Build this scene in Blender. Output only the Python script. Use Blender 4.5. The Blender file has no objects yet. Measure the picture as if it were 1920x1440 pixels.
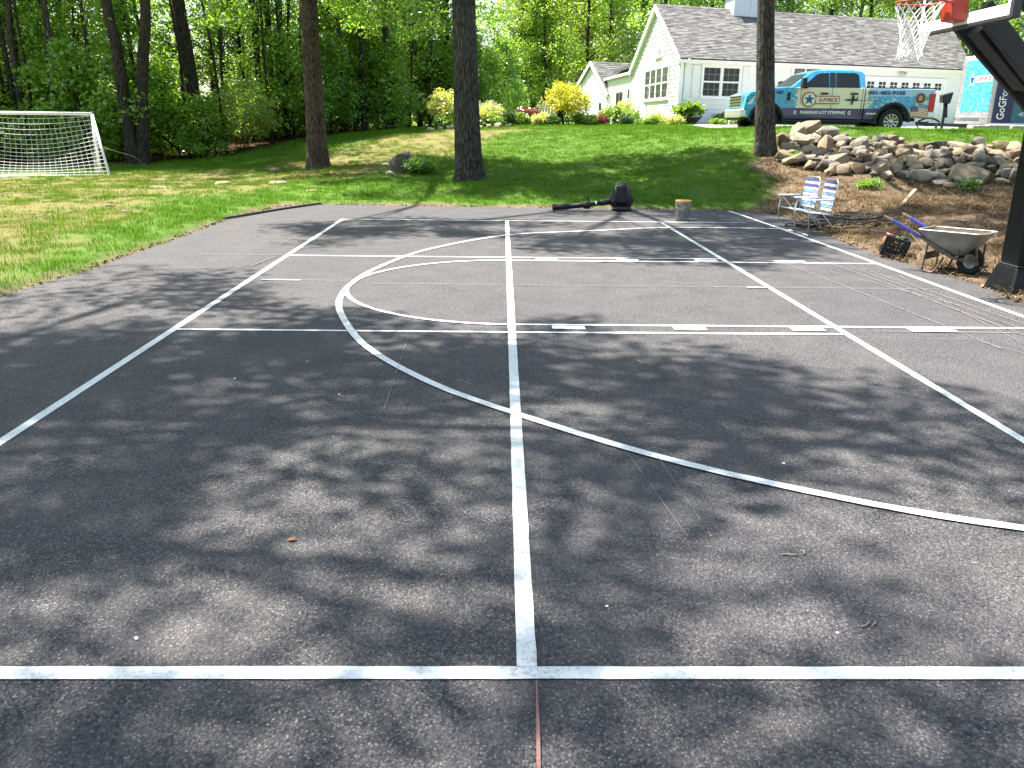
import bpy, bmesh, math, random
import numpy as np
from mathutils import Vector, Matrix, Quaternion, noise as mnoise

SC = bpy.context.scene
COL = SC.collection
R = math.radians
rng = np.random.default_rng(7)
random.seed(7)

# ------------------------------------------------------------------ camera, sky, sun, exposure
cam_d = bpy.data.cameras.new("camera")
cam_d.sensor_width = 36.0
cam_d.lens = 1524.3 / 1920 * 36.0
cam_d.clip_start = 0.05
cam_d.clip_end = 2000
cam = bpy.data.objects.new("camera", cam_d)
COL.objects.link(cam)
def cam_axes(yaw, pitch, roll):
    cy, sy, cp, sp = math.cos(yaw), math.sin(yaw), math.cos(pitch), math.sin(pitch)
    F = Vector((sy*cp, cy*cp, sp)); Rt = Vector((cy, -sy, 0)); U = Rt.cross(F)
    c, s = math.cos(roll), math.sin(roll)
    return c*Rt + s*U, -s*Rt + c*U, F
_r, _u, _f = cam_axes(R(0.8123), R(-17.8054), R(0.5741))
cm = Matrix.Identity(4)
for i in range(3):
    cm[i][0], cm[i][1], cm[i][2] = _r[i], _u[i], -_f[i]
cm[0][3], cm[1][3], cm[2][3] = -0.0947, -9.1787, 1.782
cam.matrix_world = cm
SC.camera = cam

SUN = Vector((-0.375, 0.205, 0.904)).normalized()
world = bpy.data.worlds.new("World")
SC.world = world
world.use_nodes = True
wn = world.node_tree
wn.nodes.clear()
wo = wn.nodes.new("ShaderNodeOutputWorld")
wb = wn.nodes.new("ShaderNodeBackground")
ws = wn.nodes.new("ShaderNodeTexSky")
ws.sky_type = 'NISHITA'
ws.sun_disc = False
ws.sun_elevation = math.asin(SUN.z)
ws.sun_rotation = math.atan2(SUN.x, SUN.y) % (2*math.pi)
ws.air_density = 1.3
ws.dust_density = 2.0
ws.ozone_density = 1.0
wb.inputs["Strength"].default_value = 0.08
wn.links.new(ws.outputs[0], wb.inputs[0])
wn.links.new(wb.outputs[0], wo.inputs[0])

sun_d = bpy.data.lights.new("sun", 'SUN')
sun_d.energy = 5.0
sun_d.angle = R(0.62)
sun_d.color = (1.0, 0.955, 0.87)
sun_o = bpy.data.objects.new("sun", sun_d)
sun_o.rotation_euler = SUN.to_track_quat('Z', 'Y').to_euler()
sun_o.location = (-20, 10, 40)
COL.objects.link(sun_o)

SC.view_settings.view_transform = 'Standard'
SC.view_settings.look = 'None'
SC.view_settings.exposure = 2.05
SC.view_settings.gamma = 1.0
SC.view_settings.use_curve_mapping = False
SC.cycles.max_bounces = 8
SC.cycles.diffuse_bounces = 4
SC.cycles.transparent_max_bounces = 12

# ------------------------------------------------------------------ helpers
def link(o, parent=None):
    COL.objects.link(o)
    if parent is not None:
        o.parent = parent
    return o

def tag(o, label=None, cat=None, group=None, kind=None):
    if label: o["label"] = label
    if cat: o["category"] = cat
    if group: o["group"] = group
    if kind: o["kind"] = kind
    return o

def thing(name, label, cat, loc=(0, 0, 0), rz=0.0, group=None, rot=None):
    o = bpy.data.objects.new(name, None)
    o.empty_display_size = 0.2
    o.location = loc
    o.rotation_euler = rot if rot is not None else (0, 0, rz)
    link(o)
    return tag(o, label, cat, group)

def copy_tree(o, parent=None):
    c = o.copy()
    COL.objects.link(c)
    c.parent = parent
    for ch in list(o.children):
        copy_tree(ch, c)
    return c

class MB:
    """collects shapes and links them as one mesh object"""
    def __init__(self):
        self.v, self.f, self.m, self.s = [], [], [], []
        self.mi = 0
    def add(self, verts, faces, smooth=False):
        b = len(self.v)
        self.v.extend([tuple(p) for p in verts])
        for f in faces:
            self.f.append([b+i for i in f]); self.m.append(self.mi); self.s.append(smooth)
        return self
    def box(self, c, s, M=None):
        x, y, z = (a/2 for a in s)
        P = [Vector((sx*x, sy*y, sz*z)) for sz in (-1, 1) for sy in (-1, 1) for sx in (-1, 1)]
        if M is not None: P = [M @ p for p in P]
        P = [p + Vector(c) for p in P]
        return self.add(P, [(0,2,3,1),(4,5,7,6),(0,1,5,4),(2,6,7,3),(0,4,6,2),(1,3,7,5)])
    def hexa(self, P):
        """8 points: bottom 4 ring, top 4 ring"""
        return self.add(P, [(3,2,1,0),(4,5,6,7),(0,1,5,4),(1,2,6,5),(2,3,7,6),(3,0,4,7)])
    def bar(self, a, b, w, h, up=(0,0,1)):
        a, b = Vector(a), Vector(b)
        d = (b-a).normalized(); up = Vector(up)
        if abs(d.dot(up)) > .98: up = Vector((1,0,0))
        s = d.cross(up).normalized()*w/2; t = s.cross(d).normalized()*h/2
        return self.hexa([a-s-t, a+s-t, a+s+t, a-s+t, b-s-t, b+s-t, b+s+t, b-s+t])
    def tube(self, pts, r, n=8, cap=True, smooth=True):
        pts = [Vector(p) for p in pts]
        rs = [float(q) for q in r] if isinstance(r, (list, tuple, np.ndarray)) else [float(r)]*len(pts)
        ring = []; prev = None
        b = len(self.v)
        for i, p in enumerate(pts):
            d = (pts[min(i+1, len(pts)-1)] - pts[max(i-1, 0)])
            d = d.normalized() if d.length > 1e-9 else Vector((0,0,1))
            if prev is None:
                u = d.cross(Vector((0,0,1)) if abs(d.z) < .95 else Vector((1,0,0))).normalized()
            else:
                u = (prev - d*prev.dot(d)).normalized()
            prev = u; w = d.cross(u)
            for k in range(n):
                a = 2*math.pi*k/n
                self.v.append(tuple(p + rs[i]*(math.cos(a)*u + math.sin(a)*w)))
        for i in range(len(pts)-1):
            for k in range(n):
                k2 = (k+1) % n
                self.f.append([b+i*n+k, b+i*n+k2, b+(i+1)*n+k2, b+(i+1)*n+k]); self.m.append(self.mi); self.s.append(smooth)
        if cap:
            self.f.append([b+k for k in range(n)][::-1]); self.m.append(self.mi); self.s.append(False)
            e = b+(len(pts)-1)*n
            self.f.append([e+k for k in range(n)]); self.m.append(self.mi); self.s.append(False)
        return self
    def lathe(self, prof, n=24, M=None, smooth=True, arc=None):
        """prof: (radius, z) pairs, spun about z; M places it"""
        M = M or Matrix.Identity(4)
        b = len(self.v)
        for r, z in prof:
            for k in range(n):
                a = 2*math.pi*k/n
                self.v.append(tuple(M @ Vector((r*math.cos(a), r*math.sin(a), z))))
        for i in range(len(prof)-1):
            for k in range(n):
                k2 = (k+1) % n
                self.f.append([b+i*n+k, b+i*n+k2, b+(i+1)*n+k2, b+(i+1)*n+k]); self.m.append(self.mi); self.s.append(smooth)
        return self
    def prism(self, poly, a, b, M=None, smooth=False):
        """poly of (x,z) extruded along y from a to b"""
        n = len(poly)
        P = [Vector((x, a, z)) for x, z in poly] + [Vector((x, b, z)) for x, z in poly]
        if M is not None: P = [M @ p for p in P]
        return self.add(P, [list(range(n)), list(range(2*n-1, n-1, -1))] + [[(i+1) % n, i, n+i, n+(i+1) % n] for i in range(n)], smooth)
    def mesh(self, name, mats):
        me = bpy.data.meshes.new(name)
        me.from_pydata(self.v, [], self.f)
        for m in (mats if isinstance(mats, (list, tuple)) else [mats]):
            me.materials.append(m)
        me.polygons.foreach_set("material_index", self.m)
        me.polygons.foreach_set("use_smooth", self.s)
        me.update()
        return me
    def build(self, name, mats, parent=None, bevel=0.0, seg=2, fix=True):
        me = self.mesh(name, mats)
        if fix:
            bm = bmesh.new(); bm.from_mesh(me)
            bmesh.ops.recalc_face_normals(bm, faces=bm.faces)
            bm.to_mesh(me); bm.free()
        o = bpy.data.objects.new(name, me)
        link(o, parent)
        if bevel:
            mo = o.modifiers.new("bevel", 'BEVEL'); mo.width = bevel; mo.segments = seg; mo.limit_method = 'ANGLE'; mo.angle_limit = R(40)
        return o

def np_mesh(name, V, F, mats, smooth=False):
    """V (n,3) array, F (m,k) array of equal-size faces"""
    V = np.ascontiguousarray(V, dtype=np.float32); F = np.ascontiguousarray(F, dtype=np.int32)
    me = bpy.data.meshes.new(name)
    m, k = F.shape
    me.vertices.add(len(V)); me.vertices.foreach_set("co", V.ravel())
    me.loops.add(m*k); me.loops.foreach_set("vertex_index", F.ravel())
    me.polygons.add(m)
    me.polygons.foreach_set("loop_start", np.arange(0, m*k, k, dtype=np.int32))
    me.polygons.foreach_set("loop_total", np.full(m, k, dtype=np.int32))
    if smooth: me.polygons.foreach_set("use_smooth", np.ones(m, dtype=bool))
    for mm in (mats if isinstance(mats, (list, tuple)) else [mats]): me.materials.append(mm)
    me.update(); me.validate()
    return me

def catmull(pts, n=8):
    P = [Vector(p) for p in pts]; out = []
    for i in range(len(P)-1):
        p0, p1, p2, p3 = P[max(i-1, 0)], P[i], P[i+1], P[min(i+2, len(P)-1)]
        for k in range(n):
            t = k/n
            out.append(0.5*((2*p1) + (-p0+p2)*t + (2*p0-5*p1+4*p2-p3)*t*t + (-p0+3*p1-3*p2+p3)*t**3))
    out.append(P[-1]); return out

# ------------------------------------------------------------------ materials
class NT:
    def __init__(self, name):
        self.mat = bpy.data.materials.new(name); self.mat.use_nodes = True
        self.t = self.mat.node_tree; self.t.nodes.clear()
        self.out = self.n("ShaderNodeOutputMaterial")
    def n(self, typ, **kw):
        nd = self.t.nodes.new(typ)
        for k, v in kw.items():
            if hasattr(nd, k): setattr(nd, k, v)
        return nd
    def l(self, a, b): self.t.links.new(a, b)
    def val(self, node, **kw):
        for k, v in kw.items(): node.inputs[k.replace("_", " ")].default_value = v
        return node
    def noise(self, vec, scale, detail=4, rough=.55, dim='3D'):
        nd = self.n("ShaderNodeTexNoise"); nd.inputs["Scale"].default_value = scale
        nd.inputs["Detail"].default_value = detail; nd.inputs["Roughness"].default_value = rough
        if vec is not None: self.l(vec, nd.inputs["Vector"])
        return nd.outputs["Fac"]
    def vor(self, vec, scale, feature='F1', out="Distance", rnd=1.0):
        nd = self.n("ShaderNodeTexVoronoi"); nd.feature = feature; nd.inputs["Scale"].default_value = scale
        nd.inputs["Randomness"].default_value = rnd
        if vec is not None: self.l(vec, nd.inputs["Vector"])
        return nd.outputs[out]
    def ramp(self, fac, stops, interp='LINEAR'):
        nd = self.n("ShaderNodeValToRGB"); nd.color_ramp.interpolation = interp
        e = nd.color_ramp.elements
        while len(e) > 1: e.remove(e[-1])
        for i, (p, c) in enumerate(stops):
            if not isinstance(c, (tuple, list)): c = (c, c, c)
            el = e[0] if i == 0 else e.new(p)
            el.position = p; el.color = (*c, 1) if len(c) == 3 else c
        self.l(fac, nd.inputs[0]); return nd.outputs[0]
    def mix(self, fac, a, b, mode='MIX'):
        nd = self.n("ShaderNodeMix"); nd.data_type = 'RGBA'; nd.blend_type = mode
        for sock, v in ((nd.inputs[0], fac), (nd.inputs[6], a), (nd.inputs[7], b)):
            if isinstance(v, (int, float)): sock.default_value = v
            elif isinstance(v, (tuple, list)): sock.default_value = (*v, 1) if len(v) == 3 else v
            else: self.l(v, sock)
        return nd.outputs[2]
    def math(self, op, a, b=None, clamp=False):
        nd = self.n("ShaderNodeMath"); nd.operation = op; nd.use_clamp = clamp
        for i, v in enumerate((a, b)):
            if v is None: continue
            if isinstance(v, (int, float)): nd.inputs[i].default_value = v
            else: self.l(v, nd.inputs[i])
        return nd.outputs[0]
    def bump(self, h, strength=.3, dist=.01, nrm=None):
        nd = self.n("ShaderNodeBump"); nd.inputs["Strength"].default_value = strength; nd.inputs["Distance"].default_value = dist
        self.l(h, nd.inputs["Height"])
        if nrm is not None: self.l(nrm, nd.inputs["Normal"])
        return nd.outputs[0]
    def pos(self): return self.n("ShaderNodeNewGeometry").outputs["Position"]
    def obj(self): return self.n("ShaderNodeTexCoord").outputs["Object"]
    def island(self): return self.n("ShaderNodeNewGeometry").outputs["Random Per Island"]
    def objrand(self): return self.n("ShaderNodeObjectInfo").outputs["Random"]
    def scale(self, vec, s):
        nd = self.n("ShaderNodeMapping"); nd.inputs["Scale"].default_value = s; self.l(vec, nd.inputs[0]); return nd.outputs[0]
    def principled(self, color, rough=.6, metal=0.0, normal=None, spec=.5, **kw):
        nd = self.n("ShaderNodeBsdfPrincipled")
        for sock, v in ((nd.inputs["Base Color"], color), (nd.inputs["Roughness"], rough), (nd.inputs["Metallic"], metal)):
            if isinstance(v, (int, float)): sock.default_value = v
            elif isinstance(v, (tuple, list)): sock.default_value = (*v, 1) if len(v) == 3 else v
            else: self.l(v, sock)
        nd.inputs["Specular IOR Level"].default_value = spec
        if normal is not None: self.l(normal, nd.inputs["Normal"])
        for k, v in kw.items(): nd.inputs[k.replace("_", " ")].default_value = v
        self.l(nd.outputs[0], self.out.inputs[0]); return nd

def simple(name, col, rough=.6, metal=0.0, var=.12, vscale=6.0, bump=0.0, bscale=60.0, spec=.5, **kw):
    """plain surface with a little unevenness of its own colour, gloss and relief"""
    t = NT(name); p = t.obj()
    nz = t.noise(p, vscale, 5)
    lo = tuple(c*(1-var) for c in col); hi = tuple(min(1, c*(1+var)) for c in col)
    c = t.ramp(nz, [(.3, lo), (.7, hi)])
    r = t.ramp(t.noise(p, vscale*2.3, 3), [(.3, max(0, rough-.07)), (.7, min(1, rough+.07))])
    nrm = t.bump(t.noise(p, bscale, 4), bump, .01) if bump else None
    t.principled(c, r, metal, nrm, spec, **kw)
    return t.mat

def leaf_mat(name, cols, trans=.5, big=.35):
    """cols: list of leaf colours; per-leaf random hue plus soft drifts through the crown; light shines through"""
    t = NT(name)
    n = len(cols)
    r = t.math('ADD', t.math('MULTIPLY', t.island(), .65), t.math('MULTIPLY', t.noise(t.pos(), big, 2), .55))
    r = t.math('SUBTRACT', r, .1, True)
    c = t.ramp(r, [(i/(n-1), cols[i]) for i in range(n)])
    d = t.n("ShaderNodeBsdfDiffuse"); t.l(c, d.inputs[0])
    tr = t.n("ShaderNodeBsdfTranslucent")
    c2 = t.mix(1.0, c, (1.8, 1.66, .66), 'MULTIPLY'); t.l(c2, tr.inputs[0])
    m = t.n("ShaderNodeMixShader"); m.inputs[0].default_value = trans
    t.l(d.outputs[0], m.inputs[1]); t.l(tr.outputs[0], m.inputs[2])
    g = t.n("ShaderNodeBsdfGlossy"); g.inputs["Roughness"].default_value = .32; g.inputs[0].default_value = (.9, .95, 1, 1)
    m2 = t.n("ShaderNodeMixShader"); m2.inputs[0].default_value = .055
    t.l(m.outputs[0], m2.inputs[1]); t.l(g.outputs[0], m2.inputs[2])
    t.l(m2.outputs[0], t.out.inputs[0])
    return t.mat
# ------------------------------------------------------------------ terrain height
CTRL = np.array([(x, y, 0.0) for x in (-4.5, 0, 4.8) for y in (-13, -9, -4, 0, 4, 8.6)] + [
 (-8,-9,.0),(-8,0,.03),(-8,8,.06),(-12,8,.05),(-12,16,.09),(-17,14,.04),(-17.4,20,.08),(-12.8,20.3,.26),(-10.2,21.5,.42),(-25,20,.1),(-25,0,0),(-30,40,.5),
 (-5.8,16.8,.35),(-.97,13,.3),(-2.7,14.5,.42),(-8,24,1.0),(-5.9,26,1.27),(-4.7,27,1.38),(-2.8,21,1.3),(0,21,1.47),(2.9,21,1.53),(5.2,14,.9),(6,18,1.45),(0,11,.14),(3,11,.22),(5,10.5,.33),(-5,11,.08),
 (6.75,12.8,1.08),(6.3,11.3,.62),(7.81,10.8,.56),(9.48,10.5,.51),(11.49,10,.45),(14,9.5,.45),(7.6,14.2,1.5),(9.3,13.8,1.5),(10.9,13.5,1.42),(13.3,13.1,1.36),(16,12.8,1.36),
 (6.3,6,.1),(8,7,.32),(6.3,3,.06),(8,3,.22),(6.5,0,.05),(9,0,.2),(12,5,.36),(8,-6,.1),(14,-4,.4),
 (7,18,1.60),(8,16,1.62),(12,16,1.63),(15,16,1.62),(20,16,1.62),(8.5,19,1.54),(11,19,1.54),(14,19,1.54),(18,19,1.54),(24,19,1.56),(8,25,1.66),(14,25,1.68),(8,30,1.67),(16,34,1.66),(25,30,1.7),(3,28,1.6),(0,28,1.55),(0,36,1.5),(6,44,1.7),(-8,34,1.3),(-15,30,.6),(-20,26,.25),
 (40,40,2),(-50,60,.6),(60,0,.6),(-60,-20,0),(0,90,2),(0,-40,0),(60,90,2),(-60,90,.6),(0,60,1.8),(-25,60,.8)], dtype=float)
def _tps(r): return np.where(r > 1e-9, r*r*np.log(np.maximum(r, 1e-9)), 0)
_n = len(CTRL)
_K = _tps(np.hypot(CTRL[:, None, 0]-CTRL[None, :, 0], CTRL[:, None, 1]-CTRL[None, :, 1])) + np.eye(_n)*.6
_P = np.c_[np.ones(_n), CTRL[:, :2]]
_A = np.block([[_K, _P], [_P.T, np.zeros((3, 3))]])
_W = np.linalg.solve(_A, np.r_[CTRL[:, 2], 0, 0, 0])
def rbf(x, y):
    x = np.asarray(x, float).ravel(); y = np.asarray(y, float).ravel()
    out = np.empty(len(x))
    for i in range(0, len(x), 20000):
        a, b = x[i:i+20000], y[i:i+20000]
        out[i:i+20000] = _tps(np.hypot(a[:, None]-CTRL[None, :, 0], b[:, None]-CTRL[None, :, 1])) @ _W[:_n] + _W[_n] + _W[_n+1]*a + _W[_n+2]*b
    return out
# asphalt outline (metres)
ASPHALT = np.array([(-5.3,-16),(-5.33,-.76),(-5.3,.0),(-5.2,.67),(-5.22,2),(-5.2,3.8),(-5.27,6.5),(-5.12,7.8),(-4.85,9.05),(-4.2,9.42),(-1.8,9.33),(.1,9.14),(3,9.02),(5.55,8.72),(5.75,7.2),(5.52,5.2),(5.38,3.5),(5.42,2.2),(5.53,1.5),(5.6,.8),(5.55,0.02),(5.45,-.6),(5.55,-2),(5.6,-16)])
def poly_sd(poly, x, y):
    """signed distance to a polygon, negative inside"""
    x = np.asarray(x, float).ravel(); y = np.asarray(y, float).ravel()
    d = np.full(len(x), 1e9); inside = np.zeros(len(x), bool)
    n = len(poly)
    for i in range(n):
        ax, ay = poly[i]; bx, by = poly[(i+1) % n]
        dx, dy = bx-ax, by-ay
        t = np.clip(((x-ax)*dx+(y-ay)*dy)/(dx*dx+dy*dy), 0, 1)
        d = np.minimum(d, np.hypot(x-ax-t*dx, y-ay-t*dy))
        c = ((ay > y) != (by > y)) & (x < (bx-ax)*(y-ay)/((by-ay) if by != ay else 1e-12)+ax)
        inside ^= c
    return np.where(inside, -d, d)
def sstep(a, b, x):
    t = np.clip((x-a)/(b-a), 0, 1); return t*t*(3-2*t)
DIRT = np.array([(5.2,-20),(5.2,8.5),(5.75,8.75),(6.1,10),(6.3,11.3),(6.4,12.6),(7.2,13.7),(9.3,13.25),(10.9,12.95),(13.3,12.6),(18,12.2),(40,11.5),(40,-20)])
DRIVE = np.array([(7.2,19.2),(13.7,18.75),(22,18.3),(40,18.5),(40,36),(9,30.2),(7.6,26)])
def vnoise(x, y, s, seed=0):
    """cheap value noise on arrays"""
    x = np.asarray(x)*s; y = np.asarray(y)*s
    xi = np.floor(x).astype(int); yi = np.floor(y).astype(int)
    def h(a, b):
        v = np.sin(a*127.1 + b*311.7 + seed*74.7)*43758.5453
        return v - np.floor(v)
    fx, fy = x-xi, y-yi; fx = fx*fx*(3-2*fx); fy = fy*fy*(3-2*fy)
    return (h(xi, yi)*(1-fx)+h(xi+1, yi)*fx)*(1-fy) + (h(xi, yi+1)*(1-fx)+h(xi+1, yi+1)*fx)*fy
def terrain_z(x, y):
    x = np.asarray(x, float); shp = x.shape; y = np.asarray(y, float)
    x = x.ravel(); y = y.ravel()
    z = np.maximum(rbf(x, y), -.02)
    d = poly_sd(ASPHALT, x, y)
    dirt = poly_sd(DIRT, x, y) < 0
    rise = np.where(dirt, .012, .065)
    z = z*sstep(0, 2.2, d) + rise*sstep(.0, .16, d)
    z += (vnoise(x, y, 1.3, 1)-.5)*.05*sstep(.2, 1.2, d) + (vnoise(x, y, 4.1, 2)-.5)*.03*sstep(.2, .8, d)*np.where(dirt, 1.8, .6)
    z = np.where(d < 0, -.05, z)
    return z.reshape(shp)
def tz(x, y): return float(terrain_z(np.array([x]), np.array([y]))[0])

# forest floor: beyond the tree line
TREELINE = np.array([(-60,17.5),(-22,20.3),(-17.4,20.4),(-12.8,20.2),(-10.2,21.8),(-8,24.2),(-5.9,26.3),(-4.4,28),(-1,34),(0,46),(1,54),(8,58),(60,60),(60,200),(-60,200)])
WALLBAND = np.array([(6.9,12.0),(8,11.2),(9.6,10.9),(11.6,10.4),(15,9.6),(16,12.0),(13.3,12.5),(10.9,12.9),(9.3,13.2),(7.6,13.4)])  # dark floor colour painted here for the shaded gaps between wall stones
DRY = np.array([(-5.9,-1.5),(-6.1,3.5),(-6.6,6.2),(-7.3,9.3),(-6.0,11.6),(-3.6,14.2),(-.5,17.8),(1.2,21.5),(-4,22.5),(-7.5,18.5),(-12,17.5),(-20,18.5),(-30,16),(-30,-4)])

def gaps(segs):
    out = [np.array([segs[0][0]])]
    for a, b, s in segs: out.append(np.arange(a, b, s)+s)
    return np.unique(np.round(np.concatenate(out), 4))
gx = gaps([(-130,-40,10),(-40,-16,1.0),(-16,18,.2),(18,40,1.0),(40,130,10)])
gy = gaps([(-60,-14,4),(-14,-10,.5),(-10,24,.2),(24,44,.6),(44,200,10)])
GX, GY = np.meshgrid(gx, gy)
GZ = terrain_z(GX, GY)
V = np.c_[GX.ravel(), GY.ravel(), GZ.ravel()]
nx, ny = len(gx), len(gy)
idx = np.arange(nx*ny).reshape(ny, nx)
F = np.stack([idx[:-1, :-1], idx[:-1, 1:], idx[1:, 1:], idx[1:, :-1]], -1).reshape(-1, 4)

def masks(x, y):
    dd = poly_sd(DIRT, x, y); w = (vnoise(x, y, 1.1, 5)-.5)*.9 + (vnoise(x, y, 3.3, 6)-.5)*.4
    dirt = sstep(.25, -.25, dd + w)
    fo = np.maximum(sstep(.5, -.5, poly_sd(TREELINE, x, y) + w), sstep(.25, -.15, poly_sd(WALLBAND, x, y)))
    da = poly_sd(ASPHALT, x, y)
    edge = sstep(.19, .06, da + (vnoise(x, y, 2.2, 8)-.5)*.12)
    dy = sstep(.6, -1.2, poly_sd(DRY, x, y) + w*1.6)
    soil = np.maximum(dirt, np.maximum(fo, edge))
    drv = sstep(.1, -.1, poly_sd(DRIVE, x, y))
    return soil, dy, fo, np.maximum(dirt, 0), drv
SOIL, DRYM, FORM, DIRTM, DRVM = masks(GX.ravel(), GY.ravel())

def ground_material():
    t = NT("ground_earth_and_turf"); p = t.pos()
    a = t.n("ShaderNodeAttribute"); a.attribute_name = "zones"
    sep = t.n("ShaderNodeSeparateColor"); t.l(a.outputs["Color"], sep.inputs[0])
    soil, dry, forest = sep.outputs
    n1 = t.noise(p, 1.4, 6); n2 = t.noise(p, 14, 6, .7); n3 = t.noise(p, 60, 4, .7)
    grass = t.mix(n2, (.045,.095,.012), (.09,.16,.022))
    # straw thatch and bare patches where the turf is thin
    straw = t.mix(n3, (.10,.095,.028), (.175,.16,.055))
    barep = t.ramp(t.math('ADD', t.math('MULTIPLY', n1, .6), t.math('MULTIPLY', n2, .4)), [(.5, 0), (.66, 1)])
    drycol = t.mix(barep, straw, t.mix(n3, (.11,.075,.045), (.20,.145,.08)))
    c = t.mix(dry, grass, drycol)
    needles = t.n("ShaderNodeTexNoise"); needles.inputs["Scale"].default_value = 1.0; needles.inputs["Detail"].default_value = 6
    t.l(t.scale(p, (22, 70, 22)), needles.inputs["Vector"])
    earth = t.ramp(t.math('ADD', t.math('MULTIPLY', n1, .5), t.math('MULTIPLY', needles.outputs[0], .6)), [(.3, (.042,.029,.019)), (.5, (.11,.077,.049)), (.66, (.20,.145,.09)), (.85, (.33,.25,.155))])
    floor_ = t.mix(n2, (.035,.026,.016), (.085,.06,.035))
    c = t.mix(soil, c, t.mix(forest, earth, floor_))
    h = t.math('ADD', t.math('MULTIPLY', n2, .6), t.math('MULTIPLY', n3, .4))
    t.principled(c, .95, 0, t.bump(h, .9, .05), .15)
    return t.mat
me = np_mesh("ground", V, F, ground_material(), True)
ca = me.color_attributes.new("zones", 'FLOAT_COLOR', 'POINT')
ca.data.foreach_set("color", np.c_[SOIL, DRYM, FORM, np.ones(len(SOIL))].astype(np.float32).ravel())
ground = link(bpy.data.objects.new("ground", me)); tag(ground, kind="structure")

# ------------------------------------------------------------------ asphalt court
def asphalt_material():
    t = NT("asphalt"); p = t.pos()
    v1 = t.vor(p, 95); v2 = t.vor(p, 210)
    cell = t.vor(p, 95, out="Color")
    n0 = t.noise(p, .35, 4); n1 = t.noise(p, 2.2, 5); n2 = t.noise(p, 38, 5, .65)
    stone = t.n("ShaderNodeSeparateColor"); t.l(cell, stone.inputs[0])
    base = t.ramp(stone.outputs[0], [(0, (.032,.030,.034)), (.5, (.068,.064,.067)), (.9, (.135,.126,.127)), (1, (.25,.235,.23))])
    base = t.mix(t.ramp(v1, [(.28, 0), (.62, 1)]), base, (.012,.012,.015))
    base = t.mix(t.ramp(n2, [(.4, 0), (.75, .6)]), base, (.14,.13,.132))
    base = t.mix(t.ramp(n1, [(.35, 0), (.8, .4)]), base, (.12,.108,.106))
    base = t.mix(t.ramp(n0, [(.4, 0), (.75, .4)]), base, (.048,.047,.056))
    h = t.math('SUBTRACT', t.math('MULTIPLY', n2, .5), t.math('ADD', t.math('MULTIPLY', v1, .9), t.math('MULTIPLY', v2, .35)))
    t.principled(base, t.ramp(n2, [(.3, .72), (.7, .9)]), 0, t.bump(h, 1.0, .008), .34)
    return t.mat
M_ASPH = asphalt_material()
ac = MB(); n = len(ASPHALT)
# finer outline with a slightly ragged edge
fine = []
for i in range(n):
    a, b = ASPHALT[i], ASPHALT[(i+1) % n]; L = np.hypot(*(b-a)); k = max(1, int(L/.12))
    for j in range(k):
        q = a+(b-a)*j/k; nn = np.array([b[1]-a[1], a[0]-b[0]])/L
        fine.append(q + nn*random.uniform(-.018, .018))
nf = len(fine)
ac.add([(x, y, 0) for x, y in fine] + [(x, y, -.09) for x, y in fine], [list(range(nf))] + [[(i+1) % nf, i, nf+i, nf+(i+1) % nf] for i in range(nf)])
court = ac.build("asphalt_court", M_ASPH); tag(court, kind="structure")
bmx = bmesh.new(); bmx.from_mesh(court.data); bmesh.ops.triangulate(bmx, faces=[f for f in bmx.faces if len(f.verts) > 4]); bmx.to_mesh(court.data); bmx.free()

def paint_material(name, col, wear=.5, alpha_like=0.0):
    t = NT(name); p = t.pos()
    n1 = t.noise(p, 3.0, 5); n2 = t.noise(p, 75, 5, .7); v = t.vor(p, 95)
    pits = t.ramp(t.math('ADD', t.math('MULTIPLY', n2, .75), t.math('MULTIPLY', n1, .25)), [(.39, 1), (.50, 0)])
    c = t.mix(n1, tuple(k*.9 for k in col), col)
    c = t.mix(t.math('MULTIPLY', pits, wear), c, (.16,.16,.16))
    if alpha_like:
        c = t.mix(t.ramp(n2, [(.46, alpha_like), (.72, 0)]), c, (.10,.095,.098))
    t.principled(c, .75, 0, t.bump(t.math('SUBTRACT', n2, t.math('MULTIPLY', v, .8)), .5, .004), .3)
    return t.mat
M_PAINT = paint_material("white_line_paint", (.66,.67,.66))
M_CHALK = paint_material("pink_chalk", (.30,.245,.235), .5, .6)
M_CHALKR = paint_material("red_chalk", (.36,.15,.12), .6, .5)
M_CHALKW = paint_material("pale_chalk", (.28,.27,.265), .5, .5)
_lz = [0.004]
def strip(name, pts, w, mat=M_PAINT, z=None, ends=None, rough=.0007):
    """a painted stripe following pts (world x, y) with slightly wavering edges"""
    if z is None: z = .004
    pts = [Vector((x, y, 0)) for x, y in pts]
    out = [pts[0]]
    for a, b in zip(pts[:-1], pts[1:]):
        k = max(1, int((b-a).length/.09))
        out += [a+(b-a)*(j+1)/k for j in range(k)]
    Vv = []; Ff = []
    for i, q in enumerate(out):
        d = (out[min(i+1, len(out)-1)]-out[max(i-1, 0)]).normalized(); nn = Vector((-d.y, d.x, 0))
        j1, j2 = random.gauss(0, rough), random.gauss(0, rough)
        Vv += [tuple(q+nn*(w/2+j1)+Vector((0,0,z))), tuple(q-nn*(w/2+j2)+Vector((0,0,z)))]
        if i: Ff.append((2*i-2, 2*i-1, 2*i+1, 2*i))
    me = np_mesh(name, np.array(Vv), np.array(Ff), mat)
    return link(bpy.data.objects.new(name, me), court)
ZS = [.004, .0055, .007, .0085]
strip("pickleball_sideline", [(-3.135,6.60),(-2.95,-6.86)], .068, z=.004)
strip("pickleball_sideline", [(2.945,6.60),(3.05,-6.86)], .064, z=.004)
strip("pickleball_baseline", [(-3.16,6.565),(3.0,6.555),(4.6,6.55)], .05, z=.0055)
strip("pickleball_baseline", [(-5.2,-6.87),(-3,-6.855),(0,-6.85),(2.5,-6.85),(5.3,-6.88)], .066, z=.0055)
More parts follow.
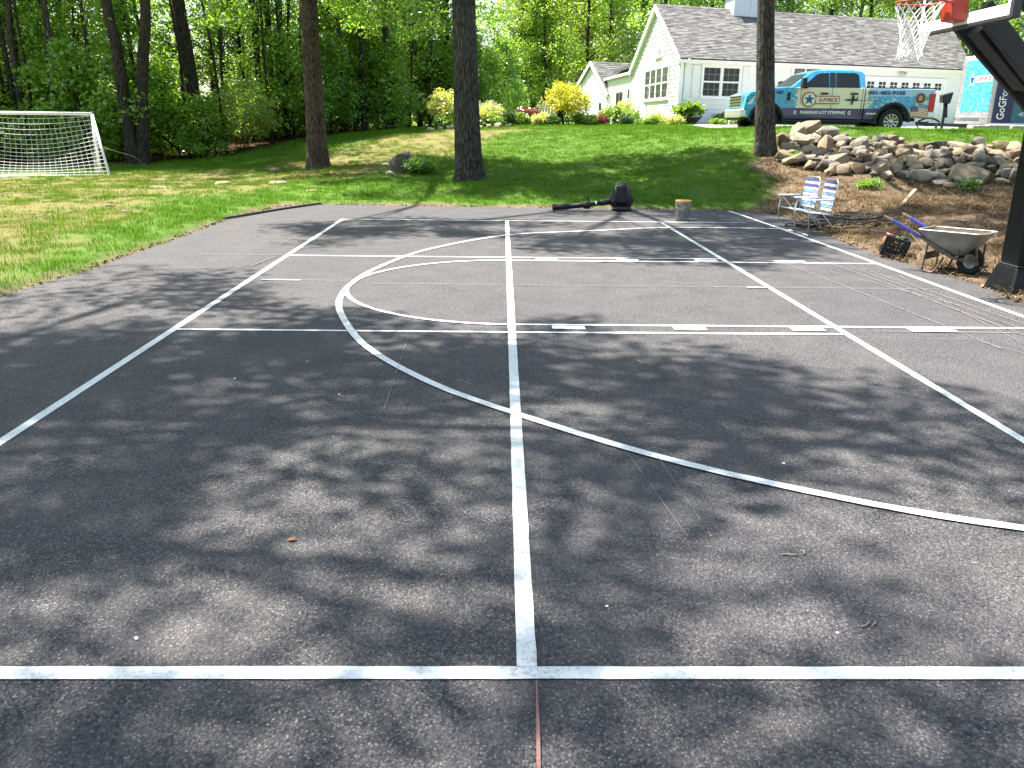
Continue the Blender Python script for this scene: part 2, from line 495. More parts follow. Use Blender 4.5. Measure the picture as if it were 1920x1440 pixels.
strip("kitchen_line", [(-3.07,2.14),(0,2.11),(2.95,2.12)], .048, z=.0055)
strip("kitchen_line", [(-3.02,-2.10),(0,-2.13),(3.0,-2.125)], .052, z=.0055)
strip("center_line", [(0,6.56),(0,3),(0,0),(0,-3),(0,-6.82)], .07, z=.007)
strip("lane_line", [(0,1.855),(2.5,1.84),(5.03,1.80)], .05, z=.0055)
strip("lane_line", [(0,-1.835),(2.5,-1.845),(5.06,-1.86)], .052, z=.0055)
strip("end_line", [(4.83,8.75),(4.88,7.9),(4.95,5.74),(5.02,1.72),(5.07,-1.4),(5.1,-9)], .066, z=.007)
strip("free_throw_arc", [(1.83*math.cos(a)+.0, 1.845*math.sin(a)) for a in np.linspace(math.pi/2, 1.5*math.pi, 60)], .05, z=.0085)
tp = [(5.0,5.58),(4.34,5.66),(2.78,5.6),(1.45,5.1),(.0,4.44),(-1.15,2.82),(-1.66,1.25),(-1.82,.1),(-1.78,-.85),(-1.58,-1.68),(-1.2,-2.68),(-.62,-3.6),(0,-4.27),(.83,-5.0),(1.67,-5.52),(2.36,-5.81),(3.3,-6.05),(4.3,-6.15),(5.08,-6.2)]
strip("three_point_arc", [(q.x, q.y) for q in catmull([(a, b, 0) for a, b in tp], 8)], .066, z=.010)
for s, cy in ((1, 1.93), (-1, -1.945)):
    for x, w in ((.52,.30),(1.63,.30),(2.71,.30),(3.86,.42)):
        strip("lane_block", [(x-w/2, cy+.01*s),(x+w/2, cy+.01*s)], .125, z=.0085, rough=.004)
# snapped chalk lines and scuffs on the playing side
for pts, w, m in [([(.03,-6.9),(.02,-7.3),(.035,-8.2)], .009, M_CHALKR),
    ([(-4.3,2.16),(-3.1,2.14)], 0.0136, M_CHALKW), ([(-2.9,.28),(-2.45,.275)], .04, M_PAINT), ([(-2.45,.275),(-1.9,.27)], 0.0112, M_CHALKW), ([(-1.6,.1),(0,.08),(4.95,.0)], 0.0087, M_CHALKW), ([(2.72,.02),(3.0,.02)], .04, M_PAINT),
    ([(3.75,1.7),(3.95,-.4),(4.12,-2.6)], 0.0081, M_CHALK), ([(4.32,2.3),(4.46,.6),(4.62,-2.3)], 0.0088, M_CHALK), ([(4.5,1.9),(4.62,.2),(4.75,-2.2)], 0.0064, M_CHALK),
    ([(4.62,1.4),(4.78,-.2),(4.92,-2.5)], 0.0081, M_CHALK), ([(4.1,1.2),(4.7,-.9)], 0.0074, M_CHALKW), ([(4.9,1.0),(4.55,-1.2),(4.4,-2.6)], 0.0048, M_CHALK), ([(3.3,-2.02),(4.6,-2.05)], 0.0087, M_CHALKW),
    ([(3.05,-2.25),(4.0,-2.3)], 0.0040, M_CHALK), ([(.62,-4.9),(.75,-5.9)], 0.0022, M_CHALKW), ([(.78,-4.9),(.86,-5.9)], 0.0022, M_CHALKW), ([(-.9,-2.4),(-.85,-4.2)], 0.0022, M_CHALKW), ([(-3.3,5.9),(-3.45,3.2)], 0.0081, M_CHALK), ([(-3.2,2.0),(-3.3,1.2)], 0.0121, M_CHALK), ([(4.0,-2.2),(4.45,-3.3)], 0.0048, M_CHALK)]:
    strip("chalk_line", pts, w, m, z=.0118, rough=.0016)

# ------------------------------------------------------------------ driveway on the plateau
dm = MB(); dg = 0
xs = np.arange(6.5, 41, .5); ys = np.arange(18, 37, .5)
DXg, DYg = np.meshgrid(xs, ys)
DZ = terrain_z(DXg, DYg)+.03
ins = poly_sd(DRIVE, DXg, DYg).reshape(DXg.shape)
dv = np.c_[DXg.ravel(), DYg.ravel(), DZ.ravel()]
di = np.arange(DXg.size).reshape(DXg.shape)
df = np.stack([di[:-1,:-1], di[:-1,1:], di[1:,1:], di[1:,:-1]], -1).reshape(-1, 4)
keep = (ins.ravel()[df] < .25).all(1)
M_DRIVE = simple("driveway_concrete", (.36,.345,.32), .9, var=.15, vscale=2, bump=.3, bscale=40)
drv = link(bpy.data.objects.new("driveway", np_mesh("driveway", dv, df[keep], M_DRIVE))); tag(drv, kind="structure")
# ------------------------------------------------------------------ house
HE = Vector((7.9, 29.92, 0)); HU = Vector((math.cos(.339), math.sin(.339), 0)); HV = Vector((-math.sin(.069), math.cos(.069), 0))
NF = Vector((HU.y, -HU.x, 0)); NG = Vector((-HV.y, HV.x, 0))
HW, HL, HH, EAVE, GB = 9.68, 16.78, 2.62, 4.69, 1.60
def hp(u, v, z, out=0, n=None):
    q = HE + HU*u + HV*v + Vector((0, 0, z))
    return q + (n*out if n is not None else Vector((0,0,0)))

def siding_mat():
    t = NT("white_vinyl_siding"); p = t.pos()
    c = t.mix(t.noise(p, .9, 5), (.76,.77,.75), (.84,.84,.82))
    g = t.n("ShaderNodeSeparateXYZ"); t.l(p, g.inputs[0])
    grime = t.math('MULTIPLY', t.ramp(g.outputs[2], [(0, 0), (1, 1)]), 1)
    c = t.mix(t.math('MULTIPLY', t.noise(t.scale(p, (1.5,1.5,.25)), 3, 5), .14), c, (.55,.55,.48))
    t.principled(c, .55, 0, t.bump(t.noise(t.scale(p, (2,2,30)), 8, 3), .1, .01), .4)
    return t.mat
M_SIDE = siding_mat()
M_TRIM = simple("white_trim_paint", (.82,.82,.80), .5, var=.04, vscale=3)
M_SHUT = simple("shutter_white", (.74,.76,.73), .5, var=.05)
M_MUNT = simple("muntin_grey", (.30,.31,.31), .5, var=.05)
def glass_mat(name, tint=(.014,.018,.019)):
    t = NT(name); p = t.obj()
    c = t.mix(t.noise(p, 1.6, 3), tint, tuple(k*2.4 for k in tint))
    t.principled(c, .12, 0, t.bump(t.noise(p, 1.2, 2), .04, .05), .3)
    return t.mat
M_GLASS = glass_mat("window_glass")
def shingle_mat():
    t = NT("roof_shingle"); p = t.pos()
    r = t.island()
    c = t.ramp(r, [(0, (.055,.053,.050)), (.3, (.105,.102,.098)), (.7, (.155,.151,.145)), (1, (.215,.21,.20))])
    c = t.mix(t.math('MULTIPLY', t.noise(p, 1.1, 4), .35), c, (.105,.102,.098))
    c = t.mix(t.ramp(t.noise(p, 45, 4, .7), [(.3, 0), (.8, .5)]), c, (.12,.115,.12))
    t.principled(c, .95, 0, t.bump(t.noise(p, 70, 4), .5, .01), .2)
    return t.mat
M_SHING = shingle_mat()
M_UNDER = simple("roof_underlay", (.12,.115,.115), .95)
M_SOFFIT = simple("white_soffit", (.80,.80,.76), .6, var=.04)
M_GUTTER = simple("white_gutter_metal", (.72,.73,.71), .4, var=.06)
M_BRICK = simple("reddish_brick", (.33,.17,.12), .9, var=.25, vscale=14, bump=.4)
M_DARKDOOR = simple("dark_door_paint", (.06,.055,.055), .35)

house = thing("white_house", "long white clapboard house with grey shingle roof behind the wrapped pickup", "house", hp(0, 0, GB))
def P2(o):  # keep world placement under the house empty
    o.matrix_parent_inverse = house.matrix_world.inverted() if False else Matrix.Translation(-house.location); return o
def hb(mb, name, mats, **k): return P2(mb.build(name, mats, house, **k))

def siding(mb, f, a0, a1, z0, z1, n, course=.19, lap=.03):
    """lapped boards on the plane f(a, z); a0/a1 may be functions of z"""
    z = z0; k = 0
    A0 = a0 if callable(a0) else (lambda q: a0); A1 = a1 if callable(a1) else (lambda q: a1)
    while z < z1-.01:
        zt = min(z+course, z1)
        l0, r0, l1, r1 = A0(z), A1(z), A0(zt), A1(zt)
        if r0-l0 > .02:
            B = [f(l0, z)+n*lap, f(r0, z)+n*lap, f(r1, zt)+n*.002, f(l1, zt)+n*.002, f(l0, z)-n*.01, f(r0, z)-n*.01]
            mb.add(B, [(0,1,2,3), (4,5,1,0)])
        z = zt; k += 1
front = lambda a, z: hp(a, 0, z)
gable = lambda a, z: hp(0, a, z)
def gz_lim(z):
    return max(0, (z-EAVE)/HH)*HW/2
# solid core so light does not leak
core = MB()
b0 = [hp(.03,.05,GB), hp(HL-.03,.05,GB), hp(HL-.03,HW-.05,GB), hp(.03,HW-.05,GB)]
b1 = [hp(.03,.05,EAVE), hp(HL-.03,.05,EAVE), hp(HL-.03,HW-.05,EAVE), hp(.03,HW-.05,EAVE)]
core.hexa(b0+b1)
for u in (.03, HL-.03):
    core.add([hp(u,.05,EAVE), hp(u,HW-.05,EAVE), hp(u,HW/2,EAVE+HH-.05)], [(0,1,2)])
hb(core, "wall", M_SIDE)
sd = MB(); siding(sd, front, 0.0, HL, GB+.12, EAVE-.02, NF)
o = hb(sd, "front_siding", M_SIDE, fix=False); tag(o, kind="stuff")
sd = MB(); siding(sd, gable, lambda z: gz_lim(z), lambda z: HW-gz_lim(z), GB+.12, EAVE+HH-.12, NG)
o = hb(sd, "gable_siding", M_SIDE, fix=False); tag(o, kind="stuff")
fd = MB(); fd.hexa([hp(-.02,0,GB-.3,.03,NF), hp(HL,0,GB-.3,.03,NF), hp(HL,.1,GB-.3), hp(-.02,.1,GB-.3), hp(-.02,0,GB+.12,.03,NF), hp(HL,0,GB+.12,.03,NF), hp(HL,.1,GB+.12), hp(-.02,.1,GB+.12)])
fd.hexa([hp(0,-.02,GB-.3,.03,NG), hp(0,HW,GB-.3,.03,NG), hp(.1,HW,GB-.3), hp(.1,0,GB-.3), hp(0,-.02,GB+.12,.03,NG), hp(0,HW,GB+.12,.03,NG), hp(.1,HW,GB+.12), hp(.1,0,GB+.12)])
hb(fd, "foundation", simple("foundation_concrete", (.42,.41,.39), .9, bump=.3))
cb = MB()
cb.hexa([hp(-.03,-.03,GB,.03,NF), hp(.14,0,GB,.05,NF), hp(.14,.05,GB), hp(0,.05,GB), hp(-.03,-.03,EAVE,.03,NF), hp(.14,0,EAVE,.05,NF), hp(.14,.05,EAVE), hp(0,.05,EAVE)])
cb.hexa([hp(0,.0,GB,.05,NG), hp(0,.16,GB,.05,NG), hp(.05,.16,GB), hp(.05,0,GB), hp(0,0,EAVE,.05,NG), hp(0,.16,EAVE,.05,NG), hp(.05,.16,EAVE), hp(.05,0,EAVE)])
hb(cb, "corner_board", M_TRIM)
cb = MB(); cb.hexa([hp(0,HW-.16,GB,.05,NG), hp(0,HW,GB,.05,NG), hp(.05,HW,GB), hp(.05,HW-.16,GB), hp(0,HW-.16,EAVE,.05,NG), hp(0,HW,EAVE,.05,NG), hp(.05,HW,EAVE), hp(.05,HW-.16,EAVE)])
hb(cb, "corner_board", M_TRIM)
cb = MB(); cb.hexa([hp(HL-.14,0,GB,.05,NF), hp(HL,0,GB,.05,NF), hp(HL,.05,GB), hp(HL-.14,.05,GB), hp(HL-.14,0,EAVE,.05,NF), hp(HL,0,EAVE,.05,NF), hp(HL,.05,EAVE), hp(HL-.14,.05,EAVE)])
hb(cb, "corner_board", M_TRIM)

def roof_slope(name, f, tmax, a0, a1, course=.165, tab=.34, nrm=None, thick=.022, bits=True):
    """f(a, t): point on the slope, t from eave 0 to ridge tmax (metres along the slope); a0/a1 functions of t"""
    A0 = a0 if callable(a0) else (lambda t: a0); A1 = a1 if callable(a1) else (lambda t: a1)
    mb = MB(); t = 0; row = 0
    while t < tmax-.02:
        te = min(t+course*1.04, tmax)
        a = A0(t) - random.uniform(0, tab)*0 ; first = True
        while a < A1(t)-.01:
            w = random.uniform(.55, 1.35)*tab
            if first: w *= random.uniform(.3, 1); first = False
            b = min(a+w, A1(t))
            sh0 = A0(te)-A0(t)
            h = thick*random.uniform(.6, 1.3)
            lo = random.uniform(-.012, .012)
            mb.add([f(a, t+lo)+nrm*h, f(b-.006, t+lo)+nrm*h, f(min(b-.006, A1(te)), te)+nrm*.004, f(max(a, A0(te)), te)+nrm*.004, f(a, t+lo), f(b-.006, t+lo)],
                   [(0,1,2,3), (4,5,1,0)])
            a = b
        t += course; row += 1
    return mb
OV = .38
slope_len = math.hypot(HW/2, HH)
sv = (HV*(HW/2)+Vector((0,0,HH))).normalized()
rn = HU.cross(sv).normalized(); rn = rn if rn.z > 0 else -rn
def fr(a, t): return hp(a, 0, EAVE+.10) + sv*(t-OV)
LR0, LR1 = -.17, HL+.42
RT = slope_len+OV
ridge_ext = 1.75
roof = MB()
e0, e1 = fr(LR0, 0), fr(LR1, 0); r0, r1 = fr(LR0, RT), fr(LR1+ridge_ext, RT)
sb = (-HV*(HW/2)+Vector((0,0,HH))).normalized()
bk0, bk1 = r0 - sb*RT, r1 - sb*RT
up = Vector((0,0,-.16))
roof.add([e0, e1, r1, r0, bk0, bk1], [(0,1,2,3), (3,2,5,4)])
roof.add([e0+up, e1+up, r1+up, r0+up, bk0+up, bk1+up], [(0,3,2,1), (3,4,5,2)])
ro = hb(roof, "roof", [M_UNDER], fix=False)
sh = roof_slope("shingles", fr, RT, lambda t: LR0, lambda t: LR1+ridge_ext*t/RT, nrm=rn)
o = sh.build("shingle_courses", M_SHING, ro, fix=False); tag(o, kind="stuff")
rc = MB(); q0, q1 = fr(LR0-.02, RT), fr(LR1+ridge_ext, RT)
nseg = 58
for i in range(nseg):
    a, b = q0.lerp(q1, i/nseg), q0.lerp(q1, (i+.97)/nseg)
    hgt = Vector((0,0,.035+.01*(i % 2)))
    rc.add([a+hgt, b+hgt, b-sv*.16+rn*.028, a-sv*.16+rn*.028, b-sb*.16+Vector((0,0,.0)), a-sb*.16], [(0,1,2,3), (1,0,5,4)])
rc.build("ridge_cap", M_SHING, ro, fix=False)
# rake boards, fascia, soffit, gutter
rk = MB()
for (a, b, s) in ((e0, r0, 1), (bk0, r0, 1)):
    d = -HU*.035; dn = Vector((0,0,-.24))
    rk.hexa([a+d+dn, a+HU*.02+dn, b+HU*.02+dn, b+d+dn, a+d+Vector((0,0,.02)), a+HU*.02+Vector((0,0,.02)), b+HU*.02+Vector((0,0,.02)), b+d+Vector((0,0,.02))])
hb(rk, "rake_board", M_TRIM)
rs = MB()
for (a, b, s) in ((e0, r0, 1), (bk0, r0, 1)):
    dn = Vector((0,0,-.20))
    rs.add([a+dn, b+dn, b+dn+HU*.17, a+dn+HU*.17], [(0,1,2,3)])
hb(rs, "rake_soffit", M_SOFFIT)
sf = MB(); d = Vector((0,0,-.16))
sf.hexa([e0+d+Vector((0,0,-.03)), e1+d+Vector((0,0,-.03)), hp(LR1,0,(e0+d).z-.03), hp(LR0,0,(e0+d).z-.03), e0+d, e1+d, hp(LR1,0,(e0+d).z), hp(LR0,0,(e0+d).z)])
hb(sf, "eave_soffit", M_SOFFIT)
gu = MB()
g0, g1 = e0+NF*.0+Vector((0,0,-.14)), e1+Vector((0,0,-.14))
gu.hexa([g0+Vector((0,0,-.06))+NF*.03, g1+Vector((0,0,-.06))+NF*.03, g1+Vector((0,0,-.06))-NF*.05, g0+Vector((0,0,-.06))-NF*.05, g0+NF*.10+Vector((0,0,.08)), g1+NF*.10+Vector((0,0,.08)), g1-NF*.05+Vector((0,0,.08)), g0-NF*.05+Vector((0,0,.08))])
hb(gu, "gutter", M_GUTTER)
dsp = MB(); x = .22
dsp.tube([hp(x,0,EAVE-.12,.36,NF), hp(x,0,EAVE-.18,.30,NF), hp(x,0,EAVE-.34,.06,NF), hp(x,0,EAVE-.6,.05,NF), hp(x,0,GB+.25,.05,NF), hp(x,0,GB+.12,.2,NF)], .045, 6)
hb(dsp, "downspout", M_GUTTER)
frieze = MB(); frieze.hexa([hp(0,0,EAVE-.30,.035,NF), hp(HL,0,EAVE-.30,.035,NF), hp(HL,.02,EAVE-.30), hp(0,.02,EAVE-.30), hp(0,0,EAVE-.04,.035,NF), hp(HL,0,EAVE-.04,.035,NF), hp(HL,.02,EAVE-.04), hp(0,.02,EAVE-.04)])
hb(frieze, "frieze_board", M_TRIM)

def slab(mb, f, n, a0, a1, z0, z1, o0, o1):
    o1 += .032
    mb.hexa([f(a0,z0)+n*o1, f(a1,z0)+n*o1, f(a1,z0)+n*o0, f(a0,z0)+n*o0, f(a0,z1)+n*o1, f(a1,z1)+n*o1, f(a1,z1)+n*o0, f(a0,z1)+n*o0])
def window(f, n, a0, a1, z0, z1, sashes, cols, rows, cas=.10, name="window", grid=True, parent=None):
    """frame > sash (> pane, muntins): double-hung sashes side by side"""
    par = parent or house
    m = MB()
    slab(m, f, n, a0-cas, a1+cas, z1, z1+cas+.02, 0, .055); slab(m, f, n, a0-cas-.03, a1+cas+.03, z0-cas, z0, 0, .075)
    slab(m, f, n, a0-cas, a0, z0, z1, 0, .05); slab(m, f, n, a1, a1+cas, z0, z1, 0, .05)
    w = (a1-a0)/sashes
    for i in range(1, sashes): slab(m, f, n, a0+i*w-.05, a0+i*w+.05, z0, z1, 0, .052)
    wo_ = P2(m.build(name, M_TRIM, par))
    for i in range(sashes):
        l, r_ = a0+i*w+(.05 if i else 0), a0+(i+1)*w-(.05 if i < sashes-1 else 0)
        for half in (0, 1):
            b, tp_ = (z0, (z0+z1)/2) if half == 0 else ((z0+z1)/2, z1)
            off = .022 if half == 0 else .03
            g = MB(); slab(g, f, n, l, r_, b, tp_, .0, off-.006)
            pn = g.build("pane", M_GLASS, wo_)
            s = MB(); e = .035
            slab(s, f, n, l, r_, b, b+e, .0, off+.012); slab(s, f, n, l, r_, tp_-e, tp_, .0, off+.012)
            slab(s, f, n, l, l+e, b+e, tp_-e, .0, off+.011); slab(s, f, n, r_-e, r_, b+e, tp_-e, .0, off+.011)
            s.build("sash", M_TRIM, wo_)
            if grid:
                s = MB()
                for c in range(1, cols): slab(s, f, n, l+(r_-l)*c/cols-.006, l+(r_-l)*c/cols+.006, b+e, tp_-e, .0, off+.004)
                for c in range(1, rows): slab(s, f, n, l+e, r_-e, b+(tp_-b)*c/rows-.006, b+(tp_-b)*c/rows+.006, .0, off+.006)
                s.build("muntin", M_MUNT, wo_)
    return wo_
window(front, NF, 1.18, 3.14, 3.02, 4.30, 2, 3, 2)
for a in (.62, 3.30):
    m = MB(); slab(m, front, NF, a, a+.42, 2.95, 4.36, .0, .03)
    for z0 in (3.0, 3.68):
        slab(m, front, NF, a+.05, a+.37, z0+.04, z0+.06, .03, .036); slab(m, front, NF, a+.05, a+.37, z0+.6, z0+.62, .03, .036)
        slab(m, front, NF, a+.05, a+.07, z0+.06, z0+.6, .03, .036); slab(m, front, NF, a+.35, a+.37, z0+.06, z0+.6, .03, .036)
    hb(m, "shutter", M_SHUT)
window(gable, NG, 1.82, 6.45, 3.0, 4.40, 4, 2, 2)
# arched gable vent
m = MB()
arc = [(4.0+.58*math.cos(a), 4.97+.46*math.sin(a)) for a in np.linspace(0, math.pi, 14)]
pts = [gable(a, z)+NG*.05 for a, z in arc]; k = len(pts)
pts2 = [gable(4.0+(a-4.0)*.78, 4.97+.04+(z-4.97)*.74)+NG*.05 for a, z in arc]
for i in range(k-1): m.add([pts[i], pts[i+1], pts2[i+1], pts2[i]], [(0,1,2,3)])
slab(m, gable, NG, 3.35, 4.65, 4.90, 5.0, .0, .06)
va = hb(m, "gable_vent", M_TRIM)
m = MB(); m.add([q-NG*.025 for q in pts2]+[gable(4.45, 5.0)+NG*.025], [list(range(k))]); m.build("louvre", simple("vent_grey", (.22,.23,.25), .7), va)
m = MB()
for j in range(4): slab(m, gable, NG, 3.62+.03*j*j, 4.38-.03*j*j, 5.04+.09*j, 5.06+.09*j, .02, .045)
slab(m, gable, NG, 3.97, 4.03, 4.99, 5.34, .02, .05)
m.build("slat", M_TRIM, va)
# dark side door window behind the truck
m = MB(); slab(m, front, NF, 6.02, 8.3, GB+.15, 4.5, .0, .045); ed = hb(m, "entry_surround", M_TRIM)
m = MB(); slab(m, front, NF, 6.16, 8.16, GB+.2, 4.36, .03, .05); m.build("door", M_DARKDOOR, ed)
m = MB(); slab(m, front, NF, 6.22, 6.68, GB+1.2, 4.3, .045, .058); slab(m, front, NF, 6.9, 8.06, GB+1.1, 4.3, .045, .058); m.build("pane", glass_mat("door_glass", (.10,.085,.085)), ed)
m = MB(); slab(m, front, NF, 6.74, 6.82, GB+.2, 4.36, .05, .07); m.build("jamb", M_TRIM, ed)
# garage door with a row of four-light windows
m = MB(); slab(m, front, NF, 9.62, 15.6, GB+.0, 4.02, .0, .03)
slab(m, front, NF, 9.50, 9.68, GB, 4.10, .0, .06); slab(m, front, NF, 15.52, 15.70, GB, 4.10, .0, .06); slab(m, front, NF, 9.44, 15.76, 3.93, 4.13, .0, .065)
gd = hb(m, "garage_door", M_TRIM)
for r_ in range(4):
    for c in range(8):
        a = 9.72+c*.725; z = GB+.06+r_*.575
        if r_ == 3:
            m = MB()
            for ii in range(2):
                for jj in range(2):
                    slab(m, front, NF, a+.14+ii*.23, a+.34+ii*.23, z+.20+jj*.17, z+.345+jj*.17, .028, .034)
            m.build("pane", M_GLASS, gd)
        m = MB(); e = .05
        slab(m, front, NF, a+.03, a+.69, z+.02, z+.05, .03, .042); slab(m, front, NF, a+.03, a+.69, z+.53, z+.555, .03, .042)
        slab(m, front, NF, a+.03, a+.06, z+.05, z+.53, .03, .041); slab(m, front, NF, a+.66, a+.69, z+.05, z+.53, .03, .041)
        if r_ == 3:
            slab(m, front, NF, a+.345, a+.37, z+.18, z+.54, .03, .043); slab(m, front, NF, a+.11, a+.61, z+.35, z+.37, .03, .0435)
        m.build("panel", M_TRIM, gd)
# motion flood lamp
lm = MB(); base = front(12.68, 4.40)+NF*.05
lm.lathe([(0,0),(.07,0),(.07,.05),(0,.05)], 12, Matrix.Translation(base) @ NF.to_track_quat('Z','Y').to_matrix().to_4x4())
for s in (-1, 1):
    d = (NF*.8+HU*s*.5+Vector((0,0,-.45))).normalized()
    lm.lathe([(.0,.02),(.04,.03),(.085,.18),(.085,.20),(.0,.19)], 12, Matrix.Translation(base+HU*s*.04+Vector((0,0,-.02))) @ d.to_track_quat('Z','Y').to_matrix().to_4x4())
hb(lm, "flood_lamp", simple("lamp_shell", (.55,.55,.5), .4))
# cupola on the ridge
cu = MB(); cx = 4.85
cb_ = hp(cx, HW/2, 0); zt = EAVE+HH+.1
def cup(du, dv, z): return cb_ + HU*du + HV*dv + Vector((0,0,z))
s_ = .72
cu.hexa([cup(-s_,-s_,zt-.45), cup(s_,-s_,zt-.45), cup(s_,s_,zt-.45), cup(-s_,s_,zt-.45), cup(-s_,-s_,zt+.62), cup(s_,-s_,zt+.62), cup(s_,s_,zt+.62), cup(-s_,s_,zt+.62)])
cuo = hb(cu, "cupola", simple("pale_blue_grey_panel", (.52,.58,.66), .5, var=.08, vscale=2))
m = MB(); q = s_+.06
m.hexa([cup(-q,-q,zt+.62), cup(q,-q,zt+.62), cup(q,q,zt+.62), cup(-q,q,zt+.62), cup(-q,-q,zt+.72), cup(q,-q,zt+.72), cup(q,q,zt+.72), cup(-q,q,zt+.72)])
m.add([cup(-q-.1,-q-.1,zt+.72), cup(q+.1,-q-.1,zt+.72), cup(q+.1,q+.1,zt+.72), cup(-q-.1,q+.1,zt+.72), cup(0,0,zt+1.35)], [(0,1,4),(1,2,4),(2,3,4),(3,0,4),(3,2,1,0)])
m.build("cupola_roof", simple("dark_metal_roof", (.05,.05,.055), .5), cuo)
m = MB()
for du in (-.06, .32): m.hexa([cup(du,-s_-.02,zt-.4), cup(du+.04,-s_-.02,zt-.4), cup(du+.04,-s_,zt-.4), cup(du,-s_,zt-.4), cup(du,-s_-.02,zt+.6), cup(du+.04,-s_-.02,zt+.6), cup(du+.04,-s_,zt+.6), cup(du,-s_,zt+.6)])
m.build("batten", M_GUTTER, cuo)

# low wing continuing back from the gable wall
WV0, WV1 = HW+.02, HW+8.2
wingw = lambda a, z: hp(.05, a, z)
m = MB(); m.hexa([hp(.08,WV0,GB), hp(5,WV0,GB), hp(5,WV1,GB), hp(.08,WV1,GB), hp(.08,WV0,EAVE-.1), hp(5,WV0,EAVE-.1), hp(5,WV1,EAVE-.1), hp(.08,WV1,EAVE-.1)])
hb(m, "wing_wall", M_SIDE)
m = MB(); siding(m, wingw, WV0, WV1, GB+.1, EAVE-.12, NG); o = hb(m, "wing_siding", M_SIDE, fix=False); tag(o, kind="stuff")
wsv = (HU*4.4+Vector((0,0,2.3))).normalized(); wrn = wsv.cross(HV).normalized(); wrn = wrn if wrn.z > 0 else -wrn
def fw(a, t): return hp(.05, a, EAVE-.02) + wsv*(t-.14)
WT = 5.2
m = MB(); dn = Vector((0,0,-.14))
A_, B_, C_, D_ = fw(WV0-.1, 0), fw(WV1+.3, 0), fw(WV1+.3, WT), fw(WV0-.1, WT)
m.add([A_, B_, C_, D_, A_+dn, B_+dn, C_+dn, D_+dn], [(0,3,2,1),(4,5,6,7),(0,1,5,4),(1,2,6,5)])
wr = hb(m, "wing_roof", M_UNDER)
o = roof_slope("s", fw, WT, WV0-.1, WV1+.3, nrm=wrn).build("shingle_courses", M_SHING, wr, fix=False); tag(o, kind="stuff")
m = MB(); m.hexa([A_+dn-HU*.1, B_+dn-HU*.1, B_+dn+HU*.02, A_+dn+HU*.02, A_-HU*.1, B_-HU*.1, B_+HU*.0, A_+HU*.0]); hb(m, "wing_gutter", M_GUTTER)
for a in (WV0+.1, WV1-.1):
    m = MB(); m.tube([wingw(a, EAVE-.2)+NG*.12, wingw(a, EAVE-.5)+NG*.07, wingw(a, GB+.2)+NG*.07], .045, 6)
    hb(m, "wing_downspout", M_GUTTER)
m = MB(); s0, s1 = fw(WV0+.3, .12)+wrn*.14, fw(WV1-2.6, .12)+wrn*.14
m.hexa([s0, s1, s1+wsv*.62, s0+wsv*.62, s0+wrn*.06, s1+wrn*.06, s1+wsv*.62+wrn*.06, s0+wsv*.62+wrn*.06])
hb(m, "roof_strip", simple("dark_strip", (.02,.02,.025), .35))  # dark raised strip along the lower edge of the wing roof
window(wingw, NG, WV0+.55, WV0+1.15, 2.62, 3.7, 1, 1, 1, cas=.08, name="wing_window", grid=False)
window(wingw, NG, WV0+6.0, WV0+6.5, 2.3, 3.55, 1, 1, 1, cas=.08, name="wing_window", grid=False)
m = MB(); slab(m, wingw, NG, WV0+2.2, WV0+4.4, GB+.1, 3.75, .0, .06); fo_ = hb(m, "french_door_frame", M_TRIM)
for k in range(2):
    m = MB(); slab(m, wingw, NG, WV0+2.32+k*1.03, WV0+3.25+k*1.03, GB+.15, 3.62, .02, .075); m.build("door", M_DARKDOOR, fo_)
    m = MB(); slab(m, wingw, NG, WV0+2.42+k*1.03, WV0+3.15+k*1.03, GB+.4, 3.52, .05, .082); m.build("pane", M_GLASS, fo_)
# far gabled wing
fa = Vector((5.86, 48.9, 5.62)); fu = HU
fl, frr = Vector((5.1, 51.6, 3.95)), Vector((6.72, 46.6, 3.62))
fl.z = 4.05
def ex(p, k): return p + fu*k
m = MB()
lo = 1.5
g = [frr, fa, fl]
m.add([Vector((frr.x, frr.y, lo)), Vector((fl.x, fl.y, lo)), fl, fa-Vector((0,0,.08)), frr, ], [(0,1,2,3,4)])
m.add([Vector((frr.x, frr.y, lo)), frr, ex(frr, 8), ex(Vector((frr.x, frr.y, lo)), 8)], [(0,1,2,3)])
m.add([Vector((fl.x, fl.y, lo)), fl, ex(fl, 8), ex(Vector((fl.x, fl.y, lo)), 8)], [(0,1,2,3)])
hb(m, "far_wing_wall", M_SIDE)
fdir = (frr-fa).normalized()
def ff(a, t): return fa - fu*.11 + fu*a + fdir*((fa-frr).length*1.06-t) + Vector((0,0,.1))
fnn = fu.cross(-fdir).normalized(); fnn = fnn if fnn.z > 0 else -fnn
m = MB(); L_ = (fa-frr).length*1.06
m.add([ff(0,0), ff(8,0), ff(8,L_), ff(0,L_), ff(0,L_)+(fl-fa)*1.06, ff(8,L_)+(fl-fa)*1.06], [(0,1,2,3),(3,2,5,4)])
m.add([p-Vector((0,0,.12)) for p in (ff(0,0), ff(8,0), ff(8,L_), ff(0,L_), ff(0,L_)+(fl-fa)*1.06, ff(8,L_)+(fl-fa)*1.06)], [(3,2,1,0),(4,5,2,3)])
fro = hb(m, "far_wing_roof", M_UNDER, fix=False)
o = roof_slope("s", ff, L_, 0, 8, nrm=fnn, course=.2, tab=.4).build("shingle_courses", M_SHING, fro, fix=False); tag(o, kind="stuff")
m = MB()
for a, b in ((ff(0,0), ff(0,L_)), (ff(0,L_)+(fl-fa)*1.06, ff(0,L_))):
    m.bar(a-fu*.03-Vector((0,0,.08)), b-fu*.03-Vector((0,0,.08)), .05, .24)
hb(m, "far_rake_board", M_TRIM)
gdir = Vector((fl.x-frr.x, fl.y-frr.y, 0)); gl = gdir.length; gdir.normalize(); gn = Vector((-gdir.y, gdir.x, 0)); gn = gn if gn.x < 0 else -gn
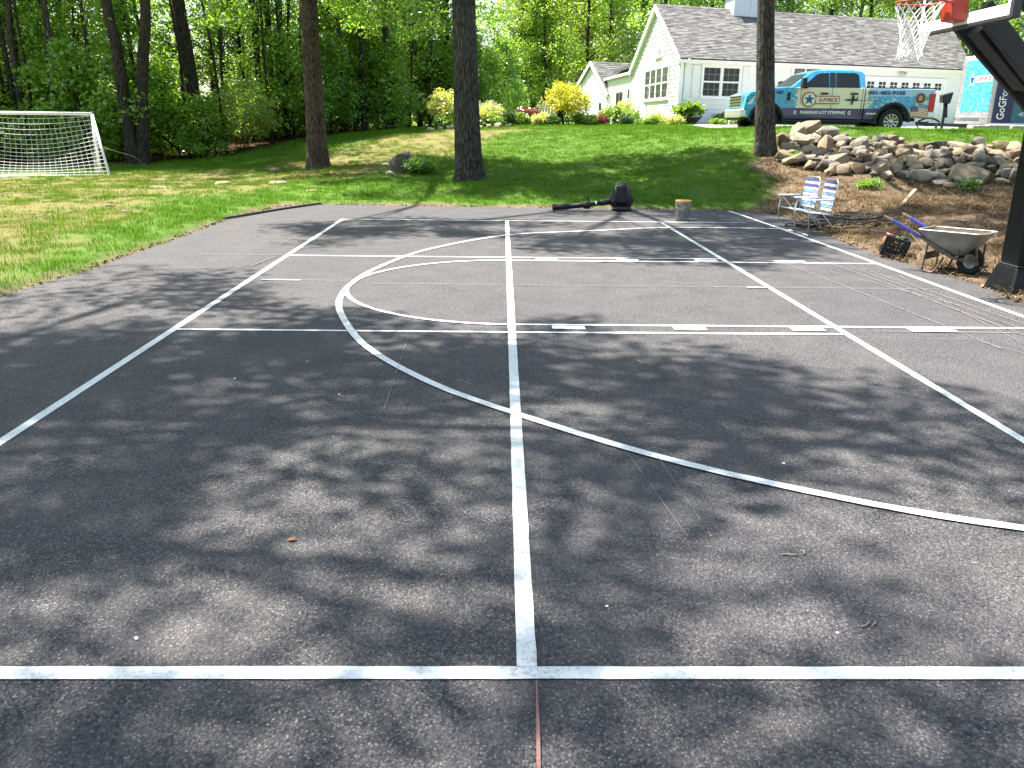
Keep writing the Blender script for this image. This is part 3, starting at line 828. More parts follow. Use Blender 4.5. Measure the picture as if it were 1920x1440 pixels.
fgp = lambda a, z: Vector((frr.x, frr.y, 0)) + gdir*a + Vector((0,0,z))
m = MB(); siding(m, fgp, lambda z: max(0, (z-frr.z)/(fa.z-frr.z))*2.6, lambda z: gl-max(0, (z-fl.z)/(fa.z-fl.z))*2.7, lo+.1, fa.z-.2, gn); o = hb(m, "far_wing_siding", M_SIDE, fix=False); tag(o, kind="stuff")
for a in (.75, 3.0): window(fgp, gn, a, a+.5, 2.0, 3.1, 1, 1, 1, cas=.08, name="far_wing_window", grid=False)
# low brick planter / step at the far wing
m = MB(); q = Vector((4.6, 44.6, 1.45))
bricks = []
for r_ in range(5):
    for c in range(9):
        c0 = q + fu*(c*.26+(r_ % 2)*.13) + Vector((0,0,r_*.085+.04))
        m.box(c0, (.25, .12, .075), Matrix.Rotation(.339, 3, 'Z'))
bw = thing("brick_step", "low reddish brick step beside the far white wing", "step", (4.6, 44.6, 1.45))
o = m.build("brick_courses", M_BRICK, bw); o.matrix_parent_inverse = Matrix.Translation(-bw.location); tag(o, kind="stuff")
# ------------------------------------------------------------------ lettering
def text_mesh(txt, size, depth=.003, align='CENTER', bold=0.0, shear=0.0, space=1.0):
    cu = bpy.data.curves.new("lettering", 'FONT')
    cu.body = txt; cu.size = size; cu.extrude = depth; cu.align_x = align; cu.align_y = 'CENTER'
    cu.offset = bold; cu.shear = shear; cu.space_character = space
    cu.resolution_u = 3
    ob = bpy.data.objects.new("lettering", cu); COL.objects.link(ob)
    dg = bpy.context.evaluated_depsgraph_get()
    me = bpy.data.meshes.new_from_object(ob.evaluated_get(dg))
    bpy.data.objects.remove(ob); bpy.data.curves.remove(cu)
    return me
def lettering(txt, size, parent, loc, mat, rot=(math.pi/2, 0, 0), name="lettering", width=None, **k):
    me = text_mesh(txt, size, **k); me.name = name
    me.materials.clear(); me.materials.append(mat)
    o = bpy.data.objects.new(name, me); link(o, parent); o.location = loc; o.rotation_euler = rot
    if width:
        xs = [v.co.x for v in me.vertices]; o.scale.x = width/(max(xs)-min(xs))
    return o
def disc_pts(cx, cz, r, n=28, a0=0): return [(cx+r*math.cos(a0+2*math.pi*i/n), cz+r*math.sin(a0+2*math.pi*i/n)) for i in range(n)]
def star_pts(cx, cz, r, r2=None, a0=math.pi/2):
    r2 = r2 or r*.40
    return [(cx+(r if i % 2 == 0 else r2)*math.cos(a0+i*math.pi/5), cz+(r if i % 2 == 0 else r2)*math.sin(a0+i*math.pi/5)) for i in range(10)]
def fan_star(mb, pts, c, y):
    n = len(pts); mb.add([(c[0], y, c[1])]+[(x, y, z) for x, z in pts], [(0, 1+(i+1) % n, 1+i) for i in range(n)])

def wrap_mat():
    t = NT("vehicle_wrap"); p = t.obj()
    s = t.n("ShaderNodeSeparateXYZ"); t.l(p, s.inputs[0]); X, Y, Z = s.outputs
    n1 = t.noise(t.scale(p, (1.6, .2, 3.2)), 1.7, 6, .6); n2 = t.noise(t.scale(p, (3, .3, 8)), 3.0, 6, .7)
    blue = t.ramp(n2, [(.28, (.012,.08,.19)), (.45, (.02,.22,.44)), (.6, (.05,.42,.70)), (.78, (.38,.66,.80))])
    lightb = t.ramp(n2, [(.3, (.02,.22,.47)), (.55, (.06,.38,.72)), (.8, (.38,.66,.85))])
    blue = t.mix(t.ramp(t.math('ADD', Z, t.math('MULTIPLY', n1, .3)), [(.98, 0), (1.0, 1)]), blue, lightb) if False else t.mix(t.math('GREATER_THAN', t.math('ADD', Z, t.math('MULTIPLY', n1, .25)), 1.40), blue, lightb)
    cream = t.mix(n1, (.72,.64,.47), (.82,.76,.63))
    w = t.math('MULTIPLY', t.math('SUBTRACT', n2, .5), 1.0)
    xa = t.math('ADD', X, w)
    m = t.math('MULTIPLY', t.math('GREATER_THAN', xa, 1.72), t.math('LESS_THAN', t.math('ADD', X, t.math('MULTIPLY', w, 1.5)), 4.05))
    m = t.math('MULTIPLY', m, t.math('LESS_THAN', Z, 1.43))
    tan = t.mix(t.math('GREATER_THAN', n1, .56), blue, t.mix(.5, cream, (.35,.42,.36)))
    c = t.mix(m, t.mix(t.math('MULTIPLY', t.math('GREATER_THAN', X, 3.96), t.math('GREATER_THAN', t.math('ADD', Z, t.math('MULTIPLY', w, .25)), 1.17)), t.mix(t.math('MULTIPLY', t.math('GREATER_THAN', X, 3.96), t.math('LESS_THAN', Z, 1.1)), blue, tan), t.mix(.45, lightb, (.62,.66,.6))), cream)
    pz = t.math('MULTIPLY', t.math('LESS_THAN', Z, .79), t.math('MULTIPLY', t.math('GREATER_THAN', X, 1.30), t.math('LESS_THAN', X, 4.42)))
    c = t.mix(pz, c, (.055,.035,.13))
    t.principled(c, .25, 0, None, .5, Coat_Weight=.5, Coat_Roughness=.08)
    return t.mat
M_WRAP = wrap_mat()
M_BLK = simple("black_plastic", (.008,.008,.009), .55, var=.2, vscale=8)
M_RUB = simple("tyre_rubber", (.012,.012,.011), .85, var=.2, bump=.2)
M_CHROME = simple("bright_chrome", (.66,.66,.66), .32, .75, var=.08)
M_ALLOY = simple("cast_alloy", (.55,.53,.50), .32, .85, var=.1)
M_TINT = glass_mat("tinted_glass", (.012,.013,.015))
M_RED = simple("red_lens", (.45,.02,.03), .2, var=.1)
M_WHITE = simple("white_vinyl", (.80,.80,.78), .4, var=.03)
M_NAVY = simple("navy_vinyl", (.012,.02,.10), .4, var=.1)
M_RUST = simple("rust_red_vinyl", (.33,.07,.035), .4, var=.1)
M_GOLD = simple("gold_vinyl", (.52,.36,.12), .4, var=.15)
M_BLUEV = simple("blue_vinyl", (.02,.07,.30), .35, var=.2)
M_CREAM = simple("cream_vinyl", (.76,.70,.55), .4, var=.05)
M_STEEL = simple("dark_steel", (.05,.05,.052), .5, .4)
M_GALV = simple("galvanised_metal", (.42,.43,.44), .4, .8)

def arc_xz(cx, cz, r, a0, a1, n=12): return [(cx+r*math.cos(a0+(a1-a0)*i/n), cz+r*math.sin(a0+(a1-a0)*i/n)) for i in range(n+1)]
TW = 2.0
truck = thing("pickup_truck", "crew cab pickup wrapped in blue and cream lettering, parked before the white house", "pickup truck", (7.56, 18.2, 1.535))
def sweep_side(mb, poly, ybot=0.0, curve=.05, z0=.3, z1=1.45):
    """profile extruded across the truck, sides bowed in a little towards top and bottom"""
    P = []
    for side in (0, 1):
        for x, z in poly:
            k = (z-.95)/.55; inn = curve*k*k
            P.append((x, inn if side == 0 else TW-inn, z))
    n = len(poly)
    mb.add(P, [list(range(n)), list(range(2*n-1, n-1, -1))] + [[(i+1) % n, i, n+i, n+(i+1) % n] for i in range(n)])
fa_ = arc_xz(.80, .42, .52, math.pi, 0)
cab = [(.06,.50)] + [(max(.06, x), max(z, .46)) for x, z in fa_] + [(1.38,.44),(3.915,.44),(3.915,1.42),(3.0,1.425),(1.47,1.43),(1.0,1.395),(.52,1.33),(.24,1.25),(.13,1.13),(.07,.8)]
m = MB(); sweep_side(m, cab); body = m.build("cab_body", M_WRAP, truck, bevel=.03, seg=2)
ra_ = arc_xz(4.87, .42, .53, math.pi, 0)
bed = [(3.945,.44),(4.30,.46)] + [(x, max(z, .46)) for x, z in ra_] + [(5.45,.50),(6.10,.53),(6.16,.72),(6.17,1.38),(6.13,1.405),(3.945,1.405)]
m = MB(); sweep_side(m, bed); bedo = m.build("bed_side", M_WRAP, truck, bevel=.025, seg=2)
# greenhouse
gp = [(1.50,1.40),(2.12,1.86),(2.32,1.935),(2.7,1.965),(3.5,1.96),(3.80,1.93),(3.90,1.84),(3.93,1.40)]
def gy_(z): return .045 + max(0, (z-1.42))/.54*.20
m = MB(); n = len(gp)
P = [(x, gy_(z), z) for x, z in gp] + [(x, TW-gy_(z), z) for x, z in gp]
m.add(P, [list(range(n)), list(range(2*n-1, n-1, -1))] + [[(i+1) % n, i, n+i, n+(i+1) % n] for i in range(n)])
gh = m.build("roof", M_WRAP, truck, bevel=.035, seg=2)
def side_panel(name, poly, mat, off=.006, parent=truck, green=True):
    m = MB(); pp = []
    for x, z in poly:
        y = gy_(z) if green else .05*((z-.95)/.55)**2
        pp.append((x, y-off, z))
    k = len(pp); back = [(x, y+.02, z) for x, y, z in pp]
    m.add(pp+back, [list(range(k))] + [[i, (i+1) % k, k+(i+1) % k, k+i] for i in range(k)])
    return m.build(name, mat, parent)
side_panel("window", [(1.90,1.445),(2.37,1.815),(2.50,1.85),(2.74,1.86),(2.74,1.445)], M_TINT)
side_panel("window", [(2.98,1.445),(2.98,1.865),(3.60,1.86),(3.70,1.80),(3.72,1.445)], M_TINT)
side_panel("pillar_trim", [(2.77,1.445),(2.77,1.865),(2.95,1.868),(2.95,1.445)], M_BLK)
side_panel("window_trim", [(1.86,1.415),(1.90,1.442),(3.74,1.442),(3.74,1.415)], M_BLK, .008)
m = MB()   # windscreen
for y0, y1, mt in ((.30, TW-.30, 0),):
    a, b = (1.55, 1.445), (2.10, 1.855)
    m.add([(a[0]-.02, .16, a[1]), (a[0]-.02, TW-.16, a[1]), (b[0]-.02, TW-.27, b[1]), (b[0]-.02, .27, b[1])], [(0,1,2,3)])
m.build("windscreen", M_TINT, truck)
# seams, handles, vents and mirrors
for x, za, zb in ((1.86,.50,1.42),(2.86,.50,1.42),(3.84,.55,1.42)):
    side_panel("door_seam", [(x-.006,za),(x-.006,zb),(x+.006,zb),(x+.006,za)], M_BLK, .003, green=False)
for x in (2.60, 3.56):
    m = MB(); m.box((x, -.012, 1.235), (.24, .045, .055)); m.build("door_handle", M_BLK, truck, bevel=.01)
side_panel("fender_vent", [(1.43,1.02),(1.43,1.25),(1.53,1.25),(1.51,1.02)], M_BLK, .008, green=False)
for s, y0 in ((-1, -.26), (1, TW+.02)):
    m = MB(); m.box((1.86, y0+.12, 1.54), (.13, .24, .30)); m.box((1.93, y0+.10 if s < 0 else y0+.1, 1.40), (.10, .22, .06))
    m.bar((1.95, y0+.12, 1.42), (1.98, .05 if s < 0 else TW-.05, 1.44), .06, .05)
    m.build("wing_mirror", M_BLK, truck, bevel=.03)
# rocker step
m = MB(); m.box((2.75, .0, .40), (2.9, .16, .06)); m.box((2.62, .5, .36), (2.5, .9, .14)); m.build("running_board", M_BLK, truck, bevel=.015)
m = MB(); m.box((3.0, 1.0, .52), (5.6, 1.2, .22)); m.box((4.87, 1.0, .40), (.14, 1.7, .14)); m.box((.8, 1.0, .42), (.12, 1.7, .12)); m.build("chassis", M_BLK, truck)
for cx, r in ((.80, .52), (4.87, .53)):
    for y0, y1 in ((-.03, .06), (TW-.06, TW+.03)):
        m = MB()
        o_, i_ = arc_xz(cx, .42, r+.045, math.pi*1.02, -.02*math.pi, 16), arc_xz(cx, .42, r-.02, math.pi*1.02, -.02*math.pi, 16)
        for i in range(16):
            q = [o_[i], o_[i+1], i_[i+1], i_[i]]
            m.hexa([(x, y0, z) for x, z in q] + [(x, y1, z) for x, z in q])
        m.build("wheel_arch", M_BLK, truck)
    m = MB(); m.prism(arc_xz(cx, .42, r-.01, math.pi, 0, 14), .25, .27); m.build("arch_liner", M_BLK, truck)
def wheel(x, y, flip):
    w = MB(); T = Matrix.Translation((x, y, .40)) @ Matrix.Rotation(math.pi/2 if not flip else -math.pi/2, 4, 'X')
    w.lathe([(.24,-.13),(.36,-.135),(.393,-.11),(.40,-.06),(.40,.06),(.393,.11),(.36,.135),(.245,.13),(.235,.10),(.235,-.10),(.24,-.13)], 36, T)
    for i in range(36):
        a = 2*math.pi*i/36
        w.box(T @ Vector((.40*math.cos(a), .40*math.sin(a), .055*(1 if i % 2 else -1))), (.02,.025,.06), (T.to_3x3() @ Matrix.Rotation(a, 3, 'Z')))
    wo_ = w.build("wheel", M_RUB, truck)
    r = MB(); r.lathe([(.245,.10),(.235,.115),(.222,.10),(.21,.03),(.0,.03)], 36, T); r.build("rim", M_STEEL, wo_)
    s = MB()
    s.lathe([(.245,.105),(.238,.122),(.222,.122),(.215,.10)], 36, T)
    for i in range(10):
        a = 2*math.pi*i/10; MR = T @ Matrix.Rotation(a, 4, 'Z')
        s.hexa([MR @ Vector(q) for q in ((.07,-.022,.06),(.225,-.036,.08),(.225,.036,.08),(.07,.022,.06),(.07,-.014,.095),(.222,-.026,.112),(.222,.026,.112),(.07,.014,.095))])
    s.lathe([(.085,.06),(.085,.10),(.06,.125),(.0,.13)], 20, T)
    s.build("spokes", M_ALLOY, wo_)
for x in (.80, 4.87):
    wheel(x, .15, False); wheel(x, TW-.15, True)
# front end
m = MB(); m.box((.06, TW/2, .62), (.20, TW-.04, .26)); m.build("front_bumper", M_CHROME, truck, bevel=.05, seg=3)
m = MB(); m.box((.09, TW/2, .46), (.16, TW-.3, .12)); m.build("air_dam", M_BLK, truck, bevel=.02)
m = MB(); m.box((.09, TW/2, 1.0), (.10, TW-.62, .40)); g = m.build("grille", M_CHROME, truck, bevel=.02)
m = MB()
for k in range(4): m.box((.035, TW/2, .86+.09*k), (.03, TW-.72, .035))
m.build("grille_bar", M_BLK, g)
for y in (.22, TW-.22):
    m = MB(); m.hexa([(.10,y-.2,.84),(.36,y-.2,.90),(.36,y+.2,.90),(.10,y+.2,.84),(.15,y-.2,1.16),(.44,y-.2,1.19),(.44,y+.2,1.19),(.15,y+.2,1.16)]); hl = m.build("headlight", simple("headlight_lens", (.60,.62,.64), .1, var=.2), truck, bevel=.03)
    m = MB(); m.box((.16, y, .99), (.08, .42, .03)); m.build("lamp_bar", M_BLK, hl)
# rear end
m = MB(); m.hexa([(5.99,-.004,.73),(6.185,-.004,.72),(6.185,.2,.72),(5.99,.2,.73),(6.0,.0,1.26),(6.19,.0,1.27),(6.19,.2,1.27),(6.0,.2,1.26)]); m.build("tail_light", M_RED, truck, bevel=.012)
m = MB(); m.hexa([(5.99,TW-.2,.73),(6.185,TW-.2,.72),(6.185,TW+.004,.72),(5.99,TW+.004,.73),(6.0,TW-.2,1.26),(6.19,TW-.2,1.27),(6.19,TW,1.27),(6.0,TW,1.26)]); m.build("tail_light", M_RED, truck, bevel=.012)
m = MB(); m.box((6.13, TW/2, .62), (.26, TW+.02, .20)); m.build("rear_bumper", M_CHROME, truck, bevel=.035, seg=3)
m = MB(); m.box((6.17, TW/2, 1.05), (.04, TW-.45, .60)); m.build("tailgate", M_WRAP, truck, bevel=.01)
m = MB(); m.box((5.05, TW/2, 1.42), (2.2, TW-.1, .03)); m.build("bed_cover", M_BLK, truck, bevel=.01)
# print on the doors
def flat(name, shapes, mat, parent=truck, y=-.008):
    """shapes: list of closed (x,z) outlines laid on the near side"""
    m = MB()
    for pts in shapes:
        cx = sum(p[0] for p in pts)/len(pts); cz = sum(p[1] for p in pts)/len(pts)
        fan_star(m, pts, (cx, cz), y)
    return m.build(name, mat, parent, fix=False)
def ringpts(mb, cx, cz, r0, r1, y, n=32):
    a, b = disc_pts(cx, cz, r0, n), disc_pts(cx, cz, r1, n)
    mb.add([(x, y, z) for x, z in a]+[(x, y, z) for x, z in b], [(i, (i+1) % n, n+(i+1) % n, n+i) for i in range(n)])
sx, sz = 2.13, 1.05
m = MB(); ringpts(m, sx, sz, .235, .20, -.010); em = m.build("star_emblem", M_RUST, truck, fix=False)
flat("emblem_field", [disc_pts(sx, sz, .20)], M_CREAM, em, -.008)
flat("emblem_star_outline", [star_pts(sx, sz, .215)], M_WHITE, em, -.012)
flat("emblem_star", [star_pts(sx, sz, .185)], M_BLUEV, em, -.014)
def rect(x0, x1, z0, z1): return [(x0,z0),(x1,z0),(x1,z1),(x0,z1)]
nb = flat("name_box", [rect(2.33, 3.10, .925, 1.16)], M_RUST, truck, -.009)
flat("name_box_field", [rect(2.355, 3.075, .95, 1.135)], M_CREAM, nb, -.011)
lettering("G-FORCE", .15, nb, (2.73, -.013, 1.04), M_RUST, width=.60, bold=.006)
lettering("PARKING LOT STRIPING", .125, truck, (2.60, .001, .655), M_WHITE, width=1.46, bold=.004, shear=.15)
for x in (1.72, 3.47):
    m = MB(); k = 22; A = [(x+.058*math.cos(a), .655+.058*math.sin(a)) for a in np.linspace(.7, 2*math.pi-.7, k)]; B = [(x+.034*math.cos(a), .655+.034*math.sin(a)) for a in np.linspace(.7, 2*math.pi-.7, k)]
    for i in range(k-1): m.add([(A[i][0], -.004, A[i][1]), (A[i+1][0], -.004, A[i+1][1]), (B[i+1][0], -.004, B[i+1][1]), (B[i][0], -.004, B[i][1])], [(0,1,2,3)])
    fan_star(m, star_pts(x+.02, .66, .03), (x+.02, .66), -.004)
    m.build("ring_mark", M_WHITE, truck, fix=False)
lettering("401-402-9105", .15, truck, (4.60, -.006, 1.265), M_NAVY, width=1.20, bold=.005)
lettering("VET", .13, truck, (1.18, -.004, 1.25), M_NAVY, bold=.004)
flat("small_print", [rect(4.0+.034*i, 4.0+.034*i+.024, .615, .665-(.012 if i % 3 == 0 else 0)) for i in range(11)], M_WHITE, truck, -.002)
# aeroplane silhouette with its trailing line
px, pz = 3.46, 1.04
plane = [(px-.22,pz+.01),(px-.10,pz+.035),(px+.02,pz+.03),(px+.05,pz+.15),(px+.10,pz+.155),(px+.115,pz+.04),(px+.19,pz+.04),(px+.215,pz+.115),(px+.235,pz+.115),(px+.23,pz+.02),(px+.245,pz-.005),(px+.20,pz-.02),(px+.11,pz-.02),(px+.06,pz-.14),(px+.02,pz-.14),(px+.03,pz-.02),(px-.10,pz-.02)]
m = MB(); m.add([(x, -.010, z) for x, z in plane], [list(range(len(plane)))]); m.build("aeroplane_print", M_BLK, truck, fix=False)
flat("trail_line", [rect(3.70, 4.45, 1.03, 1.042)], M_BLK, truck, -.007)
# round service seal
qx, qz = 5.70, 1.12
m = MB(); ringpts(m, qx, qz, .175, .15, -.006); se = m.build("round_seal", M_GOLD, truck, fix=False)
m = MB(); ringpts(m, qx, qz, .15, .105, -.007); m.build("seal_band", M_NAVY, se, fix=False)
flat("seal_field", [disc_pts(qx, qz, .105)], M_RUST, se, -.007)
flat("seal_globe", [disc_pts(qx, qz-.015, .05), [(qx-.07,qz+.03),(qx,qz+.085),(qx+.07,qz+.03),(qx,qz+.045)]], M_GOLD, se, -.009)
# flag
m = MB(); fx0, fx1 = 5.44, 5.985
def fz(x, k): return .545 + k*.30 + .025*math.sin((x-fx0)*9)
for st in range(13):
    N = 14
    for i in range(N):
        xa, xb = fx0+(fx1-fx0)*i/N, fx0+(fx1-fx0)*(i+1)/N
        m.mi = 0 if st % 2 == 0 else 1
        if st >= 6 and i < 6: continue
        m.add([(xa, -.006, fz(xa, st/13)), (xb, -.006, fz(xb, st/13)), (xb, -.006, fz(xb, (st+1)/13)), (xa, -.006, fz(xa, (st+1)/13))], [(0,1,2,3)])
m.mi = 2
for i in range(6):
    xa, xb = fx0+(fx1-fx0)*i/14, fx0+(fx1-fx0)*(i+1)/14
    m.add([(xa, -.006, fz(xa, 6/13)), (xb, -.006, fz(xb, 6/13)), (xb, -.006, fz(xb, 1)), (xa, -.006, fz(xa, 1))], [(0,1,2,3)])
fl_ = m.build("flag_print", [simple("flag_red", (.40,.06,.05), .4), M_CREAM, M_NAVY], truck, fix=False)
flat("flag_star", [star_pts(fx0+.03+.042*i+.02*(j % 2), fz(fx0+.03+.042*i, .54+.115*j), .012) for i in range(5) for j in range(4)], M_WHITE, fl_, -.008)

# ------------------------------------------------------------------ enclosed trailer
TX, TY, TZ = 15.58, 18.2, 1.535
trailer = thing("enclosed_trailer", "enclosed cargo trailer with ribbed nose and blue graphics, hitched behind the wrapped pickup", "trailer", (TX, TY, TZ))
M_TRSIDE = None
def camo(name, stops, sc=(3, 3, 9)):
    t = NT(name); p = t.obj()
    n2 = t.noise(t.scale(p, sc), 1.6, 6, .7)
    t.principled(t.ramp(n2, stops), .3, 0, None, .5); return t.mat
M_CAMOL = camo("sky_blue_graphic", [(.25, (.01,.20,.42)), (.45, (.03,.42,.66)), (.6, (.12,.58,.80)), (.8, (.50,.76,.85))], (3, 3, 7))
M_CAMOD = camo("deep_blue_graphic", [(.25, (.012,.05,.09)), (.5, (.025,.13,.20)), (.75, (.08,.27,.34))])
M_RIB = simple("ribbed_aluminium", (.62,.61,.62), .32, .75, var=.08, vscale=3)
L_T, W_T, z0, z1 = 6.1, 2.05, .34, 2.5
m = MB(); m.hexa([(.03,0,z0),(L_T,0,z0),(L_T,W_T,z0),(.03,W_T,z0),(.03,0,z1-.05),(L_T,0,z1-.05),(L_T,W_T,z1-.05),(.03,W_T,z1-.05)]); tb = m.build("box_body", M_CAMOD, trailer)
m = MB(); m.box((L_T/2, W_T/2, z1-.02), (L_T+.02, W_T+.04, .07)); m.build("roof", M_WHITE, trailer, bevel=.02)
m = MB()
for (x, y) in ((.02,-.01),(.02,W_T+.01)): m.box((x, y, (z0+z1)/2), (.07,.05,z1-z0-.05))
m.build("corner_trim", M_GALV, trailer, bevel=.008)
m = MB(); m.box((L_T/2, -.012, z0-.01), (L_T, .05, .11)); m.build("lower_rail", M_WHITE, trailer)
m = MB(); m.box((L_T/2, W_T/2, z0-.12), (L_T-.2, W_T-.2, .12)); m.build("frame", M_BLK, trailer)
m = MB(); m.box((.36, -.011, (z0+z1)/2), (.66, .012, z1-z0-.12)); bd = m.build("side_band", simple("dark_navy_graphic", (.022,.018,.085), .35, var=.15, vscale=2), trailer)
lettering("GoGForce.com", .34, trailer, (.34, -.021, 1.40), M_WHITE, rot=(math.pi/2, -math.pi/2, 0), width=1.80, bold=.004)
lettering("401-402-9105", .17, trailer, (1.55, -.006, .66), M_WHITE, width=1.25)
# ribbed nose with graphic panel
m = MB()
nr = 46
for i in range(nr):
    za = z0+(z1-.1-z0)*i/nr
    m.hexa([(-.006, .03, za), (-.028, .03, za+.012), (-.028, W_T-.03, za+.012), (-.006, W_T-.03, za), (-.006, .03, za+.046), (-.028, .03, za+.034), (-.028, W_T-.03, za+.034), (-.006, W_T-.03, za+.046)])
m.box((.01, W_T/2, (z0+z1)/2), (.03, W_T-.04, z1-z0-.08))
ns = m.build("nose_rib", M_RIB, trailer); tag(ns, kind="stuff")
m = MB(); m.box((-.033, W_T*.46, 1.56), (.008, W_T*.83, 1.62)); gp_ = m.build("nose_graphic", M_CAMOL, trailer)
def yz(pts, x): return [(x, y, z) for y, z in pts]
m = MB(); sp = star_pts(1.32, 1.76, .26); m.add([(-.040, 1.32, 1.76)]+yz(sp, -.040), [(0, 1+i, 1+(i+1) % 10) for i in range(10)]); m.build("star_outline", M_WHITE, gp_, fix=False)
m = MB(); sp = star_pts(1.32, 1.76, .2); m.add([(-.043, 1.32, 1.76)]+yz(sp, -.043), [(0, 1+i, 1+(i+1) % 10) for i in range(10)]); m.build("star", M_BLUEV, gp_, fix=False)
m = MB(); m.box((-.041, .62, 1.76), (.004, 1.0, .20)); nb2 = m.build("name_box", M_WHITE, gp_)
lettering("G-FORCE", .17, nb2, (-.046, .62, 1.76), M_RUST, rot=(math.pi/2, 0, -math.pi/2), width=.85, bold=.004)
# tongue, jack and coupling
m = MB()
m.bar((-1.55, W_T/2, .33), (.1, .35, .30), .08, .10); m.bar((-1.55, W_T/2, .33), (.1, W_T-.35, .30), .08, .10); m.box((-1.62, W_T/2, .36), (.3, .14, .12))
m.build("tongue", M_STEEL, trailer)
m = MB(); m.box((-.42, .62, .50), (.62, .5, .10)); m.build("step_plate", M_GALV, trailer, bevel=.01)
m = MB(); m.box((-1.0, .95, .55), (.07, .07, .95)); m.box((-1.0, .95, 1.0), (.09,.09,.2)); m.bar((-1.0,.95,1.02), (-.93,.95,.55), .09, .09); jk = m.build("jack_post", M_BLK, trailer)
m = MB(); m.hexa([(-1.17,.83,1.02),(-.90,.83,.98),(-.90,1.07,.98),(-1.17,1.07,1.02),(-1.19,.83,1.26),(-.83,.83,1.36),(-.83,1.07,1.36),(-1.19,1.07,1.26)]); m.build("jack_head", M_BLK, jk, bevel=.03)
m = MB()
for k in range(4):
    m.tube(catmull([(-1.95+.05*k, .9+.05*k, .40), (-1.75, .85, .16-.03*k), (-1.45+.1*k, .8, .10), (-1.25, .85, .30), (-1.1, .9, .42)], 6), .014, 5)
m.tube(catmull([(-1.9,.8,.42),(-1.7,.7,.52),(-1.4,.72,.5),(-1.2,.8,.42)], 6), .03, 6)
m.build("cable_loop", M_BLK, trailer)
for x in (3.2, 4.1):
    m = MB(); T = Matrix.Translation((x, .1, .30)) @ Matrix.Rotation(math.pi/2, 4, 'X')
    m.lathe([(.16,-.09),(.26,-.09),(.30,-.05),(.30,.05),(.26,.09),(.16,.09),(.0,.06)], 28, T); m.build("wheel", M_RUB, trailer)
# pale stone blocks under the nose
M_BLOCK = simple("pale_granite", (.34,.31,.26), .9, var=.3, vscale=9, bump=.5, bscale=30)
for i, (x, w) in enumerate(((14.95,.55),(15.55,.62),(16.15,.42))):
    m = MB(); m.box((0,0,0), (w, .4, .24)); 
    o = m.build("stone_block", M_BLOCK, None, bevel=.04, seg=2); o.location = (x, 17.62, tz(x, 17.6)+.10); o.rotation_euler = (0, 0, random.uniform(-.15, .15))
    tag(o, ["pale stone block lying under the trailer tongue, left end of the row", "long pale stone block under the corner of the trailer nose, middle of the row", "short pale stone block under the trailer side, right end of the row"][i], "stone block", "stone blocks under the trailer")
# ------------------------------------------------------------------ stones
def rock_mesh(name, mat, seed, pts=26, flat=1.0, sub=True):
    r = np.random.default_rng(seed)
    d = r.normal(size=(pts, 3)); d /= np.linalg.norm(d, axis=1)[:, None]
    d = np.sign(d)*np.abs(d)**.72
    d *= r.uniform(.82, 1.08, (pts, 1)); d[:, 2] *= flat
    bm = bmesh.new()
    for q in d: bm.verts.new(q)
    bmesh.ops.convex_hull(bm, input=bm.verts)
    for v in [v for v in bm.verts if not v.link_faces]: bm.verts.remove(v)
    bmesh.ops.bevel(bm, geom=list(bm.edges), offset=.06, segments=1, affect='EDGES', clamp_overlap=True)
    bmesh.ops.triangulate(bm, faces=bm.faces)
    me = bpy.data.meshes.new(name); bm.to_mesh(me); bm.free(); me.materials.append(mat); 
    me.polygons.foreach_set("use_smooth", [True]*len(me.polygons))
    try: me.set_sharp_from_angle(angle=R(24))
    except Exception: pass
    return me
def rock_mat(name, lo, mid, hi, lichen=(.27,.28,.22)):
    t = NT(name); p = t.pos(); o = t.objrand()
    n1 = t.noise(p, 5, 6, .65); n2 = t.noise(p, 26, 6, .7); n3 = t.noise(p, 90, 4, .7)
    f = t.math('ADD', t.math('MULTIPLY', n1, .55), t.math('MULTIPLY', n2, .45))
    c = t.ramp(f, [(.3, lo), (.5, mid), (.72, hi)])
    c = t.mix(t.ramp(t.noise(p, 9, 5, .7), [(.56, 0), (.66, .75)]), c, lichen)
    c = t.mix(t.math('MULTIPLY', t.ramp(n3, [(.35, 1), (.5, 0)]), .5), c, tuple(k*.45 for k in lo))
    c = t.mix(t.math('MULTIPLY', o, .35), c, (.20,.165,.125))
    t.principled(c, .92, 0, t.bump(t.math('ADD', f, t.math('MULTIPLY', n3, .4)), 1.0, .045), .25)
    return t.mat
ROCKM = [rock_mat("grey_fieldstone", (0.114,0.102,0.0859), (0.221,0.194,0.159), (0.32,0.282,0.23)),
         rock_mat("tan_fieldstone", (0.16,0.116,0.0732), (0.275,0.211,0.137), (0.381,0.303,0.21)),
         rock_mat("pale_fieldstone", (0.244,0.201,0.14), (0.357,0.303,0.222), (0.442,0.381,0.293)),
         rock_mat("pinkish_fieldstone", (0.205,0.127,0.0827), (0.32,0.211,0.14), (0.395,0.289,0.204)),
         rock_mat("brown_fieldstone", (0.114,0.0705,0.0446), (0.205,0.138,0.0891), (0.289,0.211,0.14)),
         rock_mat("dark_fieldstone", (0.0418,0.0388,0.033), (0.0952,0.0846,0.07), (0.167,0.148,0.121))]
ROCKS = [[rock_mesh("stone", m, 10*i+j, 15+3*j, .92) for j in range(4)] for i, m in enumerate(ROCKM)]
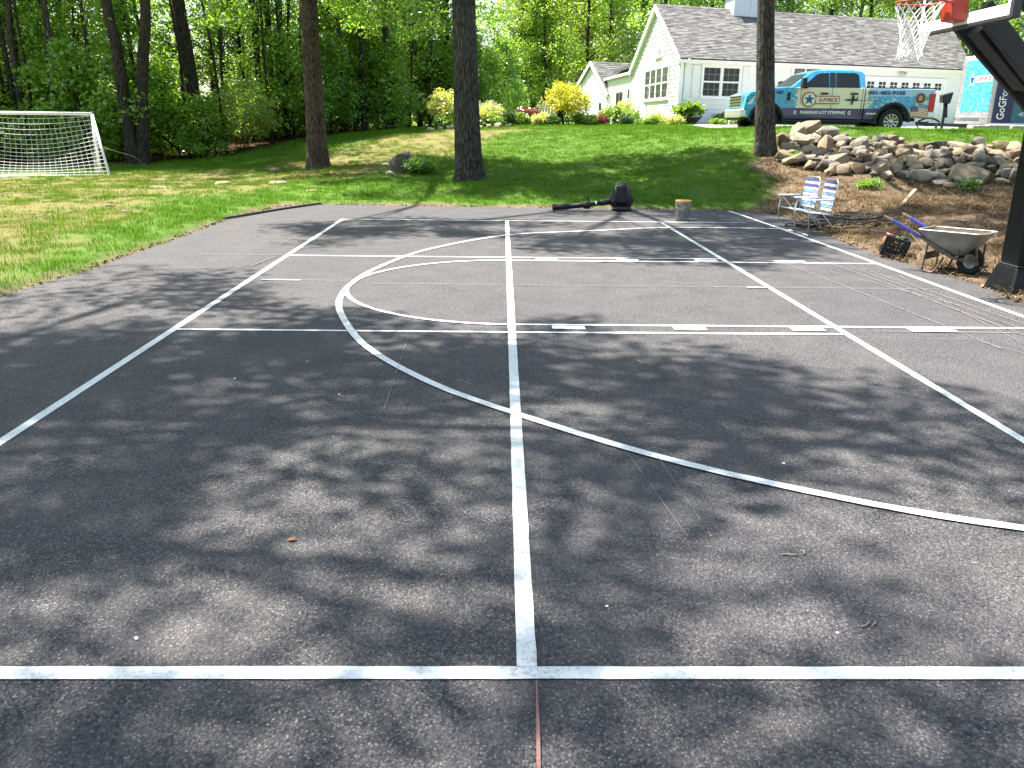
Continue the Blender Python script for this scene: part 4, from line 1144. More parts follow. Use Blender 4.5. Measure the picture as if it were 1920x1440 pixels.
STONES = [(7.79,13.72,1.61,0.21,0.21,1),(8.21,13.85,1.72,0.25,0.19,1),(8.56,13.51,1.59,0.27,0.16,0),(8.72,13.18,1.43,0.21,0.12,0),(7.77,13.17,1.42,0.27,0.16,2),(8.11,13.13,1.44,0.11,0.15,2),(8.26,12.78,1.3,0.17,0.21,3),(7.33,13.39,1.43,0.15,0.15,4),(8.71,12.88,1.31,0.11,0.09,1),(9.04,13.16,1.4,0.15,0.09,0),(9.4,13.3,1.43,0.13,0.08,1),(9.04,12.93,1.3,0.13,0.11,1),(9.19,12.82,1.26,0.22,0.18,0),(9.77,13.15,1.38,0.2,0.16,0),(10.01,12.89,1.28,0.14,0.13,4),(9.36,12.59,1.18,0.1,0.09,1),(8.69,12.55,1.18,0.18,0.09,0),(8.91,12.37,1.1,0.11,0.11,5),(7.3,12.77,1.24,0.17,0.13,1),(7.02,12.27,1.06,0.22,0.11,1),(7.22,11.95,0.97,0.27,0.11,1),(7.71,12.46,1.17,0.23,0.14,1),(7.89,12.16,1.07,0.17,0.16,0),(7.71,11.77,0.93,0.14,0.11,5),(8.06,12.0,1.0,0.14,0.11,0),(8.21,11.85,0.94,0.33,0.19,1),(8.5,11.74,0.89,0.14,0.09,4),(8.17,11.32,0.76,0.16,0.13,1),(8.55,11.43,0.79,0.2,0.15,4),(9.0,12.01,0.98,0.16,0.1,0),(9.27,12.2,1.05,0.13,0.11,2),(8.92,11.61,0.85,0.12,0.09,1),(9.27,11.87,0.94,0.18,0.12,0),(9.09,11.32,0.77,0.2,0.15,1),(9.62,12.09,1.01,0.11,0.11,0),(9.65,12.4,1.11,0.08,0.08,0),(9.65,11.9,0.95,0.11,0.08,1),(9.6,11.6,0.86,0.16,0.13,1),(9.43,11.28,0.76,0.15,0.13,1),(10.12,12.41,1.12,0.18,0.12,1),(10.41,12.56,1.17,0.13,0.1,2),(10.58,12.41,1.12,0.12,0.1,2),(10.07,12.01,0.99,0.2,0.11,1),(10.08,11.7,0.89,0.17,0.11,1),(9.59,10.98,0.68,0.15,0.09,2),(10.03,11.42,0.81,0.15,0.11,1),(10.37,11.8,0.93,0.11,0.08,2),(9.91,10.92,0.67,0.25,0.2,2),(10.67,12.01,1.0,0.19,0.2,0),(11.21,12.92,1.29,0.27,0.15,5),(11.02,12.39,1.12,0.1,0.1,0),(11.27,12.6,1.19,0.1,0.1,0),(10.89,11.79,0.93,0.23,0.12,5),(11.2,12.09,1.03,0.14,0.06,0),(11.79,12.93,1.3,0.31,0.14,2),(11.57,12.52,1.16,0.2,0.1,1),(11.89,12.5,1.16,0.21,0.15,4),(11.91,12.09,1.03,0.17,0.13,3),(12.38,12.58,1.19,0.17,0.1,2),(12.53,12.43,1.14,0.23,0.1,1),(12.97,12.98,1.32,0.21,0.12,4),(13.19,12.76,1.24,0.19,0.1,4),(11.44,11.58,0.88,0.13,0.06,2),(10.98,10.86,0.67,0.41,0.24,1),(10.55,11.16,0.74,0.17,0.06,2),(10.29,10.81,0.64,0.16,0.11,0),(10.19,10.38,0.53,0.18,0.07,0),(10.26,10.17,0.48,0.14,0.07,1),(11.87,11.58,0.88,0.15,0.2,5),(12.21,11.68,0.91,0.23,0.18,5),(12.9,12.21,1.07,0.21,0.17,4),(12.84,11.83,0.96,0.14,0.11,3),(11.89,10.95,0.71,0.16,0.11,0),(11.64,10.46,0.58,0.15,0.05,2),(12.44,11.25,0.8,0.23,0.12,2),(12.09,10.79,0.68,0.11,0.17,0),(12.1,10.38,0.58,0.14,0.15,0),(12.1,12.63,1.2,0.13,0.09,1),(11.49,12.01,1.0,0.11,0.11,5),(11.5,11.29,0.8,0.16,0.14,5),(10.93,11.4,0.82,0.16,0.11,5),(10.25,11.11,0.73,0.12,0.12,5),(8.8,11.87,0.93,0.11,0.09,5),(13.34,12.34,1.11,0.2,0.17,1),(12.96,11.47,0.87,0.21,0.18,0),(12.43,10.6,0.64,0.19,0.15,1),(13.5,12.24,1.08,0.22,0.17,4),(13.45,11.69,0.93,0.23,0.2,1),(12.92,10.8,0.7,0.24,0.19,0),(13.9,12.03,1.03,0.22,0.16,1),(13.37,11.02,0.76,0.23,0.18,4),(12.5,10.36,0.59,0.15,0.1,0)]
wall = thing("dry_stone_wall", "rough dry stone retaining wall of piled fieldstones between the upper grass and the brown slope", "stone wall", (9.5, 12, .5))
wall_inv = Matrix.Translation(-wall.location)
def put_stone(x, y, z, a, b, c, par=wall, dep=None):
    o = bpy.data.objects.new("stone", random.choice(ROCKS[c])); link(o, par)
    if par is wall: o.matrix_parent_inverse = wall_inv
    o.location = (x, y, z); o.scale = (a*1.08, dep or (a+b)*.55, b*1.12); o.rotation_euler = (random.uniform(-.2,.2), random.uniform(-.25,.25), random.uniform(-.5,.5))
    return o
for x, y, z, a, b, c in STONES: put_stone(x, y-.16, z+.02, a*1.16, b*1.16, c)
# chinking stones in the gaps
base = [(6.9,11.6),(8.0,10.9),(9.6,10.6),(11.6,10.1),(14.5,9.4)]; top = [(7.7,13.9),(8.8,13.7),(10.4,13.4),(12.4,13.0),(15.2,12.3)]
for k in range(130):
    s = random.uniform(.02, .98)*4; i = int(s); f = s-i; t_ = random.uniform(0, .95)
    bx, by = [base[i][q]+(base[i+1][q]-base[i][q])*f for q in (0, 1)]; tx_, ty_ = [top[i][q]+(top[i+1][q]-top[i][q])*f for q in (0, 1)]
    x, y = bx+(tx_-bx)*t_, by+(ty_-by)*t_
    r_ = random.uniform(.07, .16)
    put_stone(x, y-.08, tz(x, y)+r_*.6, r_*1.2, r_, random.choice([0,0,1,1,2,4,5]))
# ------------------------------------------------------------------ loose rocks on the lawn
def lawn_rock(x, y, s, label, name="rock", mat=0, sink=.35, rz=0.0, cat="rock", grp=None):
    o = bpy.data.objects.new(name, ROCKS[mat][1]); link(o); o.scale = s; o.location = (x, y, tz(x, y)+s[2]*(.25-sink)); o.rotation_euler = (0.05, .1, rz)
    return tag(o, label, cat, grp)
boulder = bpy.data.objects.new("boulder", rock_mesh("boulder", ROCKM[5], 5, 34, 1.0)); link(boulder)
boulder.scale = (.50, .40, .42); boulder.location = (-2.78, 14.2, tz(-2.78, 14.2)+.16); boulder.rotation_euler = (0, -.25, .3)
tag(boulder, "dark rounded boulder half buried in the lawn left of the thick bare tree trunk", "boulder")
lawn_rock(-3.05, 13.95, (.30,.2,.12), "small grey stone lying against the front foot of the dark boulder", "rock", 0)
lawn_rock(-7.05, 16.6, (.26,.2,.13), "pale flat rock in the grass just left of the leftmost bare trunk beside the lawn", "rock", 1)
lawn_rock(-5.95, 12.9, (.33,.25,.10), "flat pale rock on the straw patch below the leftmost bare trunk", "rock", 1)
lawn_rock(-7.5, 13.1, (.26,.25,.10), "whitish flat rock sunk in the dry grass between goal and bare trunk", "rock", 1)
lawn_rock(-4.7, 11.2, (.2,.12,.06), "small half moon of pale stone in the turf near the far left court corner", "rock", 1)
lawn_rock(-7.9, 7.4, (.11,.08,.07), "small brown rock on the bare patch of dry lawn, left of a pair", "rock", 4)
lawn_rock(-7.2, 6.5, (.09,.08,.06), "left stone of a small brown pair on the bare patch of dry lawn", "rock", 4)
lawn_rock(-6.95, 6.45, (.08,.08,.06), "right stone of a small brown pair on the bare patch of dry lawn", "rock", 4)
lawn_rock(-8.6, 12.0, (.45,.25,.05), "low tan rock ledge showing through the dry lawn", "rock", 1)

# ------------------------------------------------------------------ basketball hoop
M_PAD = simple("black_vinyl_pad", (.0055,.006,.007), .42, var=.15, vscale=3, bump=.06, bscale=20, spec=.22)
M_HOOP = simple("hoop_red_orange", (.38,.035,.02), .4, var=.08)
M_NET = simple("white_net_cord", (.82,.80,.78), .8, var=.06)
M_FRAME = simple("board_frame_grey", (.045,.045,.05), .45, .3)
hoop = thing("basketball_hoop", "basketball hoop with clear backboard, red rim and black padded pole beside the court", "basketball hoop", (5.9, -.02, 0))
def H(m, name, mats, **k):
    o = m.build(name, mats, hoop, **k); o.matrix_parent_inverse = Matrix.Translation(-hoop.location); return o
PX0, PX1, PYc = 5.67, 6.02, -.02
m = MB(); m.hexa([(PX0,PYc-.18,.30),(PX1,PYc-.18,.30),(PX1,PYc+.18,.30),(PX0,PYc+.18,.30),(PX0-.02,PYc-.18,1.88),(PX1,PYc-.18,1.88),(PX1,PYc+.18,1.88),(PX0-.02,PYc+.18,1.88)]); H(m, "pole_pad", M_PAD, bevel=.03, seg=3)
m = MB(); m.hexa([(PX0-.10,PYc-.30,.0),(PX1+.12,PYc-.30,.0),(PX1+.12,PYc+.26,.0),(PX0-.10,PYc+.26,.0),(PX0-.015,PYc-.195,.30),(PX1+.015,PYc-.195,.30),(PX1+.015,PYc+.195,.30),(PX0-.015,PYc+.195,.30)]); H(m, "base_pad", M_PAD, bevel=.025, seg=3)
m = MB(); m.box(((PX0+PX1)/2, PYc, .305), (PX1-PX0+.035, .395, .012)); H(m, "pad_seam", M_STEEL)
m = MB(); m.box((5.9, PYc-.05, -.01), (.62, .72, .035)); H(m, "ground_plate", M_WHITE)
m = MB(); m.box((5.86, PYc, 1.4), (.2, .2, 2.75)); H(m, "pole", M_STEEL, bevel=.01)
m = MB()
for y in (-.17, .17):
    m.bar((5.98, PYc+y, 1.78), (4.74, y*1.6, 2.93), .07, .20); 
    m.bar((5.90, PYc+y, 2.62), (4.74, y*1.6, 3.72), .06, .14)
m.bar((5.5, PYc, 2.24), (4.9, 0, 2.80), .24, .22)
m.bar((5.55, -.17, 2.2), (5.55, .17, 2.2), .06, .1); m.bar((5.1, -.2, 2.6), (5.1, .2, 2.6), .06, .1)
H(m, "extension_arm", M_BLK, bevel=.008)
BXF, BZ0, BZ1, BW = 4.68, 2.80, 3.87, .915
m = MB()
m.box((BXF+.02, 0, BZ0+.0), (.075, 2*BW, .075)); m.box((BXF+.02, 0, BZ1), (.075, 2*BW, .06))
for y in (-BW, BW): m.box((BXF+.02, y, (BZ0+BZ1)/2), (.08, .06, BZ1-BZ0+.07))
bbf = H(m, "backboard_frame", M_FRAME, bevel=.006)
t = NT("clear_acrylic"); pr_ = t.principled((.93,.95,.96), .03, 0, None, .5, Transmission_Weight=1.0, IOR=1.02); M_ACR = t.mat
m = MB(); m.box((BXF+.008, 0, (BZ0+BZ1)/2), (.012, 2*BW-.06, BZ1-BZ0-.06)); m.build("backboard_panel", M_ACR, bbf)
m = MB(); e = .055
m.box((BXF-.004, 0, BZ0+.075), (.003, 2*BW-.08, e)); m.box((BXF-.004, 0, BZ1-.06), (.003, 2*BW-.08, e))
for y in (-BW+.065, BW-.065): m.box((BXF-.004, y, (BZ0+BZ1)/2), (.003, e, BZ1-BZ0-.19))
for y in (-.29, .29): m.box((BXF-.004, y, 3.28), (.003, .05, .42))
m.box((BXF-.004, 0, 3.50), (.003, .53, .05)); m.box((BXF-.004, 0, 3.06), (.003, .53, .05))
m.build("board_line", M_WHITE, bbf)
m = MB(); m.box((BXF-.012, 0, BZ0+.02), (.016, 2*BW, .05)); m.build("edge_guard", simple("pale_edge_guard", (.66,.66,.68), .4), bbf)
RX, RZ, RR = 4.225, 3.01, .235
m = MB(); m.tube([(RX+RR*math.cos(a), RR*math.sin(a), RZ) for a in np.linspace(0, 2*math.pi, 41)], .011, 8, cap=False)
rimo = H(m, "rim", M_HOOP)
m = MB(); m.hexa([(4.52,-.12,2.84),(4.67,-.13,2.82),(4.67,.13,2.82),(4.52,.12,2.84),(4.49,-.12,3.03),(4.67,-.13,3.05),(4.67,.13,3.05),(4.49,.12,3.03)]); m.build("rim_mount", M_HOOP, rimo, bevel=.012)
m = MB(); m.bar((4.55,-.1,3.0),(4.40,-.16,3.0),.03,.02); m.bar((4.55,.1,3.0),(4.40,.16,3.0),.03,.02); m.build("rim_brace", M_HOOP, rimo)
net = MB(); NS = 12; rows = 6
def netp(a, r):
    f = r/rows; rad = RR*(1-.50*min(1, f*1.35)**.8) + (.008*math.sin(5*a+r) if r else 0)
    return Vector((RX+rad*math.cos(a) - .03*f, rad*math.sin(a), RZ-.012-.50*f - (.02*math.sin(3*a) if r == rows else 0)))
for k in range(NS):
    for dirn in (1, -1):
        pts = []
        for r in range(rows+1): pts.append(netp(2*math.pi*(k+dirn*r*.5)/NS, r))
        net.tube(catmull(pts, 2), .0055, 5, cap=False)
for r in (rows,):
    for k in range(NS): net.tube([netp(2*math.pi*(k+.0)/NS, r), netp(2*math.pi*(k+.5)/NS, r)+Vector((0,0,-.03)), netp(2*math.pi*(k+1)/NS, r)], .006, 5, cap=False)
net.build("net", M_NET, rimo)

# ------------------------------------------------------------------ soccer goal
M_GOAL = simple("white_goal_tube", (.80,.80,.78), .4, var=.05)
gr = thing("soccer_goal", "white soccer goal with sagging net on the left lawn by the trees", "soccer goal", (-13.5, 16.2, .07))
gd_ = Vector((-2.75, -.75, 0)).normalized(); gback = Vector((-gd_.y, gd_.x, 0)); gback = gback if gback.y < 0 else -gback
c_near = Vector((-11.99, 16.2, .08)); GWd = 4.6; dep = .95
c_post = Vector((-12.6, 17.05, .08))
def G(m, name, mats, **k):
    o = m.build(name, mats, gr, **k); o.matrix_parent_inverse = Matrix.Translation(-gr.location); return o
zt_, zb_ = 1.92, .14
pA, pB = c_post, c_post+gd_*GWd
def foot(p): return p + gback*dep + (gd_*-.42 if p is pA else gd_*.42)
up_ = lambda p, z: Vector((p.x, p.y, z))
m = MB(); m.tube([up_(pA, zt_), up_(pB, zt_)], .05, 10); G(m, "crossbar", M_GOAL)
for p in (pA, pB):
    m = MB(); m.tube([up_(p, .05), up_(p, zt_)], .05, 10); G(m, "goal_post", M_GOAL)
    m = MB(); m.tube([up_(p, zt_-.02), up_(foot(p), zb_)], .04, 8); G(m, "back_stay", M_GOAL)
    m = MB(); m.tube([up_(p, zb_), up_(foot(p), zb_)], .04, 8); G(m, "base_bar", M_GOAL)
m = MB(); m.tube([up_(foot(pA), zb_), up_(foot(pB), zb_)], .05, 10); G(m, "ground_bar", M_GOAL)
def gnet(a, s):
    """a along 0..1, s from the crossbar 0 to the ground bar 1, sagging outwards"""
    p = pA + gd_*(GWd*a - .42*s*(1-2*a)) + gback*(dep*s - .0)
    sag = math.sin(math.pi*min(1, a*1.3))*.26
    z = zt_-.06 + (zb_+.03-zt_+.06)*s - sag*math.sin(math.pi*min(1, s*.9+.1))*1.1
    p = p - gback*math.sin(math.pi*s)*.14*math.sin(math.pi*a)
    return Vector((p.x, p.y, max(.12, z)))
gn_ = MB(); NA, NSs = 34, 15
for j in range(NSs+1): gn_.tube([gnet(i/24, j/NSs) for i in range(25)], .0055, 4, cap=False)
for i in range(NA+1): gn_.tube([gnet(i/NA, j/10) for j in range(11)], .003, 4, cap=False)
for p0 in (pA, pB):
    for j in range(1, 9):
        s = j/9; z = zt_-(zt_-zb_)*s
        gn_.tube([up_(p0, z), up_(p0+gback*dep*s, z)], .006, 4, cap=False)
    for j in range(1, 5):
        s = j/5; gn_.tube([up_(p0+gback*dep*s, zt_-(zt_-zb_)*s), up_(p0+gback*dep*s, zb_)], .005, 4, cap=False)
G(gn_, "goal_net", M_NET)
m = MB(); m.tube([up_(pA, 1.0), pA+Vector((.75, .9, .55)), pA+Vector((1.1, 1.3, .05))], .008, 4); G(m, "guy_rope", simple("tan_rope", (.40,.30,.16), .9))

# ------------------------------------------------------------------ wheelbarrow
M_TRAY = simple("wheelbarrow_tray_grey", (.16,.16,.145), .5, .1, var=.22, vscale=5, bump=.12)
M_TRAYIN = simple("soiled_tray_inside", (.09,.07,.05), .85, .0, var=.35, vscale=6, bump=.3)
M_BWOOD = simple("blue_painted_wood", (.015,.022,.17), .5, var=.2)
M_RUSTY = simple("rusty_leg_steel", (.11,.085,.065), .7, .3, var=.4, vscale=12)
wb_ = thing("wheelbarrow", "grey wheelbarrow with blue handles parked on the brown slope beside the padded hoop pole", "wheelbarrow", (5.66, 1.12, tz(5.66, 1.2)-.0), rz=R(-50))
wb_.scale = (.84, .84, .92)
# local: +x forward to the wheel, z up
def tray_ring(z, x0, x1, w0, w1, n=9):
    """rounded outline, w0 rear half width, w1 front half width"""
    pts = []
    for i in range(n): a = math.pi/2*i/(n-1); pts.append((x1-.10+.10*math.cos(a-0)*1.0, (w1-.10)+.10*math.sin(a)))
    for i in range(n): a = math.pi/2*i/(n-1); pts.append((x0+.08-.08*math.sin(a), (w0-.08)+.08*math.cos(a)))
    full = pts + [(x, -y) for x, y in pts[::-1]]
    return [(x, y, z) for x, y in full]
rings = [tray_ring(.575, -.47, .47, .30, .31), tray_ring(.56, -.455, .455, .285, .295), tray_ring(.40, -.36, .33, .24, .235), tray_ring(.27, -.20, .20, .17, .165), tray_ring(.245, -.15, .15, .12, .12)]
# higher front, sloping lip
def lip(p): return (p[0], p[1], p[2] + .02*max(0, p[0]) )
m = MB(); k = len(rings[0])
for r_ in rings: m.v.extend([lip(q) for q in r_])
for i in range(len(rings)-1):
    for j in range(k): m.f.append([i*k+j, i*k+(j+1) % k, (i+1)*k+(j+1) % k, (i+1)*k+j]); m.m.append(0); m.s.append(True)
m.f.append([(len(rings)-1)*k+j for j in range(k)]); m.m.append(0); m.s.append(False)
tr = m.build("tray", [M_TRAY, M_TRAYIN], wb_)
m = MB(); ins_ = [[(x*.985, y*.985, z+.007) for x, y, z in r_] for r_ in rings[1:]]
for r_ in ins_: m.v.extend([lip(q) for q in r_])
for i in range(len(ins_)-1):
    for j in range(k): m.f.append([i*k+j, (i+1)*k+j, (i+1)*k+(j+1) % k, i*k+(j+1) % k]); m.m.append(0); m.s.append(True)
m.build("tray_lining", M_TRAYIN, tr, fix=False)
m = MB(); m.tube([lip(q) for q in rings[0]]+[lip(rings[0][0])], .011, 6, cap=False); m.build("rim", simple("rolled_rim", (.30,.28,.24), .45, .3), tr)
m = MB(); r2 = tray_ring(.30, -.22, .22, .18, .175)
m.add([lip(q) for q in r2], [list(range(len(r2)))]); m.build("soil", M_TRAYIN, tr)
for s in (-1, 1):
    m = MB(); m.bar((-.55, s*.28, .545), (.05, s*.19, .235), .045, .04); m.bar((.05, s*.19, .235), (.40, s*.085, .17), .045, .04); m.build("side_rail", M_RUSTY, wb_)
    m = MB(); m.bar((-.86, s*.305, .66), (-.40, s*.262, .47), .05, .045); hd = m.build("handle", M_BWOOD, wb_, bevel=.008)
    m = MB(); m.bar((-1.0, s*.318, .715), (-.84, s*.304, .652), .04, .04); m.build("grip", M_RUSTY, hd, bevel=.01)
    m = MB(); m.tube(catmull([(-.30, s*.235, .40), (-.33, s*.24, .05), (-.27, s*.24, .012), (-.16, s*.235, .02), (-.06, s*.2, .22)], 5), .016, 6); m.build("leg", M_RUSTY, wb_)
    m = MB(); m.bar((.14, s*.20, .20), (.14, s*.20, .41), .03, .012); m.bar((.36, s*.17, .42), (.38, s*.085, .17), .028, .012); m.build("tray_brace", M_RUSTY, wb_)
m = MB(); m.bar((-.31,-.24,.22),(-.31,.24,.22),.02,.10); m.bar((.45,-.13,.13),(.45,.13,.13),.03,.03); m.build("cross_brace", M_RUSTY, wb_)
m = MB(); T = Matrix.Translation((.25, 0, .19)) @ Matrix.Rotation(math.pi/2, 4, 'X')
m.lathe([(.10,-.045),(.15,-.05),(.18,-.035),(.19,0),(.18,.035),(.15,.05),(.10,.045),(.10,-.045)], 28, T)
for i in range(28):
    a = 2*math.pi*i/28; m.box(T @ Vector((.185*math.cos(a), .185*math.sin(a), 0)), (.014,.02,.07), T.to_3x3() @ Matrix.Rotation(a, 3, 'Z'))
wh = m.build("wheel", M_RUB, wb_)
m = MB(); m.lathe([(.11,-.03),(.10,-.012),(.03,-.03),(.03,.03),(.10,.012),(.11,.03)], 20, T); m.lathe([(.02,-.09),(.02,.09)], 8, T); m.build("rim", M_GALV, wh)

# ------------------------------------------------------------------ milk crate with odds and ends
M_CRATE = simple("black_crate_plastic", (.007,.007,.008), .5, var=.2)
cr = thing("milk_crate", "black plastic milk crate tipped on the slope edge, filled with garden oddments", "crate", (5.50, 2.46, tz(5.50, 2.46)+.02), rot=(R(6), R(14), R(-20)))
CS, CH = .33, .28
m = MB()
def crate_side(mb, M):
    t_ = .012
    def bx(x0, x1, z0, z1): mb.hexa([M @ Vector(q) for q in ((x0,-t_,z0),(x1,-t_,z0),(x1,t_,z0),(x0,t_,z0),(x0,-t_,z1),(x1,-t_,z1),(x1,t_,z1),(x0,t_,z1))])
    h = CS/2
    bx(-h, h, 0, .05); bx(-h, h, CH-.035, CH)
    bx(-h, -h+.045, .05, CH-.035); bx(h-.045, h, .05, CH-.035)
    for i in range(1, 5): x = -h+.045+(CS-.09)*i/5; bx(x-.007, x+.007, .05, CH-.10)
    for i in range(1, 4): z = .05+(CH-.15)*i/3; bx(-h+.045, h-.045, z-.008, z+.006)
    bx(-h+.045, -.07, CH-.10, CH-.035); bx(.07, h-.045, CH-.10, CH-.035)
for k in range(4): crate_side(m, Matrix.Rotation(k*math.pi/2, 4, 'Z') @ Matrix.Translation((0, -CS/2+.012, 0)))
m.box((0,0,.01), (CS-.02, CS-.02, .015))
m.build("crate_wall", M_CRATE, cr)
jar = thing("glass_jar", "small brown lidded jar sitting on top of the black milk crate", "jar", (5.41, 2.47, tz(5.5, 2.46)+.15), rot=(R(6), R(14), 0))
m = MB(); m.lathe([(0,0),(.07,0),(.075,.02),(.075,.11),(.05,.135),(.05,.15)], 18); m.build("body", simple("brown_jar", (.20,.09,.05), .2, var=.2), jar)
m = MB(); m.lathe([(0,.15),(.055,.15),(.06,.155),(.06,.178),(0,.18)], 18); m.build("lid", M_RUST, jar)
hb_ = thing("twig_bundle", "tangle of green and tan twigs stuffed in the right side of the black milk crate", "twigs", (5.56, 2.42, tz(5.5, 2.46)+.12))
m = MB()
for k in range(46):
    a = random.uniform(0, 6.28); q = Vector((random.uniform(-.09,.09), random.uniform(-.09,.09), random.uniform(-.02,.12)))
    m.tube([q, q+Vector((math.cos(a)*.05, math.sin(a)*.05, .05)), q+Vector((math.cos(a)*.1, math.sin(a)*.1, .06))], .006, 4)
m.build("twig", simple("dull_green_twig", (.10,.12,.05), .8, var=.4, vscale=20), hb_)
m = MB(); m.tube(catmull([(5.66,2.44,.40),(5.76,2.36,.27),(5.85,2.22,.12),(5.82,2.16,.05)], 6), .010, 6)
o = m.build("bent_stick", simple("grey_stick", (.20,.16,.11), .85, var=.3)); tag(o, "bent thin stick leaning from the crate onto the slope", "stick")

# ------------------------------------------------------------------ folding lawn chairs
M_TUBE = simple("aluminium_tube", (.62,.61,.58), .3, .8, var=.06)
M_ARM = simple("white_plastic_arm", (.45,.50,.54), .35, var=.05)
M_WEBB = simple("navy_webbing", (.02,.035,.17), .7, var=.15)
M_WEBW = simple("white_webbing", (.45,.49,.55), .7, var=.05)
M_WEBL = simple("light_blue_webbing", (.085,.20,.38), .7, var=.1)
def lawn_chair(name, label, loc, rz, twist=0.0, extra=True):
    c = thing(name, label, "lawn chair", loc, rz, "folding lawn chairs beside the court")
    c.scale = (.92, .92, .95)
    W, D, SH = .52, .46, .40   # local: faces -y
    m = MB()
    for s in (-1, 1): m.tube([(s*W/2,-D/2,SH+.02),(s*W/2,D/2,SH-.03)], .012, 7)
    m.tube([(-W/2,-D/2,SH+.02),(W/2,-D/2,SH+.02)], .012, 7); m.build("seat_frame", M_TUBE, c)
    m = MB()
    pts = [(-W/2+.02, D/2-.04, SH-.02), (-W/2+.02, D/2+.035, .92), (-W/2+.07, D/2+.045, .985), (W/2-.07, D/2+.045, .985), (W/2-.02, D/2+.035, .92), (W/2-.02, D/2-.04, SH-.02)]
    m.tube(pts, .012, 7); m.build("back_frame", M_TUBE, c)
    cols = [M_WEBB, M_WEBW, M_WEBB, M_WEBW, M_WEBL, M_WEBW, M_WEBL, M_WEBW, M_WEBL, M_WEBW]
    for k in range(10):
        f = k/10; y = D/2+.030-.062*f; z = .955-.53*f
        m = MB(); m.hexa([(-W/2+.03,y-.004,z-.036),(W/2-.03,y-.004,z-.036),(W/2-.03,y+.002,z-.036),(-W/2+.03,y+.002,z-.036),(-W/2+.03,y+.006,z),(W/2-.03,y+.006,z),(W/2-.03,y+.012,z),(-W/2+.03,y+.012,z)])
        m.build("back_strap", cols[k], c)
    for k in range(8):
        y = -D/2+.02+k*.056
        m = MB(); m.box((0, y+.02, SH+.022-.1*(k/8)*.5), (W-.02, .045, .005)); m.build("seat_strap", [M_WEBW, M_WEBL, M_WEBB, M_WEBL][k % 4], c)
    for s in (-1, 1):
        m = MB()
        prof = [(-.30,.028),(-.27,.045),(-.1,.04),(.1,.032),(.2,.026)]
        vs = []
        for y, w in prof: vs += [(s*W/2+s*.01-w, y, .635), (s*W/2+s*.01+w, y, .635), (s*W/2+s*.01+w*.8, y, .655), (s*W/2+s*.01-w*.8, y, .655)]
        nfp = len(prof)
        m.add(vs, [(i*4+a, i*4+(a+1) % 4, i*4+4+(a+1) % 4, i*4+4+a) for i in range(nfp-1) for a in range(4)] + [(0,1,2,3)[::-1], tuple((nfp-1)*4+a for a in range(4))])
        m.build("armrest", M_ARM, c, bevel=.004)
        m = MB(); m.tube([(s*(W/2+.012), -D/2+.0, .635), (s*(W/2+.012), -D/2-.03, .40), (s*(W/2+.012), -D/2+.02, .02)], .011, 7); m.build("front_leg", M_TUBE, c)
        m = MB(); m.tube([(s*(W/2-.012), -D/2+.03, .62), (s*(W/2-.012), D/2-.05, .24), (s*(W/2-.012), D/2+.14, .015)], .011, 7); m.build("rear_leg", M_TUBE, c)
    m = MB(); m.tube([(-(W/2+.012), -D/2+.02, .02), (W/2+.012, -D/2+.02, .02)], .011, 7); m.build("ground_bar", M_TUBE, c)
    m = MB(); m.tube([(-(W/2-.012), D/2+.14, .015), (W/2-.012, D/2+.14, .015)], .011, 7); m.build("ground_bar", M_TUBE, c)
    return c
lawn_chair("lawn_chair", "striped folding lawn chair, rear left one of the pair beside the hoses", (5.22, 5.62, tz(5.22,5.62)+.03), R(-76))
lawn_chair("lawn_chair", "striped folding lawn chair, nearer right one of the pair beside the hoses", (5.30, 5.02, tz(5.30,5.02)+.03), R(-83))
# black drip hose heap
M_HOSE = simple("black_hose", (.014,.014,.015), .5, var=.2)
hs = thing("hose_pile", "loose heap of thin black hose spread on the slope behind the lawn chairs", "hose", (6.0, 5.6, tz(6,5.6)))
m = MB()
for k in range(15):
    a0 = random.uniform(0, 6.28); cx, cy = 6.05+random.uniform(-.5,.75), 5.75+random.uniform(-.35,.45); rx, ry = random.uniform(.35,.85), random.uniform(.12,.32); ph = random.uniform(-.5,.3)
    pts = []
    for i in range(26):
        a = a0 + i*.19*random.uniform(.9,1.1); u_, v_ = rx*math.cos(a), ry*math.sin(a)
        x, y = cx+u_*math.cos(ph)-v_*math.sin(ph), cy+u_*math.sin(ph)+v_*math.cos(ph)
        pts.append((x, y, tz(x, y)+.03+.02*k*.5*abs(math.sin(a*.5))+random.uniform(0,.015)))
    m.tube(pts, .011, 5)
o = m.build("hose_loop", M_HOSE, hs); o.matrix_parent_inverse = Matrix.Translation(-hs.location)
# black edging hose at the far left corner
m = MB(); m.tube(catmull([(-5.42,6.15,.03),(-5.2,6.6,.03),(-4.95,7.5,.022),(-4.6,8.5,.022),(-4.15,9.42,.03)], 6), .022, 8)
o = m.build("edging_hose", M_HOSE); tag(o, "straight black hose lying across the far left corner of the court", "hose")

